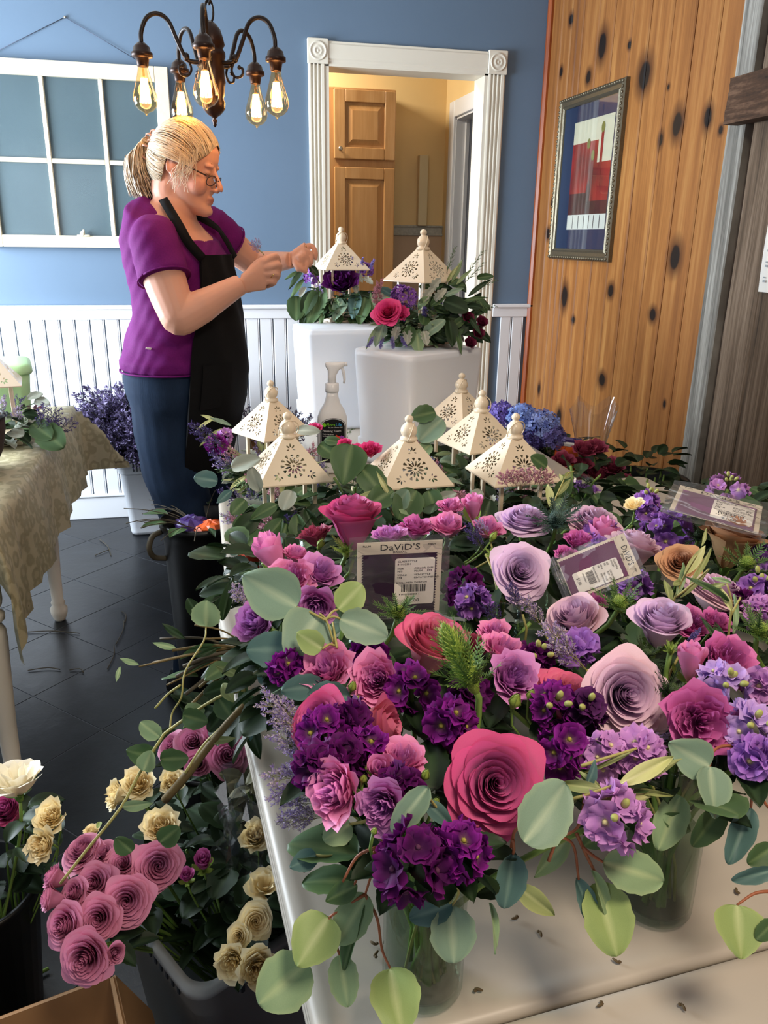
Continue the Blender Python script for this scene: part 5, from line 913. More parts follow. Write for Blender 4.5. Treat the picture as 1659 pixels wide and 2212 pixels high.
# olive sprigs
branch('olive_branch', 'long pale olive leaves reaching right below the largest lavender rose', [[(1200, 1735, .945), (1250, 1722, .96), (1300, 1705, .97), (1340, 1692, .975)], [(1255, 1655, .965), (1300, 1640, .97), (1375, 1617, .975)]],
    [((1338, 1694, .975), (1462, 1632, .99), 'pale_oval', .24, -.2, .3), ((1300, 1705, .97), (1200, 1692, .965), 'olive_oval', .26, .1, .3), ((1330, 1696, .97), (1486, 1640, .985), 'olive_lance', .14, .2, .3), ((1280, 1716, .965), (1422, 1726, .95), 'pale_oval', .17, .0, .2), ((1245, 1728, .955), (1360, 1755, .94), 'dark_oval', .22, .2, .3), ((1300, 1706, .965), (1250, 1660, .975), 'olive_lance', .2, .3, .3), ((1340, 1700, .965), (1415, 1705, .955), 'dark_oval', .22, .2, .3), ((1344, 1702, .96), (1468, 1722, .945), 'olive_lance', .10, .3, .2), ((1250, 1725, .955), (1190, 1745, .945), 'olive_oval', .25, .1, .4), ((1375, 1618, .97), (1256, 1676, .955), 'olive_lance', .08, .1, .2)], 'stem_pale')
branch('olive_branch', 'upright olive sprig beside the small tan rose', [[(1445, 1320, .96), (1458, 1290, .98), (1478, 1245, 1.01), (1505, 1200, 1.05)], [(1460, 1290, .985), (1500, 1258, 1.01), (1530, 1230, 1.04)]],
    [((1478, 1240, 1.01), (1527, 1180, 1.045), 'pale_oval', .30, .1, .2), ((1472, 1256, 1.0), (1455, 1262, 1.0), 'olive', .5), ((1448, 1300, .98), (1438, 1248, 1.0), 'olive_oval', .30, .1, .2), ((1462, 1285, .985), (1482, 1215, 1.02), 'green_oval', .25, .3, .2), ((1490, 1262, 1.0), (1545, 1182, 1.04), 'olive_lance', .14, .2, .2), ((1515, 1180, 1.05), (1530, 1140, 1.07), 'olive_lance', .2, .2, .2), ((1470, 1290, .98), (1535, 1235, 1.02), 'olive_lance', .12, .2, .2)], 'stem_pale')
branch('olive_branch', 'olive sprig over the pale lavender rose at right, leaves arching', [[(1570, 1400, .95), (1576, 1350, .98), (1580, 1300, 1.01), (1570, 1260, 1.03)], [(1578, 1330, .99), (1600, 1290, 1.01)]],
    [((1580, 1320, 1.0), (1548, 1258, 1.03), 'pale_oval', .24, 0, .2), ((1574, 1300, 1.01), (1490, 1242, 1.04), 'dark_oval', .16, .3, .3), ((1568, 1262, 1.03), (1514, 1272, 1.02), 'olive_oval', .22, 0, .4), ((1580, 1260, 1.03), (1538, 1246, 1.035), 'green_oval', .26, 0, .4), ((1584, 1370, .97), (1594, 1282, 1.01), 'green_oval', .17, .3, .2), ((1560, 1400, .95), (1545, 1340, .97), 'dark_oval', .3, -.2, .2), ((1565, 1408, .95), (1512, 1325, .98), 'dark_oval', .12, -.2, .2), ((1550, 1400, .95), (1548, 1368, .965), 'olive_oval', .5, 0, .2)], 'stem_pale')
branch('olive_branch', 'pale olive sprig right of the front right lantern', [[(1190, 1100, .93), (1205, 1065, .96), (1225, 1025, .985), (1240, 1018, .99)]],
    [((1186, 1095, .93), (1187, 1040, .965), 'pale_oval', .28, .1, .2), ((1202, 1072, .95), (1238, 1030, .98), 'olive_lance', .2, .1, .2), ((1215, 1036, .98), (1240, 1015, .99), 'olive_lance', .25, .1, .3), ((1212, 1040, .975), (1211, 1020, .985), 'pale_oval', .3, .1, .2)], 'stem_pale')
# --- leafy mass inside and under every bouquet
for i, (vx, vy, vz) in enumerate(VASES):
    O = np.array([vx, vy, vz+.145]); far = vy > 1.5
    t = thing('foliage_bunch', '', 'foliage', Tr(*O)); lab_ = ['in the front vase, below the largest stock', 'in the second vase, below the large two-lobed leaf', 'at the lower right edge, in shade', 'under the ruffled spray roses at left', 'under the coral rose', 'under the largest lavender rose', 'under the plum bag and silver leaves', 'behind the plum bag', 'under the mauve bag', 'beside the lilac stock at right', 'below the right edge sea holly', 'near the barn boards', 'under the large tan rose', 'farthest right below the grape bag', 'under the farthest lavender roses', 'under the tall hot pink rose'][i]
    t['label'] = 'dark leafy stems '+lab_; N = 44 if i < 3 else 90
    for k in range(N):
        a = k*2.39996; el = rnd.uniform(-.25, .55) if i < 3 else rnd.uniform(-.45, .4); rr = rnd.uniform(.015, .07 if i < 3 else (.10 if vx < .2 else .15)); d = np.array([cos(a)*cos(el), sin(a)*cos(el), sin(el)]); p = np.array([cos(a)*rr, sin(a)*rr, rnd.uniform(-.05, .035 if not far else .0)])
        if i < 3 and sin(a) < .15 and k % 5: continue
        if i in (0, 1) and sin(a) < -.2: d[2] = abs(d[2])+.3; p[2] = abs(p[2])
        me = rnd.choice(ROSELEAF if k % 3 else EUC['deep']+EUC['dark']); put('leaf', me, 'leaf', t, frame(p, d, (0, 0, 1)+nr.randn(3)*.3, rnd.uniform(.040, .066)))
    for k in range(9 if i > 2 else 6):
        a = k*2.1+i; put('stem', MB().tube(bez((.008*cos(a+2), .008*sin(a+2), -.155), (.01*cos(a), .01*sin(a), -.06), (.02*cos(a), .02*sin(a), 0), (.05*cos(a), .05*sin(a), .03), 7), .0024, 5), 'stem_green', t)
# red tag at the table corner
P = PZ(532, 1222, .86); tag(put('plant_tag', MB().loft(np.array([np.c_[rrect(-.024, .024, -.02, .02, .016), np.full(28, z)] for z in (0, .0015)])), 'red_plastic', None, Tr(P[0], P[1], P[2])@Rx(.9), smooth=False), 'red round-cornered plastic tag caught in the foliage behind the big silver leaf', 'tag')
# leaf crumbs on the table
for k, (x, y) in enumerate(((1112, 1986), (1168, 2020), (1034, 2140), (812, 2062), (1330, 2078), (1296, 2174), (1476, 2178), (664, 1882), (1590, 1925), (806, 2040))):
    P = PZ(x, y, .741); tag(put('leaf_scrap', MB().ell((0, 0, .0016), (.0045, .0016, .0013), 7, 5).ell((.003, .002, .0014), (.002, .002, .0011), 6, 5), 'scrap', None, Tr(*P)@Rz(k*1.3)), 'tiny dry leaf scrap on the white table, '+['midway between the two vases, upper', 'midway between the two vases, lower', 'just right of the front vase base', 'left of the front vase base, upper', 'below the hanging lime leaf', 'alone on the near table half, centre', 'lower right on the near table half', 'by the left table edge', 'right of the second vase', 'left of the front vase base, lower'][k], 'debris', 'dry leaf scraps on the foreground table')
# ================================================================ wreaths round the lanterns
def put_at(parent, O, me, mat, P, d, s, name, spin=None): return put(name, me, mat, parent, aim(np.array(P)-O, d, rnd.random()*6 if spin is None else spin, s))
def wreath(cx, cy, z, R, label, N=46, mix=('deep', 'dark', 'silver', 'dusty'), hang=0., needles=6, sprays=(('pink', 3), ('lilac', 2)), up=.11, nm='lantern_wreath', sz=(.038, .060), inner=.055):
    O = np.array([cx, cy, z]); t = thing(nm, label, 'wreath', Tr(*O))
    for k in range(N):
        a = k*2.39996; r = R*(.55+.5*rnd.random()); zz = .015+up*rnd.random()**1.2*(1.25-r/R*.6); el = rnd.uniform(-.5, .55); d = np.array([cos(a+rnd.uniform(-.7, .7))*cos(el), sin(a+rnd.uniform(-.7, .7))*cos(el), sin(el)]); m = mix[k % len(mix)] if k % 2 else rnd.choice(mix); p = np.array([cos(a)*r*.8, sin(a)*r*.8, zz])
        if m == 'dusty': put('leaf', rnd.choice(DUSTY), 'leaf', t, frame(p, d, (0, 0, 1)+nr.randn(3)*.3, rnd.uniform(.045, .065)))
        else:
            s = rnd.uniform(*sz)*(1.25 if 'lance' in m else 1.); put('leaf', rnd.choice(EUC[m]), 'leaf', t, frame(p, d, (0, 0, 1)+nr.randn(3)*.35-d*.3, s))
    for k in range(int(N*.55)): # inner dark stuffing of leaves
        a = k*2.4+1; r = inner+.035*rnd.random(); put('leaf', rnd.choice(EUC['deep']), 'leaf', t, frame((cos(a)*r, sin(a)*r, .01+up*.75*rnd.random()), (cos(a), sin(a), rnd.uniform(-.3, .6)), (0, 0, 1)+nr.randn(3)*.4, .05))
    for k in range(needles): a = k*2.4+z; put('sprig', rnd.choice(NEEDLE), 'leaf', t, aim((cos(a)*R*.6, sin(a)*R*.6, .04), (cos(a), sin(a), rnd.uniform(.1, .9)), 0, rnd.uniform(.07, .10)))
    for nm_, n in sprays:
        for k in range(n): a = k*2.4+n+len(nm_)+cx*9; put('blossoms', rnd.choice(SPRAY[nm_]), 'leaf', t, aim((cos(a)*R*.55, sin(a)*R*.55, .05), (cos(a)*.8, sin(a)*.8, rnd.uniform(.4, 1.2)), 0, rnd.uniform(.08, .11)), kind='stuff')
    # the hoop of bound twigs everything is tied to
    hp = MB()
    for q in range(3): hp.tube([(cos(a)*(R*.62+.006*cos(q*2+a*3)), sin(a)*(R*.62+.006*cos(q*2+a*3)), .012+.006*sin(q*2+a*3)) for a in np.linspace(0, 2*pi, 25)], .003, 5)
    put('twig_hoop', hp, 'dark_twig', t); return t, O
def cluster(t, O, nm, P, w, h, n=11, axis=(0, -.5, .8), fr=.0135):
    P = np.array(P); A = np.array(axis, float); A /= np.linalg.norm(A); X = np.array(Vector(A).orthogonal().normalized()); Y = np.cross(A, X)
    for i in range(n):
        zz = 1-1.7*(i+.5)/n; a = i*2.39996; rr = sqrt(max(0, 1-zz*zz)); dr = X*rr*cos(a)+Y*rr*sin(a)+A*zz; p = P+(X*cos(a)*w+Y*sin(a)*h)*rr*.45+A*zz*w*.4; put('floret', rnd.choice(STOCK[nm]), 'velvet_petal', t, aim(p-O, dr+nr.randn(3)*.15, rnd.random()*6, fr*(.85+.4*rnd.random())))
def dl(x): return dep(x)
L_ = lp
for key, R, lab, N, kw in (('fl', .125, 'wreath of trailing dark eucalyptus round the front left lantern', 90, dict(mix=('deep', 'dark', 'dark_oval', 'dusty', 'deep'), sprays=(('pink', 4), ('deep', 3), ('caspia', 2)))), ('bl', .125, 'wreath with pink waxflower and pale olive round the lantern nearest the woman', 80, dict(mix=('dusty', 'olive_lance', 'dark', 'pale_lance', 'deep'), sprays=(('pink', 5), ('lilac', 3)))),
    ('c', .12, 'wreath of silver and green leaves round the middle lower lantern', 76, dict(mix=('silver', 'dark', 'dusty', 'deep'), sprays=(('lilac', 3), ('pink', 2)))), ('fr', .125, 'wreath with dusty pink flowers round the front right lantern', 80, dict(mix=('deep', 'dark', 'dusty', 'silver'), sprays=(('pink', 5), ('caspia', 2)))),
    ('mr', .12, 'wreath of needle sprigs round the lantern behind the front right one', 60, dict(mix=('dark', 'silver', 'dusty'), needles=12)), ('br', .12, 'wreath with a large silver leaf round the rearmost lower lantern', 60, dict(mix=('silver', 'dark', 'green_lance'), needles=8)),
    ('ul', .105, 'wreath of hanging willow-like leaves with violet stock on the rear plinth lantern', 96, dict(mix=('dark_lance', 'deep_lance', 'dark', 'deep_lance', 'blue_oval', 'dark_oval'), needles=6, sprays=(('lilac', 4),), sz=(.045, .075), up=.12)), ('ur', .115, 'wreath with pink rose and violet stock on the front plinth lantern', 120, dict(mix=('deep', 'dark', 'dusty', 'green_lance', 'dark_oval', 'silver'), needles=12, sprays=(('pink', 2), ('deep', 4), ('lavender', 3)), up=.13))):
    P = lp[key]; zz = {'ul': 1.096, 'ur': 1.086}.get(key, .741); t, O = wreath(P[0], P[1], zz, R, lab, N, **kw); dd = dep(P)
    def bl(me, px, py, size, ax, dz, name='bloom', mat='petal', s=None): p = PD(px, py, dd+dz); put(name, me, mat, t, aim(p-O, view(*ax), 1.0, size/2*(dd+dz)/FPX/.8))
    if key == 'ul':
        cluster(t, O, 'violet', PD(672, 598, dd-.10), .055, .045, 12); cluster(t, O, 'violet', PD(788, 582, dd-.02), .05, .06, 13); bl(ROSES['darkplum', 'spray'][0], 738, 626, 66, (0, .4, .9), -.07); cluster(t, O, 'plum', PD(758, 608, dd-.09), .03, .03, 6)
        for (x, y, u, v, tone) in ((640, 690, 640, 640, 'dark'), (660, 700, 700, 620, 'dark_oval'), (672, 690, 690, 620, 'dark_lance'), (625, 640, 660, 600, 'dark_lance'), (652, 682, 680, 625, 'deep_oval'), (720, 690, 745, 640, 'silver_oval'), (760, 685, 772, 630, 'blue_oval'), (775, 700, 790, 640, 'dark_oval'), (615, 600, 650, 585, 'dark_lance'), (622, 620, 660, 575, 'deep_lance'), (690, 705, 700, 640, 'dark_lance'), (810, 690, 800, 630, 'dark_lance'), (650, 710, 662, 640, 'deep_lance')): eleaf(t, O, PD(u, v, dd-.10), PD(x, y, dd-.13), tone, .5 if 'oval' in tone else (.2 if 'lance' in tone else .8), rnd.uniform(-.3, .3), .2)
        for (x, y, u, v) in ((785, 610, 770, 590), (808, 612, 785, 600), (772, 640, 765, 610), (640, 650, 660, 620)): put('leaf', rnd.choice(DUSTY), 'leaf', t, frame(PD(u, v, dd-.1)-O, PD(x, y, dd-.12)-PD(u, v, dd-.1), view(0, .3, 1), .045))
        for x in (775, 790, 760, 740): put('blossoms', SPRAY['lavender'][x % 2], 'leaf', t, aim(PD(x, 600, dd-.1)-O, view((x-760)/60, 1, .2), 0, .07), kind='stuff')
    if key == 'ur':
        cluster(t, O, 'violet', PD(873, 640, dd-.15), .058, .075, 17); bl(ROSES['fuchsia', 'open'][0], 841, 684, 58, (-.2, .3, .9), -.16); bl(ROSES['fuchsia', 'spray'][0], 858, 682, 36, (.5, .2, .9), -.16)
        for (x, y) in ((1005, 690), (1028, 724), (1010, 745), (1035, 700)): bl(ROSES['burgundy', 'spray'][0], x, y, 26, (.5, .2, .8), -.12)
        for k in range(5): put('blossoms', SPRAY['pink'][k % 2], 'leaf', t, aim(PD(832-k*5, 675-k*8, dd-.13)-O, view(-.6+.2*k, .6, .6), 0, .06), kind='stuff')
        for (x, y, u, v, tone, r_) in ((960, 690, 915, 725, 'silver', .55), (905, 760, 900, 715, 'green', .6), (880, 745, 888, 705, 'dark', .6), (960, 640, 930, 660, 'dark_oval', .5), (1010, 670, 960, 650, 'deep', .7), (1000, 620, 960, 640, 'silver_lance', .3), (1000, 560, 975, 610, 'green_lance', .2), (990, 570, 965, 610, 'olive_lance', .2), (1018, 580, 985, 615, 'green_lance', .2), (1050, 640, 1000, 650, 'dark_lance', .2), (1060, 600, 1010, 640, 'deep_lance', .2), (820, 620, 850, 640, 'blue_oval', .5), (800, 700, 830, 700, 'green_lance', .2), (790, 750, 815, 705, 'green_lance', .15), (810, 745, 830, 700, 'silver_oval', .5), (1000, 760, 985, 710, 'dark_lance', .2), (980, 745, 970, 690, 'deep_oval', .5), (1040, 720, 1010, 680, 'deep_lance', .2), (930, 640, 905, 660, 'green_oval', .5)): eleaf(t, O, PD(u, v, dd-.13), PD(x, y, dd-.16), tone, r_, rnd.uniform(-.3, .3), .2)
        for (x, y, u, v) in ((800, 640, 835, 645), (830, 660, 850, 660), (845, 745, 860, 705), (925, 750, 915, 715), (935, 620, 915, 650), (880, 740, 880, 715), (950, 600, 930, 630), (960, 625, 940, 650)): put('leaf', rnd.choice(DUSTY), 'leaf', t, frame(PD(u, v, dd-.14)-O, PD(x, y, dd-.17)-PD(u, v, dd-.14), view(0, .3, 1), .05))
        for k in range(46):
            x = rnd.uniform(900, 1035); y = rnd.uniform(600, 735); a = rnd.uniform(-.4, 1.4); P0 = PD(x, y, dd-rnd.uniform(.04, .12)); eleaf(t, O, P0, P0+view(cos(a), rnd.uniform(-.8, .8), .3)*rnd.uniform(.04, .065), rnd.choice(['deep', 'deep_oval', 'dark', 'deep_lance', 'dark_oval']), .45)
        for (x, y, a, b) in ((1030, 600, .7, .7), (1045, 620, .9, .4), (1040, 660, .9, .1), (1035, 580, .6, .8), (1020, 650, 1, .3), (990, 580, .3, .9)): put('sprig', NEEDLE[0], 'leaf', t, aim(PD(x-25, y+10, dd-.1)-O, view(a, b, .2), 0, .08))
        for k in range(4): put('blossoms', SPRAY['lavender'][k % 2], 'leaf', t, aim(PD(815+k*14, 712, dd-.16)-O, view((k-1.5)/3, -1, .3), 0, .06), kind='stuff')
    if key == 'fl':
        for (u, v, x, y, tone, r_) in ((610, 1120, 560, 1190, 'dark_oval', .5), (620, 1130, 590, 1230, 'dark_oval', .55), (560, 1110, 500, 1160, 'deep_oval', .55), (640, 1110, 650, 1190, 'dark_oval', .5), (600, 1090, 540, 1120, 'dark_oval', .45), (570, 1150, 515, 1200, 'dark', .8), (600, 1180, 560, 1215, 'deep', .9), (660, 1100, 690, 1170, 'deep_oval', .4), (635, 1140, 625, 1200, 'dark_oval', .45), (470, 1040, 420, 1030, 'blue', .8), (500, 1060, 470, 1085, 'blue_oval', .5), (530, 1080, 500, 1110, 'dark', .8), (630, 1060, 610, 1100, 'grey', .9), (760, 960, 740, 1045, 'dark_heart', .9), (780, 1010, 830, 1070, 'dark', .8), (690, 1090, 745, 1130, 'dark_oval', .5), (560, 1060, 540, 1010, 'grey', .7), (500, 1010, 560, 990, 'grey', .6)): eleaf(t, O, PD(u, v, dd-.10), PD(x, y, dd-.12), tone, r_, rnd.uniform(-.4, .4), .25)
        for (x, y) in ((470, 955), (500, 1000), (455, 940), (520, 1080)): put('blossoms', SPRAY['deep'][x % 2], 'leaf', t, aim(PD(x+40, y+25, dd-.05)-O, view(-.9, .5, .2), 0, .09), kind='stuff')
        cluster(t, O, 'plum', PD(468, 960, dd+.05), .03, .03, 6)
    if key == 'c':
        for (u, v, x, y, tone, r_) in ((850, 1060, 795, 1090, 'dark', .9), (870, 1080, 900, 1130, 'green', .7), (925, 1060, 945, 1110, 'dark', .9), (820, 1060, 760, 1080, 'olive_lance', .2), (840, 1070, 815, 1020, 'pale_lance', .2), (800, 1100, 840, 1160, 'deep', .9), (940, 1080, 985, 1065, 'grey', .5), (850, 1100, 880, 1060, 'silver', .9), (900, 1060, 860, 1120, 'dark', 1.)): eleaf(t, O, PD(u, v, dd-.14), PD(x, y, dd-.16), tone, r_, rnd.uniform(-.4, .4), .25)
        bl(ROSES['fuchsia', 'spray'][0], 800, 985, 44, (0, .6, .7), .05); bl(ROSES['fuchsia', 'spray'][0], 772, 982, 34, (0, .6, .7), .08); bl(ROSES['fuchsia', 'spray'][0], 745, 965, 26, (0, .6, .7), .1)
    if key == 'br':
        for (u, v, x, y, tone, r_) in ((955, 905, 905, 950, 'silver', .9), (940, 890, 890, 900, 'dark', .8), (930, 960, 900, 985, 'green', .8)): eleaf(t, O, PD(u, v, dd-.12), PD(x, y, dd-.14), tone, r_, 0, .3)
    if key == 'fr':
        for k in range(9): put('blossoms', SPRAY['pink'][k % 2], 'leaf', t, aim(PD(1105+k*7, 1062, dd-.12)-O, view((k-4)/5, 1, .5), 0, .05), kind='stuff')
        for (u, v, x, y, tone, r_) in ((1205, 1080, 1230, 1030, 'dark', .7), (1190, 1090, 1240, 1090, 'green_oval', .6), (1040, 1060, 1010, 1090, 'grey', .6), (1180, 1010, 1150, 985, 'dark', .8), (1060, 1080, 1040, 1130, 'deep', .8)): eleaf(t, O, PD(u, v, dd-.12), PD(x, y, dd-.14), tone, r_, 0, .3)
        pass
    if key == 'bl':
        for (u, v, x, y, tone, r_) in ((470, 910, 435, 895, 'pale_lance', .25), (480, 925, 430, 960, 'olive_lance', .2), (460, 905, 425, 925, 'pale_lance', .2), (500, 920, 455, 900, 'silver_lance', .2), (690, 960, 725, 985, 'dark', .9), (700, 950, 740, 955, 'dark_oval', .5), (640, 930, 690, 930, 'grey', .5)): eleaf(t, O, PD(u, v, dd-.08), PD(x, y, dd-.10), tone, r_, 0, .3)
        cluster(t, O, 'plum', PD(462, 958, dd-.08), .035, .035, 7); cluster(t, O, 'pinklilac', PD(485, 945, dd-.08), .03, .03, 6); bl(ROSES['fuchsia', 'spray'][0], 680, 935, 30, (0, .6, .7), -.05)
# loose sprigs of green on the tables behind the bouquets
for k, (x, y, s) in enumerate(((700, 1075, .1), (940, 1040, .09), (1010, 1010, .1), (780, 1040, .09), (1080, 1075, .1), (720, 930, .09))):
    P = PZ(x, y, .80); t = thing('greenery_sprig', ['needle sprig between the front left lantern and the big dark leaf', 'needle sprig right of the middle lower lantern', 'needle sprig left of the front right lantern', 'needle sprig left of the middle lower lantern', 'needle sprig in front of the front right lantern', 'needle sprig before the spray bottle'][k], 'foliage', Tr(P[0], P[1], .742))
    for q in range(5): a = q*1.3+k; put('sprig', rnd.choice(NEEDLE), 'leaf', t, aim((0, 0, .0), (cos(a)*.8, sin(a)*.8, .75), 0, s)); put('leaf', rnd.choice(EUC['deep']), 'leaf', t, frame((0, 0, .02), (cos(a+.5), sin(a+.5), .5), (0, 0, 1), .06))

# ================================================================ flowers by the pine wall
def hydrangea(px, py, size, y, label, c1, c2):
    P = PY(px, py, y); R = size/2*dep(P)/FPX; O = np.array([1.22+.02*(px % 3-1), 2.56, .40]); t = thing('hydrangea', label, 'flower', Tr(*O)); m = MB(); a1, a2 = L(c1), L(c2); n = 130
    for i in range(n):
        zz = 1-1.6*(i+.5)/n; a = i*2.39996; rr = sqrt(1-zz*zz); d = Vector((rr*cos(a), rr*sin(a), zz)); M = aim(P-O+np.array(d)*R*rnd.uniform(.82, 1.0), d+Vector(nr.randn(3)*.45), rnd.random()*6, R*.20); c = a1+(a2-a1)*rnd.random()
        for k in range(4): b = k*pi/2; m.add([(0, 0, 0), (.9*cos(b-.6), .9*sin(b-.6), .15), (1.15*cos(b), 1.15*sin(b), .1), (.9*cos(b+.6), .9*sin(b+.6), .15)], [(0, 1, 2, 3)], None, c, M)
    put('florets', m, 'petal', t, kind='stuff'); put('stem', MB().tube(bez(P-O, P-O-[0, 0, .08], (0, .0, .2), (0, 0, 0)), .004, 5), 'stem_green', t)
    for k in range(5): a = k*1.3; put('leaf', rnd.choice(EUC['deep']+ROSELEAF), 'leaf', t, frame((P-O)*.75, (cos(a), sin(a), -.1), (0, 0, 1), .075))
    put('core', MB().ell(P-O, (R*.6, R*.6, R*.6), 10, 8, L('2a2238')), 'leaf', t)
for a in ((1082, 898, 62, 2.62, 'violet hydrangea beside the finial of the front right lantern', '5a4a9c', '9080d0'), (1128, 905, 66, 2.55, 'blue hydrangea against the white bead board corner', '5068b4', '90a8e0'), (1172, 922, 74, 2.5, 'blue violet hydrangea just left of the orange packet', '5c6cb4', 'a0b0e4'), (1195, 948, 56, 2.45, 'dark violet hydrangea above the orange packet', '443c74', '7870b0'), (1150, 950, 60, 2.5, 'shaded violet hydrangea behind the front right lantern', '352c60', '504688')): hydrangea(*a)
for i, (x, y, s, lab) in enumerate(((1216, 995, 40, 'in front of the orange packet'), (1262, 972, 40, 'under the clear wrap, upper left'), (1288, 968, 38, 'under the clear wrap, upper right'), (1258, 1005, 36, 'under the clear wrap, lowest'), (1292, 1028, 46, 'left of the outermost pair'), (1248, 1035, 36, 'nearest the purple statice'), (1325, 1010, 42, 'outermost, upper'), (1342, 1042, 44, 'outermost, lower'), (1275, 1042, 36, 'low between the purple statice and the wall'))):
    R_('rosewine', 'spray', x, y, s, 'dark wine rose '+lab, (0, .7, .6), d=dep(PY(x, y, 2.3)), leaves=2, foot=(1.36+.008*i, 2.30, .40), cat='rose')
for (x, y, h_, lab) in ((1.22, 2.56, .66, 'black pail of hydrangeas standing by the pine wall'), (1.40, 2.28, .66, 'black pail of wine roses nearest the barn boards')):
    t = thing('flower_pail', lab, 'bucket', Tr(x, y, 0)); put('shell', MB().grid(np.array([[(r*cos(a), r*sin(a), z*h_/.7) for a in np.arange(32)*2*pi/32] for r, z in ((.001, .004), (.11, 0), (.145, .68), (.155, .685), (.155, .70), (.142, .70), (.108, .02), (.001, .02))]), closed=True), 'black_plastic', t)
    t = thing('foliage_bunch', 'dark leaves in the '+lab.split(' standing')[0].split(' nearest')[0], 'foliage', Tr(x, y, h_+.02))
    for k in range(50): a = k*2.4; r = .12*sqrt(rnd.random()); put('leaf', rnd.choice(EUC['deep']+ROSELEAF), 'leaf', t, frame((cos(a)*r, sin(a)*r, rnd.uniform(-.05, .06)), (cos(a), sin(a), rnd.uniform(-.2, .6)), (0, 0, 1)+nr.randn(3)*.3, .06))
    for k in range(8): a = k*.8; put('stem', MB().tube([(cos(a)*.04, sin(a)*.04, -h_+.05), (cos(a)*.07, sin(a)*.07, 0)], .003, 5), 'stem_green', t)
P = PY(1220, 985, 2.42); t = thing('flower_food_packet', 'orange packet with a purple and white band standing in the dark roses', 'packet', Tr(P[0], P[1], .66)); z0 = P[2]-.66
def pk(a, b, c, d, m, y=0.): put('print_band' if m != 'orange_plastic' else 'packet', MB().loft(np.array([[(-a, -.004+y, c), (b, -.004+y, c), (b, .004, c), (-a, .004, c)], [(-a, -.006+y, (c+d)/2), (b, -.006+y, (c+d)/2), (b, .005, (c+d)/2), (-a, .005, (c+d)/2)], [(-a, -.002+y, d), (b, -.002+y, d), (b, .001, d), (-a, .001, d)]])), m, t, Rz(-.3)@Ry(.10), False)
pk(.040, .040, -.0+z0-.10, z0+.035, 'orange_plastic'); pk(.0402, .0402, z0+.035, z0+.052, 'water_white'); pk(.0404, .0404, z0+.050, z0+.066, 'purple_plastic')
put('packet_stick', MB().tube([(0, 0, z0-.10), (0, 0, .0)], .003, 5), 'stem_green', t)
P = PY(1276, 965, 2.38); tag(put('cellophane_sleeve', MB().grid(np.array([[(( .03+.045*v)*cos(a)*(1+.1*sin(5*a)), (.03+.045*v)*sin(a)*(1+.1*sin(5*a)), v*.20+.02*sin(4*a)*v) for a in np.arange(24)*2*pi/24] for v in np.linspace(0, 1, 7)]), closed=True), 'cellophane', None, Tr(P[0], P[1], .69)), 'crinkled clear cellophane sleeve round the dark wine roses by the wall', 'wrapping')
for k, (x, y, s, c) in enumerate(((1270, 1075, 70, 'deep'), (1310, 1085, 80, 'deep'), (1350, 1090, 70, 'deep'), (1330, 1115, 70, 'deep'), (1240, 1060, 50, 'deep'), (1380, 1110, 50, 'deep'))):
    t_ = stock('violet', x, y, s, s*.7, 'dusky purple statice by the pine wall, '+['beneath the wine roses', 'in the middle of its bunch', 'at the far right of its bunch', 'lowest of its bunch', 'leftmost of its bunch', 'next to the clear grape bag'][k], (0, .8, .5), d=dep(PY(x, y, 1.95)), n=16, foot=(1.0+.05*k, 2.0, .742)); 

# ================================================================ purple filler in the white tub at the wall
m = MB(); base = np.array([-.235, 3.90, .34])
def spr_mb(me):
    q = MB(); V = np.empty(len(me.vertices)*3); me.vertices.foreach_get('co', V); C = np.empty(len(me.vertices)*4); me.color_attributes['Col'].data.foreach_get('color', C); me.calc_loop_triangles(); T = np.empty(len(me.loop_triangles)*3, int); me.loop_triangles.foreach_get('vertices', T); return q.add(V.reshape(-1, 3), None, T.reshape(-1, 3), C.reshape(-1, 4)[:, :3])
SPD = [spr_mb(spray_mesh('463c5c', '7c7298', '3c3a34', 60+k, 10, 16, .019, .42)) for k in range(3)]
for k in range(150):
    a = k*2.39996; r = sqrt((k+.5)/150); p = np.array([cos(a)*r*.14, sin(a)*r*.07, -.05]); d = np.array([cos(a)*r*.85+nr.randn()*.08-.16, sin(a)*r*.22-.26+nr.randn()*.04, 1.0]); m.merge(SPD[k % 3], aim(p, d, rnd.random()*6, rnd.uniform(.34, .56)*(1-.22*r)))
tag(put('sea_lavender_bunch', m, 'leaf', None, Tr(*base)), 'big hazy bunch of purple sea lavender filling the white tub at the wall', 'filler flower', kind='stuff')
m = MB()
for k in range(16): m.merge(SPD[k % 3], aim((.02*nr.randn(), .02*nr.randn(), 0), (nr.randn()*.5+.1, nr.randn()*.3, .8), 0, .16))
P = PY(598, 905, 2.42); bx = thing('cardboard_tray', 'small cardboard tray of dry branches left of the rear plinth', 'box', Tr(P[0]-.04, 2.40, .742))
put('tray', MB().bbox((-.045, -.06, 0), (.075, .06, .004), .001).bbox((-.045, -.06, 0), (-.042, .06, .06), .001).bbox((.072, -.06, 0), (.075, .06, .06), .001).bbox((-.045, -.06, 0), (.075, -.057, .06), .001).bbox((-.045, .057, 0), (.075, .06, .06), .001), 'cardboard', bx, None, False)
tag(put('dry_branches', m, 'leaf', None, Tr(P[0]-.02, 2.40, .755)), 'dark dry filler branches in the small tray before the wainscot', 'filler flower', kind='stuff')

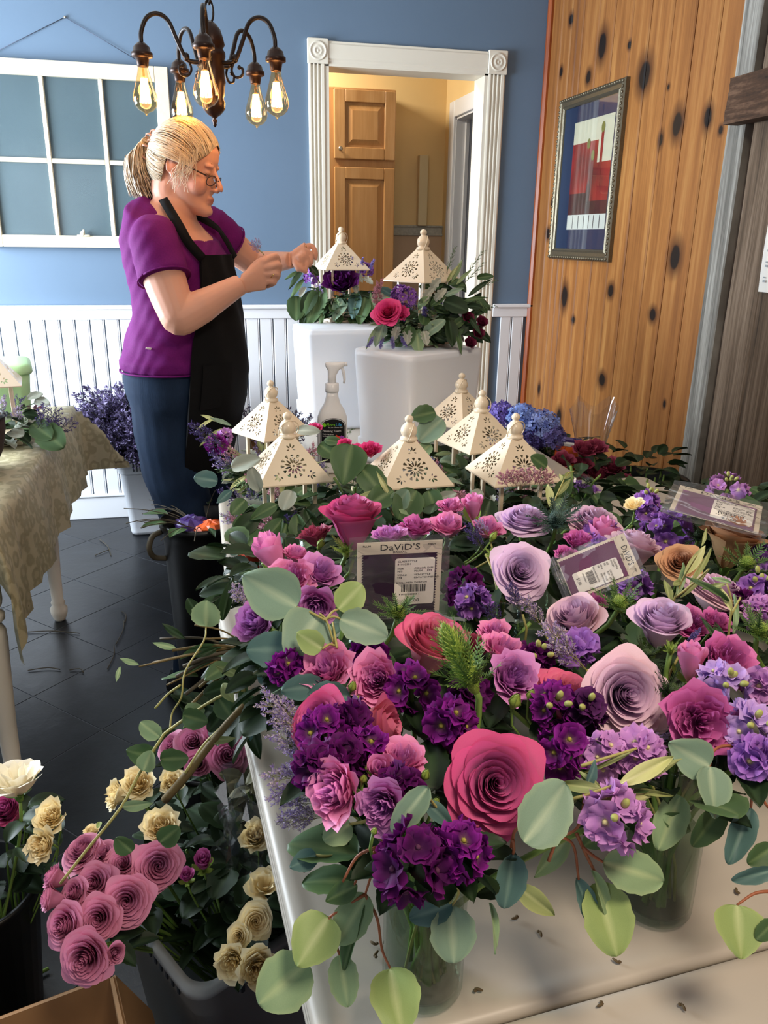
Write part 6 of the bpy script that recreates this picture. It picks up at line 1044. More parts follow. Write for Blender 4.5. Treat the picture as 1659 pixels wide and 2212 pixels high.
# ================================================================ left table with damask cloth
tx0, tx1, ty0, ty1 = -1.35, -.505, 1.90, 3.32; ZT = .75
lt = thing('dining_table', 'dining table at left with white turned legs under a damask cloth', 'table', Tr((tx0+tx1)/2, (ty0+ty1)/2, 0)); O = -np.array([(tx0+tx1)/2, (ty0+ty1)/2, 0])
put('tabletop', MB().bbox(np.array((tx0, ty0, .715))+O, np.array((tx1, ty1, .745))+O, .006), 'turned_white', lt, None, False); put('apron_rail', MB().bbox(np.array((tx0+.07, ty0+.07, .63))+O, np.array((tx1-.07, ty1-.07, .715))+O, .004), 'turned_white', lt, None, False)
lg = MB().lathe([(.018, 0), (.022, .008), (.030, .03), (.032, .05), (.022, .065), (.026, .075), (.021, .085), (.024, .20), (.030, .34), (.035, .44), (.034, .47), (.024, .49), (.036, .50), (.036, .515), (.026, .525), (.034, .54), (.036, .55), (.036, .64)], 20).mesh('leg')
for a, b in ((-.545, 1.93), (-.585, 2.95), (-1.28, 1.97), (-1.28, 2.95)): put('leg', lg, 'turned_white', lt, Tr(a+O[0], b+O[1], 0))
ox, oy0, oy1 = .27, .13, .24; us = np.concatenate([np.linspace(tx0-ox, tx0, 7)[:-1], np.linspace(tx0, tx1, 14)[:-1], np.linspace(tx1, tx1+ox, 12)]); vs = np.concatenate([np.linspace(ty0-oy0, ty0, 7)[:-1], np.linspace(ty0, ty1, 26)[:-1], np.linspace(ty1, ty1+oy1, 10)]); G = np.zeros((len(us), len(vs), 3))
for i, u in enumerate(us):
    for j, v in enumerate(vs):
        da = max(0, u-tx1, tx0-u); db = max(0, v-ty1, ty0-v); sx = 1 if u > tx1 else -1; sy = 1 if v > ty1 else -1; x, y = min(max(u, tx0), tx1), min(max(v, ty0), ty1); c_ = min(da, db)
        fold = .012*sin(v*17)*min(1, da*6)+.010*sin(v*41)*min(1, da*5); out = (.006 if da+db > 0 else 0)
        if da > 0: x += sx*(out+fold+.012*min(1, da*10)+da*.06+c_*(.25 if v < ty0 else .6))
        if db > 0: y += sy*(out+.008*sin(u*19)*min(1, db*6)+.01+c_*.45)
        z = ZT+.002-max(da, db)-(c_*(.45 if v < ty0 else .12))

        G[i, j] = (x, y, max(z, .3))
tag(put('tablecloth', MB().grid(G+O*1.0), 'damask', None, Tr(-O[0], -O[1], 0)), 'beige and olive damask tablecloth hanging in points off the left table', 'tablecloth')
e = PZ(38, 838, .94); wreath(e[0]-.085, e[1]+.06, .756, .12, 'wreath of dark twigs and silver leaves round the lantern at the left edge', 60, ('deep', 'dark', 'dusty', 'grey'), sprays=(('deep', 6), ('pink', 2), ('caspia', 3)))
P = PZ(85, 935, .80); t = thing('greenery_sprig', 'two round dark leaves and a twig lying over the cloth edge at left', 'foliage', Tr(P[0], P[1], .758)); O = np.array([P[0], P[1], .758])
for (u, v, x, y, tone, r_) in ((85, 925, 135, 965, 'dark', .9), (70, 915, 110, 945, 'dark', .9), (75, 865, 105, 870, 'grey', .6), (60, 860, 90, 850, 'grey', .5)): eleaf(t, O, PD(u, v, dep(P)), PD(x, y, dep(P)-.02), tone, r_, 0, .3)
for k in range(5): put('blossoms', SPRAY['deep'][k % 2], 'leaf', t, aim((0, 0, .02), (.5+.3*nr.randn(), nr.randn()*.4, .35), 0, .12), kind='stuff')
P = PZ(10, 870, .76); P = PY(-10, 850, 3.02); t = thing('green_storage_tub', 'pale green translucent plastic tub with a rounded lid at the far left', 'tub', Tr(P[0], 3.02, .753)@Rz(.2))
put('shell', MB().loft(np.array([np.c_[rrect(-.12, .12, -.12, .12, .04, 6, i), np.full(28, z)] for i, z in ((.03, 0), (.02, .004), (.012, .06), (.004, .15), (0, .19))])), 'green_plastic', t); put('lid', MB().loft(np.array([np.c_[rrect(-.126, .126, -.126, .126, .045, 6, i), np.full(28, z)] for i, z in ((0, .188), (-.004, .195), (0, .215), (.012, .222), (.05, .224))])), 'green_plastic', t)
P = PZ(-12, 1010, .76); t = thing('burlap_basket', 'dark burlap-wrapped basket cut off by the left edge', 'basket', Tr(P[0]-.075, P[1]-.02, .754))
put('basket', MB().grid(np.array([[(r*cos(a)*(1+.03*sin(9*a)), r*sin(a)*(1+.03*sin(9*a)), z) for a in np.arange(36)*2*pi/36] for r, z in ((.001, .002), (.075, .0), (.105, .06), (.118, .12), (.120, .16), (.112, .16), (.100, .10), (.001, .02))]), closed=True), 'burlap', t)
put('rim', MB().tube([(.122*cos(a), .122*sin(a), .16) for a in np.linspace(0, 2*pi, 37)], .006, 8), 'black_plastic', t)
tag(put('yellow_pruner', MB().tube(spline([(0, 0, 0), (.02, .01, .05), (.03, .0, .10), (.02, -.01, .15)], 5), [.010]*16, 10).tube(spline([(.0, .03, 0), (.04, .035, .05), (.05, .03, .10), (.035, .03, .14)], 5), .008, 8), 'yellow_plastic', None, Tr(P[0]-.02, P[1]-.02, .80)@Rz(.4)), 'yellow and black handled tool standing in the burlap basket', 'tool')

# ================================================================ black waste bucket
BK = (PY(344, 1120, 2.15)[0]+.115, 2.15); t = thing('black_bucket', 'tall black plastic bucket with a brown handle in front of the woman', 'bucket', Tr(BK[0], BK[1], 0))
put('shell', MB().grid(np.array([[(r*cos(a), r*sin(a), z) for a in np.arange(40)*2*pi/40] for r, z in ((.001, .004), (.085, 0), (.088, .02), (.108, .60), (.110, .61), (.110, .635), (.117, .64), (.117, .655), (.108, .655), (.104, .60), (.085, .02), (.001, .02))]), closed=True), 'black_plastic', t)
put('handle', MB().tube(spline([(-.110, -.02, .63), (-.135, -.03, .62), (-.145, -.04, .59), (-.135, -.03, .56), (-.104, -.02, .55)], 6), .008, 8), 'dark_twig', t)
def crumple(n, R, seed):
    r_ = np.random.RandomState(seed); G = np.zeros((n, n*2, 3))
    for i in range(n):
        for j in range(n*2): th = pi*(i+.5)/n; ph = 2*pi*j/(n*2); q = R*(.75+.35*r_.rand()); G[i, j] = (q*sin(th)*cos(ph), q*sin(th)*sin(ph), q*.6*cos(th))
    return MB().loft(G)
for nm, mat, x, y, z, R, lab in (('waste_wrapper', 'orange_plastic', .025, -.03, .63, .048, 'crumpled orange wrapper in the mouth of the black bucket'), ('waste_wrapper', 'purple_plastic', -.03, .01, .63, .05, 'crumpled purple wrapper in the mouth of the black bucket'), ('waste_bag', 'burlap', -.0, 0, .58, .085, 'dark plant waste filling the black bucket')): tag(put(nm, crumple(7, R, int(R*1000)), mat, None, Tr(BK[0]+x, BK[1]+y, z), smooth=False), lab, 'rubbish')
t = thing('trimmed_stems', 'thin dry trimmings sticking out of the black bucket to the left', 'foliage', Tr(BK[0], BK[1], .6))
for k in range(14): a = pi+nr.randn()*.7; put('stem', MB().tube(bez((0, 0, 0), (.05*cos(a), .05*sin(a), .06), (.12*cos(a), .12*sin(a), .08), (.2*cos(a)*rnd.uniform(.7, 1.1), .2*sin(a), .03+.06*rnd.random())), .0013, 4), 'dark_twig', t)
for k in range(10): a = k*.7; put('leaf', rnd.choice(EUC['deep_lance']+EUC['dark_oval']), 'leaf', t, frame((.10*cos(a), .10*sin(a), .06), (cos(a), sin(a), .1), (0, 0, 1), .07))

# ================================================================ cut greenery over the left table edge
fo = PZ(560, 1420, .78); t = thing('cut_foliage_bundle', 'bundle of cut brown stems with leaves reaching off the left table edge', 'foliage', Tr(*fo))
for k, (x, y, z, r) in enumerate(((380, 1462, .77, .003), (372, 1405, .80, .0022), (330, 1432, .78, .0022), (400, 1500, .75, .003), (430, 1485, .77, .0026), (405, 1530, .74, .0026), (345, 1380, .82, .0018), (300, 1440, .80, .0014), (440, 1380, .84, .0016), (395, 1440, .79, .003), (420, 1350, .84, .0015), (360, 1480, .76, .0015))):
    e = PZ(x, y, z); put('stem', MB().tube(spline([(0, rnd.uniform(-.03, .05), rnd.uniform(-.02, .02)), (e-fo)*.5+[0, 0, .015], e-fo], 5), r, 6), 'bark' if k % 3 else 'dark_twig', t)
for (u, v, x, y, tone, r_, zz) in ((445, 1353, 445, 1300, 'green', 1.18, .86), (472, 1508, 500, 1552, 'dark', .9, .80), (481, 1476, 503, 1516, 'olive_oval', .55, .82), (395, 1545, 445, 1560, 'dark', .8, .78), (530, 1470, 520, 1560, 'dark_oval', .26, .82), (530, 1500, 575, 1535, 'dark_oval', .3, .80), (520, 1460, 465, 1440, 'olive_oval', .3, .84), (480, 1340, 500, 1250, 'deep_oval', .28, .84), (470, 1400, 420, 1420, 'deep_oval', .3, .82), (500, 1430, 450, 1440, 'deep_oval', .3, .80), (430, 1330, 405, 1295, 'deep', .7, .84), (460, 1330, 480, 1290, 'deep_oval', .4, .83), (540, 1560, 560, 1640, 'deep_oval', .4, .79), (500, 1480, 440, 1500, 'deep', .7, .80), (560, 1450, 600, 1480, 'blue', .8, .84), (260, 1440, 250, 1470, 'green_lance', .3, .8), (300, 1435, 260, 1425, 'green_lance', .3, .8), (380, 1400, 330, 1390, 'green_lance', .3, .8), (400, 1380, 350, 1350, 'deep_lance', .3, .82), (545, 1550, 540, 1600, 'blue_oval', .4, .8), (490, 1530, 450, 1580, 'deep', .7, .78)):
    P0 = PZ(u, v, zz); eleaf(t, fo, P0, PD(x, y, dep(P0)-.015), tone, r_)
for k in range(16): a = rnd.uniform(1.9, 4.4); r = rnd.uniform(.0, .11); put('leaf', rnd.choice(EUC['deep_oval']+EUC['deep']+EUC['dark_oval']), 'leaf', t, frame((-.01+cos(a)*r*.8, -.02+sin(a)*r, rnd.uniform(-.04, .03)), (cos(a), sin(a), rnd.uniform(-.5, .3)), (0, 0, 1)+nr.randn(3)*.4, rnd.uniform(.04, .07)))
# long arching eucalyptus branch and the thick stick
def z_at(k): return .82-.30*k
pl = [(130, 1909), (190, 1833), (262, 1743), (302, 1669), (346, 1599), (367, 1576), (468, 1508), (530, 1490)]; zs_ = [.56, .60, .65, .69, .73, .745, .80, .81]; fo = PZ(530, 1490, .81); t = thing('eucalyptus_branch', 'long thin eucalyptus branch arching from the table down to the mauve roses', 'foliage', Tr(*fo))
def ZP(x, y, k): return PZ(x, y, zs_[k])
put('stem', MB().tube(spline([ZP(x, y, i) for i, (x, y) in enumerate(pl)][::-1], 4)-fo, .0022, 6), 'stem_pale', t); put('stem', MB().tube(spline([PZ(367, 1576, .745), PZ(372, 1540, .76), PZ(392, 1505, .79), PZ(400, 1450, .82), PZ(440, 1385, .85), PZ(445, 1355, .86)], 4)-fo, .0014, 5), 'stem_pale', t); put('stem', MB().tube(spline([PZ(335, 1530, .76), PZ(362, 1500, .78), PZ(390, 1480, .80)], 4)-fo, .0018, 5), 'stem_pale', t)
for (u, v, x, y, tone, r_, zz) in ((345, 1592, 303, 1562, 'green', .9, .74), (336, 1637, 272, 1622, 'dark_heart', .85, .70), (310, 1665, 325, 1625, 'green', .9, .70), (346, 1640, 404, 1640, 'dark', .85, .71), (400, 1538, 440, 1535, 'green', .95, .77), (450, 1600, 505, 1597, 'olive_oval', .3, .76), (285, 1840, 250, 1812, 'dark', 1.0, .60), (345, 1820, 385, 1790, 'dark', .9, .60), (262, 1742, 327, 1738, 'green_oval', .35, .65), (217, 1775, 210, 1788, 'lime', .7, .63)): P0 = PZ(u, v, zz); eleaf(t, fo, P0, PD(x, y, dep(P0)-.01), tone, r_)
fo = PZ(527, 1525, .80); t = thing('woody_stem', 'thick pale cut branch slanting down off the table corner, end cut square', 'branch', Tr(*fo))
put('stem', MB().tube(spline([fo, PZ(498, 1555, .79), PZ(460, 1601, .76), PZ(401, 1677, .71), PZ(356, 1728, .67)], 4)-fo, [.0045]*5+[.005]*6+[.006]*6, 8), 'bark', t); put('twig', MB().tube(spline([PZ(480, 1570, .78), PZ(440, 1610, .75), PZ(400, 1670, .72)], 4)-fo, .0022, 5), 'stem_pale', t)

# ================================================================ flowers in the tub on the floor
bx_, by_ = BIN
def bf(): return (bx_+rnd.uniform(-.05, .05), by_+rnd.uniform(-.05, .05), .03)
for i, (x, y, s, lab, ax) in enumerate(((177, 1838, 84, 'uppermost left of the mauve roses in the frosted tub', (-.3, .8, .5)), (224, 1846, 62, 'second along the top of the mauve tub roses', (0, .8, .6)), (266, 1867, 76, 'third along the top of the mauve tub roses', (.1, .6, .8)), (342, 1871, 92, 'rightmost and fully open among the mauve tub roses', (.3, .4, .9)), (203, 1909, 78, 'in the middle of the mauve tub roses', (-.1, .5, .9)), (158, 1930, 62, 'left of the middle mauve tub rose', (-.4, .5, .8)), (274, 1947, 94, 'large, right of the middle mauve tub rose', (.2, .3, .95)), (137, 2002, 86, 'lower left of the mauve tub roses', (-.4, .3, .9)), (213, 1985, 82, 'low centre of the mauve tub roses', (.0, .3, .95)), (184, 2072, 104, 'lowest and largest of the mauve tub roses', (-.1, .1, .98)), (120, 1897, 52, 'leftmost upper of the mauve tub roses, turned away', (-.8, .5, .3)), (112, 1942, 52, 'leftmost lower of the mauve tub roses, turned away', (-.9, .2, .4)), (247, 2058, 40, 'small, tucked beside the lowest mauve tub rose', (.6, .1, .7)))):
    R_('mauve', 'open' if s > 60 else 'cup', x, y, s*1.06, 'mauve rose, '+lab, ax, .50+.03*(1-(y-1838)/240.), leaves=2, foot=bf(), var=i)
for i, (x, y, s, kd, lab, ax, z) in enumerate(((371, 1612, 66, 'open', 'left end of the shaded clump under the table edge', (-.4, .6, .7), .50), (418, 1603, 78, 'open', 'second of the shaded clump under the table edge', (0, .6, .8), .52), (492, 1631, 88, 'open', 'big, right end of the shaded clump under the table edge', (.2, .4, .9), .52), (464, 1585, 60, 'open', 'top of the shaded clump under the table edge', (.1, .8, .6), .53), (522, 1588, 56, 'open', 'half under the table in the shaded clump', (.4, .7, .5), .52), (428, 1650, 54, 'cup', 'lowest of the shaded clump by the thick stick', (0, .3, .9), .50))):
    R_('mauve', kd, x, y, s, 'mauve rose, '+lab, ax, z, leaves=3, foot=(PZ(470, 1660, .3)[0], PZ(470, 1660, .3)[1]+.05, .03))
t = thing('flower_pail', 'black pail under the table edge holding the shaded mauve roses', 'bucket', Tr(PZ(470, 1660, .3)[0], PZ(470, 1660, .3)[1]+.05, 0)); put('shell', MB().grid(np.array([[(r*cos(a), r*sin(a), z) for a in np.arange(32)*2*pi/32] for r, z in ((.001, .004), (.09, 0), (.115, .30), (.12, .305), (.12, .315), (.112, .315), (.088, .02), (.001, .02))]), closed=True), 'black_plastic', t)
for i, (x, y, s, kd, lab, ax, z, ft) in enumerate(((112, 1766, 66, 'spray', 'upper of the cream pair at left', (-.1, .6, .8), .50, 1), (91, 1825, 66, 'spray', 'lower of the cream pair at left', (-.3, .3, .9), .48, 1), (252, 1717, 58, 'spray', 'left of the cream pair under the arching branch', (-.7, .3, .5), .54, 0), (300, 1694, 66, 'spray', 'right of the cream pair under the arching branch', (.1, .6, .7), .55, 0), (371, 1690, 52, 'spray', 'beside the cut end of the thick stick', (0, .7, .7), .54, 0), (348, 1785, 72, 'spray', 'half hidden by a round leaf above the mauve roses', (0, .6, .7), .54, 0), (553, 1806, 66, 'spray', 'pale green cream, alone near the table edge', (0, .7, .6), .50, 0), (572, 1912, 84, 'loose', 'pale, wrapped in clear film by the table edge', (.1, .7, .5), .50, 0), (553, 1990, 72, 'open', 'open with a peach centre, right of the tub', (.2, .4, .9), .50, 0), (515, 2023, 50, 'open', 'small with a peach centre, right of the tub', (-.1, .3, .9), .49, 0), (502, 2078, 68, 'spray', 'lowest left of the cream roses right of the tub', (-.1, .2, .95), .47, 0), (556, 2092, 84, 'spray', 'lowest right of the cream roses, partly under the big leaf', (.2, .2, .9), .47, 0), (198, 1795, 30, 'bud', 'small bud above the mauve roses', (.1, .9, .3), .52, 0))):
    R_('cream', kd if kd != 'bud' else 'spray', x, y, s, 'cream rose, '+lab, ax, z, leaves=2, foot=bf() if ft == 0 else (PZ(-60, 1960, .25)[0]+.03, PZ(-60, 1960, .25)[1], .03))
LB = PZ(-60, 1960, .25); t = thing('flower_pail', 'black pail mostly outside the left edge holding the white flower', 'bucket', Tr(LB[0], LB[1], 0)); put('shell', MB().grid(np.array([[(r*cos(a), r*sin(a), z) for a in np.arange(32)*2*pi/32] for r, z in ((.001, .004), (.09, 0), (.115, .28), (.12, .285), (.12, .295), (.112, .295), (.088, .02), (.001, .02))]), closed=True), 'black_plastic', t)
R_('white', 'loose', 34, 1684, 140, 'large white ruffled flower seen from the side at the left edge', (-.1, .97, .2), .60, leaves=2, foot=(LB[0], LB[1], .03), cat='flower', name='peony')
R_('hot', 'cup', 18, 1752, 70, 'hot pink rose in shade under the large white flower', (-.2, .6, .7), .50, leaves=4, foot=(LB[0]-.02, LB[1]+.02, .03))
for x, y, s, lab in ((439, 1863, 34, 'wine pink bud right of the mauve tub roses'), (403, 1893, 26, 'small wine pink bud lower in the tub foliage')): R_('magenta', 'bud', x, y, s, lab, (.1, .7, .6), .50, leaves=2, foot=bf(), cat='rosebud', name='rose_bud')
# foliage in the tub and by the pail
for (cx, cy, cz, n, rx, ry, lab, tones, sz) in ((bx_+.0, by_+.0, .40, 150, .17, .15, 'dark rose foliage filling the frosted tub', ROSELEAF+EUC['deep'], (.05, .075)), (bx_+.07, by_+.10, .46, 60, .09, .09, 'brownish green leaves standing in the frosted tub, behind clear film', [leaf_mesh(1, .62, 'oval', '6c6a4c', '847e5c', '94906c', .1, .1, k) for k in range(2)], (.035, .05)), (LB[0]+.04, LB[1], .40, 60, .12, .12, 'dark rose leaves at the left edge under the white flower', ROSELEAF, (.05, .08)), (PZ(470, 1660, .3)[0], PZ(470, 1660, .3)[1]+.03, .38, 60, .12, .10, 'dark leaves under the shaded mauve roses', ROSELEAF+EUC['deep'], (.05, .075))):
    t = thing('foliage_bunch', lab, 'foliage', Tr(cx, cy, cz))
    for k in range(n): a = k*2.39996; r = sqrt(rnd.random()); el = rnd.uniform(-.3, .8); put('leaf', rnd.choice(tones), 'leaf', t, frame((cos(a)*r*rx*.8, sin(a)*r*ry*.8, rnd.uniform(-.09, .06)), (cos(a+nr.randn()*.6)*cos(el), sin(a+nr.randn()*.6)*cos(el), sin(el)), (0, 0, 1)+nr.randn(3)*.35, rnd.uniform(*sz)))
    for k in range(12): a = k*2.4; put('stem', MB().tube([(cos(a)*rx*.3, sin(a)*ry*.3, -cz+.03), (cos(a)*rx*.4, sin(a)*ry*.4, -.12), (cos(a)*rx*.6, sin(a)*ry*.6, .0)], .0025, 5), 'stem_green', t)
# clear film standing in the tub
r_ = np.random.RandomState(4); G = np.array([[(-.10+.2*u, .02*sin(9*u)+.014*r_.randn(), .30*v+.03*sin(6*u)*v) for u in np.linspace(0, 1, 14)] for v in np.linspace(0, 1, 12)]); tag(put('cellophane_sheet', MB().grid(G), 'cellophane', None, Tr(bx_+.04, by_+.05, .25)@Rz(BINYAW+.3), smooth=False), 'crinkled clear cellophane catching light among the tub foliage', 'wrapping')
G = np.array([[(-.05+.12*u, .015*sin(9*u)+.01*r_.randn(), .26*v+.02*sin(6*u)*v) for u in np.linspace(0, 1, 12)] for v in np.linspace(0, 1, 12)]); tag(put('cellophane_sheet', MB().grid(G), 'cellophane', None, Tr(*(PZ(560, 1990, .30)-np.array([0, .03, 0])))@Rz(.2), smooth=False), 'clear cellophane sleeve around the pale cream rose by the table edge', 'wrapping')
# cardboard box in the bottom left corner
c_ = PZ(243, 2104, .34); a_ = PZ(0, 2196, .34); b_ = PZ(312, 2225, .34); d1 = (a_-c_)/np.linalg.norm(a_-c_); d2 = np.array([d1[1]*-1, d1[0], 0]); d2 = d2 if d2@(b_-c_) > 0 else -d2; Lb, Wb = .34, .26
M = Matrix(((d1[0], d2[0], 0, c_[0]), (d1[1], d2[1], 0, c_[1]), (0, 0, 1, 0), (0, 0, 0, 1))); t = thing('cardboard_box', 'open brown cardboard box in the bottom left corner', 'box', M)
for lo, hi in (((0, 0, 0), (Lb, .005, .34)), ((0, Wb-.005, 0), (Lb, Wb, .34)), ((0, 0, 0), (.005, Wb, .34)), ((Lb-.005, 0, 0), (Lb, Wb, .34)), ((0, 0, 0), (Lb, Wb, .005))): put('side_panel' if hi[2] > .1 else 'bottom_panel', MB().box(lo, hi), 'cardboard', t, None, False)
put('flap', MB().box((0, 0, 0), (Lb, .004, .12)), 'cardboard', t, Tr(0, 0, .335)@Rx(2.6), False); put('flap', MB().box((0, 0, 0), (.004, Wb, .11)), 'cardboard', t, Tr(0, 0, .335)@Ry(-2.7), False)
P = PZ(68, 2208, .34); put('printed_label', MB().box((Lb*.55, .0052, .27), (Lb*.55+.05, .0056, .32)), 'sticker', t, None, False)
P = PZ(48, 2112, .003); t = thing('leaf_clipping', 'forked green stem clipping lying on the dark floor above the box', 'debris', Tr(*P)); Q = lambda x, y: PZ(x, y, .01)-P
for p, q in (((52, 2120), (22, 2088)), ((52, 2120), (105, 2092)), ((56, 2122), (78, 2152))): put('stem', MB().tube([Q(*p), Q(*q)], .004, 5), 'stem_green', t)
put('leaf', EUC['deep'][0], 'leaf', t, frame(Q(15, 2110), Q(50, 2105)-Q(15, 2110), (0, 0, 1), .06))
# bits on the floor
for k, (x, y, x2, y2) in enumerate(((40, 1366, 172, 1368), (180, 1452, 150, 1447), (268, 1340, 250, 1392), (60, 1448, 130, 1446), (262, 1320, 270, 1345), (246, 1395, 232, 1445), (205, 1200, 235, 1188), (215, 1165, 240, 1200))):
    a, b = PZ(x, y, .004), PZ(x2, y2, .004); lab = ['long grey twig crossing the floor left of the table leg', 'short twig on the floor below the long twig', 'thin upright-looking twig end on the floor near the stems', 'faint pale twig on the floor', 'tip of thin floor twig', 'thin twig on the floor pointing to the stems', 'small leaf scrap on the floor before the white tub', 'second small twig on the floor before the white tub'][k]
    tag(put('floor_twig', MB().tube(spline([a-a, (b-a)*.5+[.01, .01, .002], b-a], 4), .0018, 5), 'dark_twig', None, Tr(*a)), lab, 'debris')
# ================================================================ the woman
t = NT('skin'); a = t.n('ShaderNodeAttribute', attribute_name='Col'); n = t.noise(t.pos(), 55, 4); c = t.mix(t.math('MULTIPLY', n, .35), a.outputs['Color'], (.62, .30, .22)); t.bsdf(c, .5, t.noise(t.pos(), 300, 2), .12, .0006, spec=.4); t.b.inputs['Subsurface Weight'].default_value = .06; t.b.inputs['Subsurface Scale'].default_value = .01
t = NT('hair'); a = t.n('ShaderNodeAttribute', attribute_name='Col'); t.bsdf(a.outputs['Color'], .38, spec=.5)
t = NT('tshirt'); n = t.noise(t.pos(), 220, 2); t.bsdf(t.mix(n, '560c56', '6c1468'), .8, n, .25, .001, spec=.2)
t = NT('denim'); p = t.pos(); n = t.noise(p, 9, 4); n2 = t.noise(t.pos((1, 1, .15)), 380, 2); t.bsdf(t.mix(t.math('ADD', t.math('MULTIPLY', n, .7), t.math('MULTIPLY', n2, .3)), '0e1624', '223650'), .85, n2, .3, .001, spec=.2)
simple('apron_black', '0b0b0d', .85, .1, 200, .2, spec=.2); simple('shoe_dark', '1a1a1c', .6); simple('scrunchie', 'b48874', .7, .1); simple('glasses_metal', '3c2a22', .35, .1, metal=.5); simple('gold', 'd8b46a', .25, .02, metal=1.); simple('brow', '8c6a48', .8); simple('tag_white', 'd8d8dc', .6)
Y0 = 2.40
woman = thing('person', 'woman with a blonde ponytail and glasses in a purple t-shirt and black apron, arranging flowers', 'person', Tr(PY(400, 900, Y0)[0], Y0, 0)); WO = np.array([PY(400, 900, Y0)[0], Y0, 0.])
def W_(px, py, y): return PY(px, py, y)-WO
az = radians(-27); F_ = np.array([cos(az), sin(az), 0]); S_ = np.array([sin(az), -cos(az), 0])   # body front and body right (towards the camera)
SPX = dep(PY(400, 600, Y0))/FPX
RINGS = [(1010, 402, 60, .12, 0), (930, 400, 80, .15, 0), (860, 394, 98, .178, 0), (800, 388, 108, .188, 0), (760, 387, 110, .182, 0), (720, 392, 106, .172, 0), (680, 396, 98, .160, 0), (640, 392, 94, .156, 0), (600, 386, 96, .160, 0), (560, 378, 95, .168, 0), (525, 368, 86, .172, .1), (500, 364, 76, .160, .2), (478, 364, 62, .125, .35), (460, 368, 50, .085, .45), (445, 374, 42, .062, .4)]
def ring(py, cx, hw_, b, tilt, off=0., n=40, a0=0., a1=2*pi, closed=True):
    c = W_(cx+5, py, Y0); a = (hw_-7)*SPX*1.02+off; b = b+off; q = np.arange(n)*2*pi/n if closed else np.linspace(a0, a1, n)
    ca, sa = np.cos(q), np.sin(q); ca2, sa2 = np.sign(ca)*np.abs(ca)**.9, np.sign(sa)*np.abs(sa)**.9
    return c+a*ca2[:, None]*F_+b*sa2[:, None]*S_+(-tilt*a*ca2)[:, None]*np.array([0, 0, 1.])
def tub(m, P, r, n=14): return m.tube(spline(P, 5), np.interp(np.linspace(0, 1, len(spline(P, 5))), np.linspace(0, 1, len(r)), r), n)
def remesh(m, vox, smooth=5, name='m'):
    me = m.mesh(name); ob = bpy.data.objects.new(name, me); COL.objects.link(ob); md = ob.modifiers.new('r', 'REMESH'); md.mode = 'VOXEL'; md.voxel_size = vox; md.use_smooth_shade = True
    s = ob.modifiers.new('s', 'SMOOTH'); s.iterations = smooth; s.factor = .5; bpy.context.view_layer.update(); out = bpy.data.meshes.new_from_object(ob.evaluated_get(bpy.context.evaluated_depsgraph_get())); bpy.data.objects.remove(ob); out.name = name; out.materials.clear(); return out
def getV(me): V = np.empty(len(me.vertices)*3, np.float32); me.vertices.foreach_get('co', V); return V.reshape(-1, 3).astype(float)
def setV(me, V): me.vertices.foreach_set('co', V.astype(np.float32).ravel()); me.update()
def setC(me, C):
    for ca in list(me.color_attributes): me.color_attributes.remove(ca)
    at = me.color_attributes.new('Col', 'FLOAT_COLOR', 'POINT'); at.data.foreach_set('color', np.concatenate([C, np.ones((len(C), 1))], 1).astype(np.float32).ravel())
# --- head frame
hz = radians(-19); pt = radians(13); hf0 = np.array([cos(hz), sin(hz), 0]); up0 = np.array([0, 0, 1.]); HF = hf0*cos(pt)-up0*sin(pt); HU = up0*cos(pt)+hf0*sin(pt); HR = np.cross(HF, HU); KH = .93; HF, HU, HR = HF*KH, HU*KH, HR*KH   # right side of the head faces the camera
HC = W_(400, 362, Y0-.01)
def hp(x, y, z): return HC+HF*x+HR*y+HU*z
HM = Matrix(((HF[0], HR[0], HU[0], HC[0]), (HF[1], HR[1], HU[1], HC[1]), (HF[2], HR[2], HU[2], HC[2]), (0, 0, 0, 1)))
B = MB()
hs = [(-.119, .084, .048, .018), (-.111, .094, .022, .031), (-.097, .094, -.012, .044), (-.080, .087, -.036, .053), (-.060, .088, -.056, .059), (-.035, .086, -.076, .064), (-.010, .083, -.088, .069), (.012, .085, -.094, .073), (.035, .091, -.097, .075), (.060, .089, -.096, .075), (.085, .074, -.085, .067), (.105, .043, -.060, .048), (.117, .008, -.022, .020)]
G = []
for z, fr_, bk, hw_ in hs:
    q = np.arange(32)*2*pi/32; cx_ = (fr_+bk)/2; G.append(np.c_[cx_+(fr_-bk)/2*np.sign(np.cos(q))*np.abs(np.cos(q))**.92, hw_*np.sign(np.sin(q))*np.abs(np.sin(q))**.92, q*0+z])
B.loft(np.array(G), None, HM)
def he(c, r, n=12): B.ell(c, r, n, 9, None, HM)
B.tube([(.080, 0, .020), (.090, 0, .004), (.101, 0, -.014), (.112, 0, -.032), (.111, 0, -.040)], [.006, .0065, .008, .0095, .009], 10, M=HM); he((.099, .010, -.041), (.010, .007, .007)); he((.099, -.010, -.041), (.010, .007, .007))
he((.089, 0, -.066), (.009, .021, .0055)); he((.088, 0, -.077), (.009, .018, .006)); he((.086, 0, -.101), (.014, .019, .014))
for s in (-1, 1):
    he((.054, s*.040, -.036), (.032, .024, .032)); he((.078, s*.030, .020), (.013, .022, .007)); he((.075, s*.031, .001), (.012, .015, .009)); he((-.010, s*.073, -.004), (.014, .008, .026)); he((-.006, s*.076, -.026), (.008, .005, .010))
    B.tube([(.004+.020*cos(a)-.010, s*(.079+.002*sin(a*2)), .001+.028*sin(a)) for a in np.linspace(-.6, pi+.9, 14)], .0035, 6, M=HM)
# neck and torso
tub(B, [hp(-.025, 0, -.02), hp(-.030, 0, -.07), W_(385, 432, Y0), W_(372, 458, Y0), W_(366, 490, Y0)], [.058, .056, .054, .062, .075], 20)
B.loft(np.array([ring(*r) for r in RINGS]))
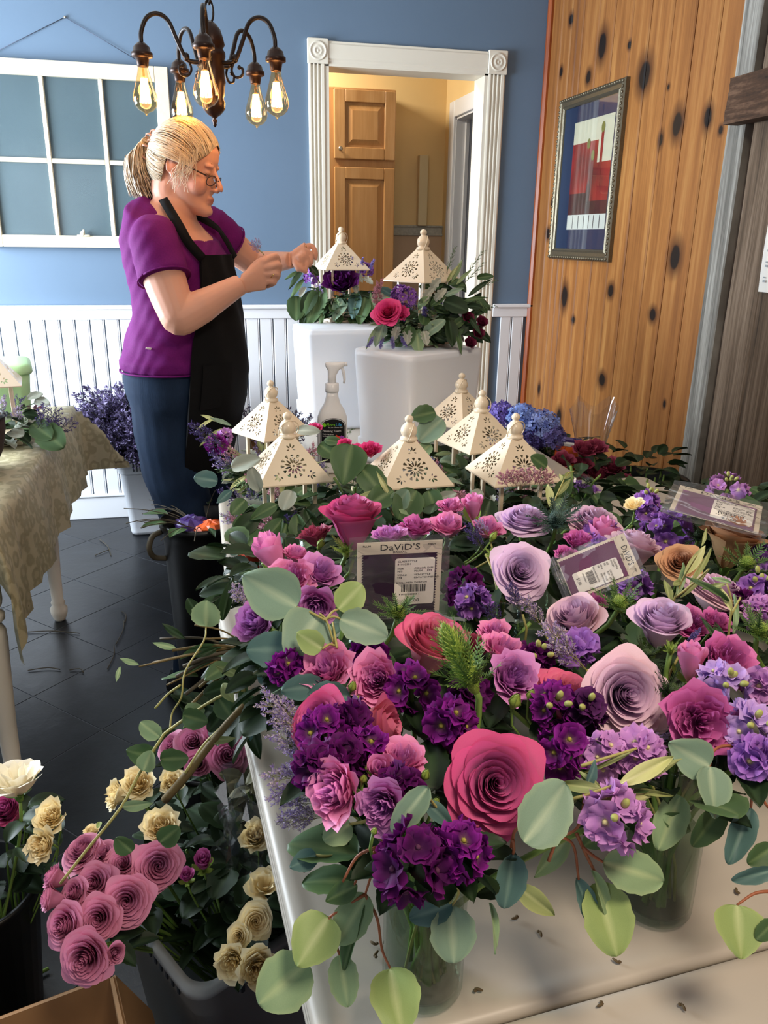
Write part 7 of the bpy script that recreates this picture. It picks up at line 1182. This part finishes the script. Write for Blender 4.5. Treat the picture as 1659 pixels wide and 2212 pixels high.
# legs (under the jeans) down to the shoes
hipz = W_(390, 850, Y0)
def leg_pts(s): k = S_*.085*s; return [hipz+k+[0, 0, .02], hipz+k*1.0+F_*.01+[0, 0, -.20], hipz+k*.95+F_*.05+[0, 0, -.42], hipz+k*.95+F_*.05+[0, 0, -.65], np.array([hipz[0], hipz[1], 0])+k*.95+F_*.015+[0, 0, .07]]
for s in (-1, 1): tub(B, leg_pts(s), [.085, .074, .052, .048, .036], 16)
# arms
NS, NE, NW_ = W_(332, 516, Y0-.15), W_(386, 690, Y0-.24), W_(520, 614, Y0-.19)
FS, FE, FW = W_(452, 492, Y0+.17), W_(552, 572, Y0+.26), W_(628, 562, Y0+.17)
tub(B, [NS, NS*.5+NE*.5+[-.004, 0, 0], NE*.88+NS*.12, NE*.97+NW_*.03+[-.004, 0, 0], NE*.86+NW_*.14, NE*.62+NW_*.38, NW_], [.053, .055, .049, .044, .045, .043, .0265], 18)
tub(B, [FS, FS*.5+FE*.5, FE*.9+FS*.1, FE*.93+FW*.07, FE*.6+FW*.4, FW], [.052, .048, .042, .040, .036, .025], 16)
# near hand: closed round a sprig, back of the hand towards the camera
yh = Y0-.17
def hw3(px, py, dy=0.): return W_(px, py, yh+dy)
def finger(P, r): tub(B, P, r, 9)
G = []
B.loft(np.array([[NW_*(1-k)+hw3(574, 588)*k+np.array([0, .0155*(1-.15*k)*sin(q), 0])+(np.array(hw3(560, 560))-np.array(hw3(560, 594)))*(.62+.55*k)*cos(q) for q in np.arange(16)*2*pi/16] for k in (.0, .25, .5, .75, .95, 1.02)]))
for i, (kx, ky, mx, my, tx, ty, dy, dt) in enumerate(((572, 566, 594, 553, 601, 569, -.006, .012), (578, 578, 602, 572, 600, 590, -.010, .014), (578, 592, 600, 592, 592, 607, -.008, .018), (572, 606, 592, 609, 580, 616, -.002, .022))):
    finger([hw3(kx-12, ky, 0), hw3(kx, ky, dy), hw3(mx, my, dy), hw3(tx, ty, dt), hw3(tx-10, ty+2, dt+.012)], [.0100, .0105, .0092, .0084, .0070])
finger([hw3(538, 590, .008), hw3(556, 570, .018), hw3(574, 560, .020), hw3(590, 553, .012)], [.012, .0115, .0098, .0078])
# far hand: reaching down to the lantern flowers, fingers bent
yf = Y0+.17
def fw3(px, py, dy=0.): return W_(px, py, yf+dy)
B.loft(np.array([[FW*(1-k)+fw3(657, 546, -.01)*k+np.array([0, .0150*sin(q), 0])+(np.array(fw3(650, 530))-np.array(fw3(650, 548)))*(1.05+.25*k)*cos(q) for q in np.arange(16)*2*pi/16] for k in (.0, .3, .6, .9, 1.02)]))
for (a, b, c, d, dy) in (((653, 535), (672, 531), (682, 546), (681, 562), -.004), ((656, 541), (670, 548), (673, 563), (668, 577), -.016), ((655, 549), (663, 562), (662, 576), (655, 585), -.024), ((648, 556), (652, 570), (646, 580), (640, 584), -.028)): finger([fw3(a[0]-8, a[1]+4, dy*.4), fw3(*a, dy), fw3(*b, dy), fw3(*c, dy-.004), fw3(*d, dy)], [.0092, .0098, .0086, .0078, .0066])
finger([fw3(636, 560, -.012), fw3(640, 572, -.026), fw3(652, 582, -.034), fw3(663, 588, -.030)], [.0105, .0105, .0090, .0072])
body = remesh(B, .0032, 4, 'body'); V = getV(body); H = (V-HC)@np.stack([HF, HR, HU], 1)/KH**2
C = np.tile(L('d09c84'), (len(V), 1)); isH = (np.abs(H) < .13).all(1)
def blend(mask, col): global C; C = C*(1-mask[:, None])+L(col)*mask[:, None]
gs = lambda c, r: np.exp(-(((H-np.array(c))/np.array(r))**2).sum(1))*isH
blend(np.clip(gs((.095, 0, -.072), (.02, .019, .0085))*1.3, 0, .9), 'a8584e'); blend(gs((.06, .05, -.035), (.03, .03, .022))*.5, 'c4705c'); blend(gs((.06, -.05, -.035), (.03, .03, .022))*.5, 'c4705c'); blend(gs((.112, 0, -.034), (.012, .014, .012))*.4, 'c4705c'); blend(gs((-.01, .075, -.004), (.02, .012, .03))*.4, 'c06a58'); blend(np.clip(gs((.088, .031, -.001), (.012, .014, .0035)), 0, .85), '6a4436'); blend(np.clip(gs((.088, -.031, -.001), (.012, .014, .0035)), 0, .85), '6a4436')
setC(body, C); put('body', body, 'skin', woman)
for s in (-1, 1):
    put('eyebrow', MB().tube([(.083, s*.016, .021), (.084, s*.030, .027), (.074, s*.046, .023)], [.0022, .0026, .0014], 6, M=HM), 'brow', woman); put('eyelashes', MB().tube([(.088, s*.020, -.001), (.088, s*.031, -.004), (.078, s*.044, -.001)], .0012, 5, M=HM), 'brow', woman)
# --- hair: combed back strands over a cap, gathered to a ponytail
HE, HRAD = np.array([-.004, 0, .018]), np.array([.1035, .084, .1090]); TIE = np.array([-.102, 0, .030])
hl = np.array([(.93, .0, .62), (.95, .30, .55), (.90, .62, .36), (.66, .86, .10), (.34, .98, -.10), (.20, 1.0, -.08), (-.02, 1., .22), (-.20, .98, .05), (-.30, .90, -.42), (-.46, .62, -.84), (-.56, .0, -.98)]); hl /= np.linalg.norm(hl, axis=1)[:, None]
def hpt(w, tt, side, vol=.0):
    k = w*(len(hl)-1); i = min(int(k), len(hl)-2); d0 = hl[i]*(1-(k-i))+hl[i+1]*(k-i); d0 = d0*np.array([1, side, 1]); dT = (TIE-HE)/HRAD; dT = dT/np.linalg.norm(dT); d = d0*(1-tt)+dT*tt
    lift = np.array([0, 0, .55*sin(pi*tt)*(max(0, 1-w*2.2))]); d = d+lift*.8; d = d/np.linalg.norm(d); return HE+HRAD*d*(1.0+vol*(sin(pi*min(tt*1.2, 1))*.6+.4))
hb = np.array(L('b8a284')); hd_ = np.array(L('7c664c')); hl_ = np.array(L('e0d2bc'))
m = MB()
for side in (-1, 1): m.grid(np.array([[hpt(w, tt, side, .015) for tt in np.linspace(0, 1, 14)] for w in np.linspace(0, 1, 34)]), np.array(L('9c8258')), M=HM)
for side in (-1, 1):
    for k in range(620 if side > 0 else 260):
        w = rnd.random(); t0 = (rnd.random()**2)*.35*(rnd.random() < .5); t1 = 1.; vol = rnd.uniform(.02, .075); dw = rnd.gauss(0, .02); P = [hpt(min(1, max(0, w+dw*sin(q*3))), q, side, vol) for q in np.linspace(t0, t1, 10)]; cc = hb+(hl_-hb)*rnd.random()**1.2 if rnd.random() < .9 else hd_
        m.tube(P, [.0008]+[rnd.uniform(.0012, .0021)]*8+[.001], 3, cc, False, HM)
for k in range(40):   # loose wisps by the ear
    w = rnd.uniform(.30, .52); p0 = hpt(w, .05, 1, .05); L0 = rnd.uniform(.03, .085); m.tube([p0+[0, 0, .03], p0+[.004, .004, 0], p0+[-.002+rnd.gauss(0, .006), .006, -L0*.5], p0+[-.006+rnd.gauss(0, .01), .003, -L0]], .0007, 3, hl_, False, HM)
put('hair', m, 'hair', woman); m = MB()
for k in range(760):
    a = rnd.random()*6.28; r = sqrt(rnd.random())*1.25; sy = cos(a)*r; sx = sin(a)*r; ln_ = rnd.uniform(.75, 1.12)
    P = [TIE+[0, .010*sy, .010*sx], TIE+[-.018, .024*sy, .008+.016*sx], TIE+[-.034+.020*sx, .034*sy, -.012+.022*sx], TIE+np.array([-.036+.030*sx, .038*sy, -.055])*[1, 1, ln_], TIE+np.array([-.022+.034*sx+rnd.gauss(0, .004), .036*sy+rnd.gauss(0, .006), -.100])*[1, 1, ln_], TIE+np.array([-.004+.030*sx+rnd.gauss(0, .008), .024*sy+rnd.gauss(0, .008), -.134])*[1, 1, ln_]]
    cc = hb+(hl_-hb)*rnd.random() if rnd.random() < .72 else hd_; m.tube(spline(P, 3), [rnd.uniform(.0013, .0022)]*15+[.0004], 3, cc, False, HM)
put('ponytail', m, 'hair', woman); m = MB()
for k in range(16):
    a = k*2*pi/16; c0 = TIE+np.array([-.004+.012*(k % 2), .022*cos(a), .022*sin(a)]); o = np.array([0, cos(a), sin(a)]); m.tube([c0+o*.016*(1-cos(q))*.8+np.array([.012*sin(q), .006*sin(q)*sin(a), 0]) for q in np.linspace(0, 2*pi, 9)], .0026, 5, M=HM)
m.tube([TIE+[-.002, .021*cos(a), .021*sin(a)] for a in np.linspace(0, 2*pi, 17)], .007, 6, M=HM); put('scrunchie', m, 'scrunchie', woman)
# --- glasses
gl_ = MB().tube(spline([(.086, .062, -.006), (.060, .073, .000), (.020, .079, .008), (-.008, .081, .012)], 4), .0020, 5, M=HM).tube(spline([(.086, -.062, -.006), (.060, -.073, .000), (.020, -.079, .008), (-.008, -.081, .012)], 4), .0020, 5, M=HM).tube([(.104, .008, -.014), (.107, 0, -.011), (.104, -.008, -.014)], .0014, 5, M=HM)
for s in (-1, 1): gl_.tube([(.098-.010*abs(cos(a)*.5+.5)+.004*sin(a), s*(.034+.026*cos(a)), -.017+.014*sin(a)) for a in np.linspace(0, 2*pi, 21)], .0016, 5, M=HM)
g_ = put('glasses', gl_, 'glasses_metal', woman)
for s in (-1, 1): q = np.linspace(0, 2*pi, 21)[:-1]; put('lens', MB().grid(np.array([[(.098-.010*abs(k*cos(a)*.5+.5)+.004*k*sin(a), s*(.034+.025*k*cos(a)), -.017+.0135*k*sin(a)) for a in q] for k in (.02, .5, 1.)]), closed=True, M=HM), 'clear_glass', g_)
# --- t-shirt
T_ = MB(); TR = [(790, 388, 112, .190, 0), (770, 386, 116, .190, 0)]+[r for r in RINGS if 500 <= r[0] < 770]+[(482, 362, 68, .140, .55), (468, 362, 58, .098, .62), (456, 364, 48, .072, .62)]
T_.loft(np.array([ring(*r, off=.011) for r in TR]))
tub(T_, [NS+[.02, .05, .0], NS, NS*.72+NE*.28+[-.003, 0, 0], NS*.50+NE*.50+[-.004, 0, 0]], [.052, .061, .065, .066], 22); tub(T_, [FS+[-.03, -.04, -.01], FS, FS*.72+FE*.28, FS*.56+FE*.44], [.058, .063, .063, .060], 20)
shirt = remesh(T_, .0055, 6, 'tshirt'); V = getV(shirt); nl = np.empty(len(V)*3, np.float32); shirt.vertices.foreach_get('normal', nl); nl = nl.reshape(-1, 3)
wz = .0016*np.sin(V[:, 2]*60+V[:, 0]*70+4*np.sin(V[:, 1]*17+V[:, 2]*9))*np.clip((W_(388, 640, Y0)[2]-V[:, 2])*6+.35, .2, 1)+.0008*np.sin(V[:, 2]*110-V[:, 0]*130+3*np.sin(V[:, 0]*30)); setV(shirt, V+nl*wz[:, None]); ts = put('tshirt', shirt, 'tshirt', woman)
# seams: sleeve hems, hem, neck binding
hm = MB()
def hoop(A, Bv, r): d = (Bv-A)/np.linalg.norm(Bv-A); u = np.array(Vector(d).orthogonal().normalized()); v = np.cross(d, u); return [Bv+u*r*cos(a)+v*r*sin(a) for a in np.linspace(0, 2*pi, 33)]
hm.tube(hoop(NS, NS*.51+NE*.49+[-.004, 0, 0], .0680), .0028, 5).tube(hoop(FS, FS*.57+FE*.43, .061), .0026, 5); R9 = ring(790, 388, 112, .190, 0, off=.012); hm.tube(np.vstack([R9, R9[:1]]), .003, 5); put('seam', hm, 'tshirt', woman)
tgp = W_(322, 753, Y0-.172); put('hem_tag', MB().bbox((-.009, -.0015, -.003), (.009, .0015, .003), .0008, M=Tr(*tgp)@Rz(.55)@Ry(.22)), 'tag_white', ts)
# --- jeans
J = MB(); J.loft(np.array([ring(905, 398, 84, .160, 0, .010), ring(860, 394, 101, .182, 0, .010), ring(830, 391, 107, .188, 0, .009), ring(800, 388, 110, .189, 0, .006), ring(775, 387, 110, .186, 0, .004)]))
for s in (-1, 1): tub(J, leg_pts(s), [.104, .094, .070, .064, .060], 18)
jn = remesh(J, .006, 5, 'jeans'); V = getV(jn); nl = np.empty(len(V)*3, np.float32); jn.vertices.foreach_get('normal', nl); setV(jn, V+nl.reshape(-1, 3)*(.0016*np.sin(V[:, 2]*48+V[:, 0]*40+4*np.sin(V[:, 0]*20+V[:, 1]*14)))[:, None]); jj = put('jeans', jn, 'denim', woman)
for s in (-1, 1): k = S_*.081*s; f0 = np.array([hipz[0], hipz[1], 0])+k; put('shoe', MB().loft(np.array([[f0+F_*(x+hw2*cos(q)*.0)+S_*hw2*sin(q)+F_*hw2*.3*cos(q)+[0, 0, max(.002, h_*(.5+.5*cos(q+pi/2*0)))] for q in np.arange(16)*2*pi/16] for x, hw2, h_ in ((-.07, .015, .05), (-.06, .032, .085), (0, .038, .09), (.08, .045, .055), (.14, .040, .04), (.17, .015, .02))])), 'shoe_dark', woman)
# --- apron
AR = [(548, 376, 97, .170, .0, .52), (570, 380, 97, .167, 0, .56), (600, 386, 99, .163, 0, .62), (640, 392, 101, .160, 0, .70), (680, 397, 104, .165, 0, .80), (720, 397, 110, .176, 0, .88), (760, 397, 116, .187, 0, .92), (800, 397, 118, .193, 0, .94), (860, 399, 110, .192, 0, .96), (910, 402, 96, .180, 0, .98), (960, 404, 82, .165, 0, 1.0), (1010, 405, 72, .150, 0, 1.0)]
G = np.array([ring(py, cx, hw_, b, ti, .020, 26, -a*1.25, a, False)+(F_*.004*np.sin(np.linspace(-1, 1, 26)*9+py*.02)[:, None]) for py, cx, hw_, b, ti, a in AR]); G2 = np.array([ring(py, cx, hw_, b, ti, .0165, 26, -a*1.25, a, False) for py, cx, hw_, b, ti, a in AR])
ap = put('apron', MB().grid(G).grid(G2[:, ::-1]).grid(np.stack([G[0], G2[0]])).grid(np.stack([G[:, 0], G2[:, 0]], 1)).grid(np.stack([G[:, -1], G2[:, -1]], 1)).grid(np.stack([G[-1], G2[-1]])), 'apron_black', woman)
def ribbon(P, w, nrm): 
    P = spline(P, 5); T2 = np.gradient(P, axis=0); s_ = np.cross(T2, np.array(nrm)); s_ /= np.linalg.norm(s_, axis=1)[:, None]; n_ = np.cross(s_, T2); n_ /= np.linalg.norm(n_, axis=1)[:, None]; return MB().loft(np.stack([P-s_*w, P+s_*w, P+s_*w+n_*.002, P-s_*w+n_*.002], 1))
for sd, col in ((1, G[0, -1]), (-1, G[0, 0])):
    top = W_(352, 436, Y0)+S_*.045*sd; mid = (col+top)/2+S_*.012*sd+F_*.022+[0, 0, .012]
    if sd > 0: top = W_(352, 430, Y0-.065); mid = W_(388, 490, Y0-.135); q3 = W_(408, 525, Y0-.150)
    else: q3 = col*.75+top*.25+F_*.018+[0, 0, .01]
    put('strap', ribbon([col-[0, 0, .01]+F_*.004, q3, mid, top], .0125, S_*sd*.8+F_*.6 if sd > 0 else F_), 'apron_black', ap)
pk_ = np.array([ring(py, 397, hw_, b, 0, .024, 10, .2, .75, False) for py, hw_, b in ((770, 117, .188), (800, 118, .193), (860, 110, .192))]); put('pocket', MB().grid(pk_), 'apron_black', ap)
# --- rings and the sprig she holds
put('ring', MB().tube(hoop(hw3(584, 590, -.01), hw3(588, 593, -.009), .0098), .0012, 5), 'gold', woman); put('ring', MB().tube(hoop(fw3(655, 536, -.004), fw3(661, 533, -.004), .0098), .0012, 5), 'gold', woman)
P = hw3(583, 562, .004)+WO; t = thing('sea_lavender', 'tiny lilac sprig held between the fingers of the near hand', 'filler flower', Tr(*P)); e = PY(552, 532, yh)-P; put('stem', MB().tube([np.array([.004, 0, -.012]), e*.5, e*.8], .0011, 5), 'stem_pale', t)
for k in range(4): put('blossoms', SPRAY['lilac'][k % 3], 'leaf', t, aim(e*.45, e+nr.randn(3)*.02, k, .045), kind='stuff')
P = fw3(668, 574, -.016)+WO; t = thing('flower_sprig', 'dark sprig pinched by the far hand at the rear plinth lantern', 'foliage', Tr(*P)); put('stem', MB().tube([(0, 0, .01), (.01, -.01, -.02), (.03, -.02, -.05)], .0016, 5), 'dark_twig', t); put('leaf', EUC['deep_oval'][0], 'leaf', t, frame((0, 0, 0), (.6, -.2, -.6), view(0, 0, 1), .04))
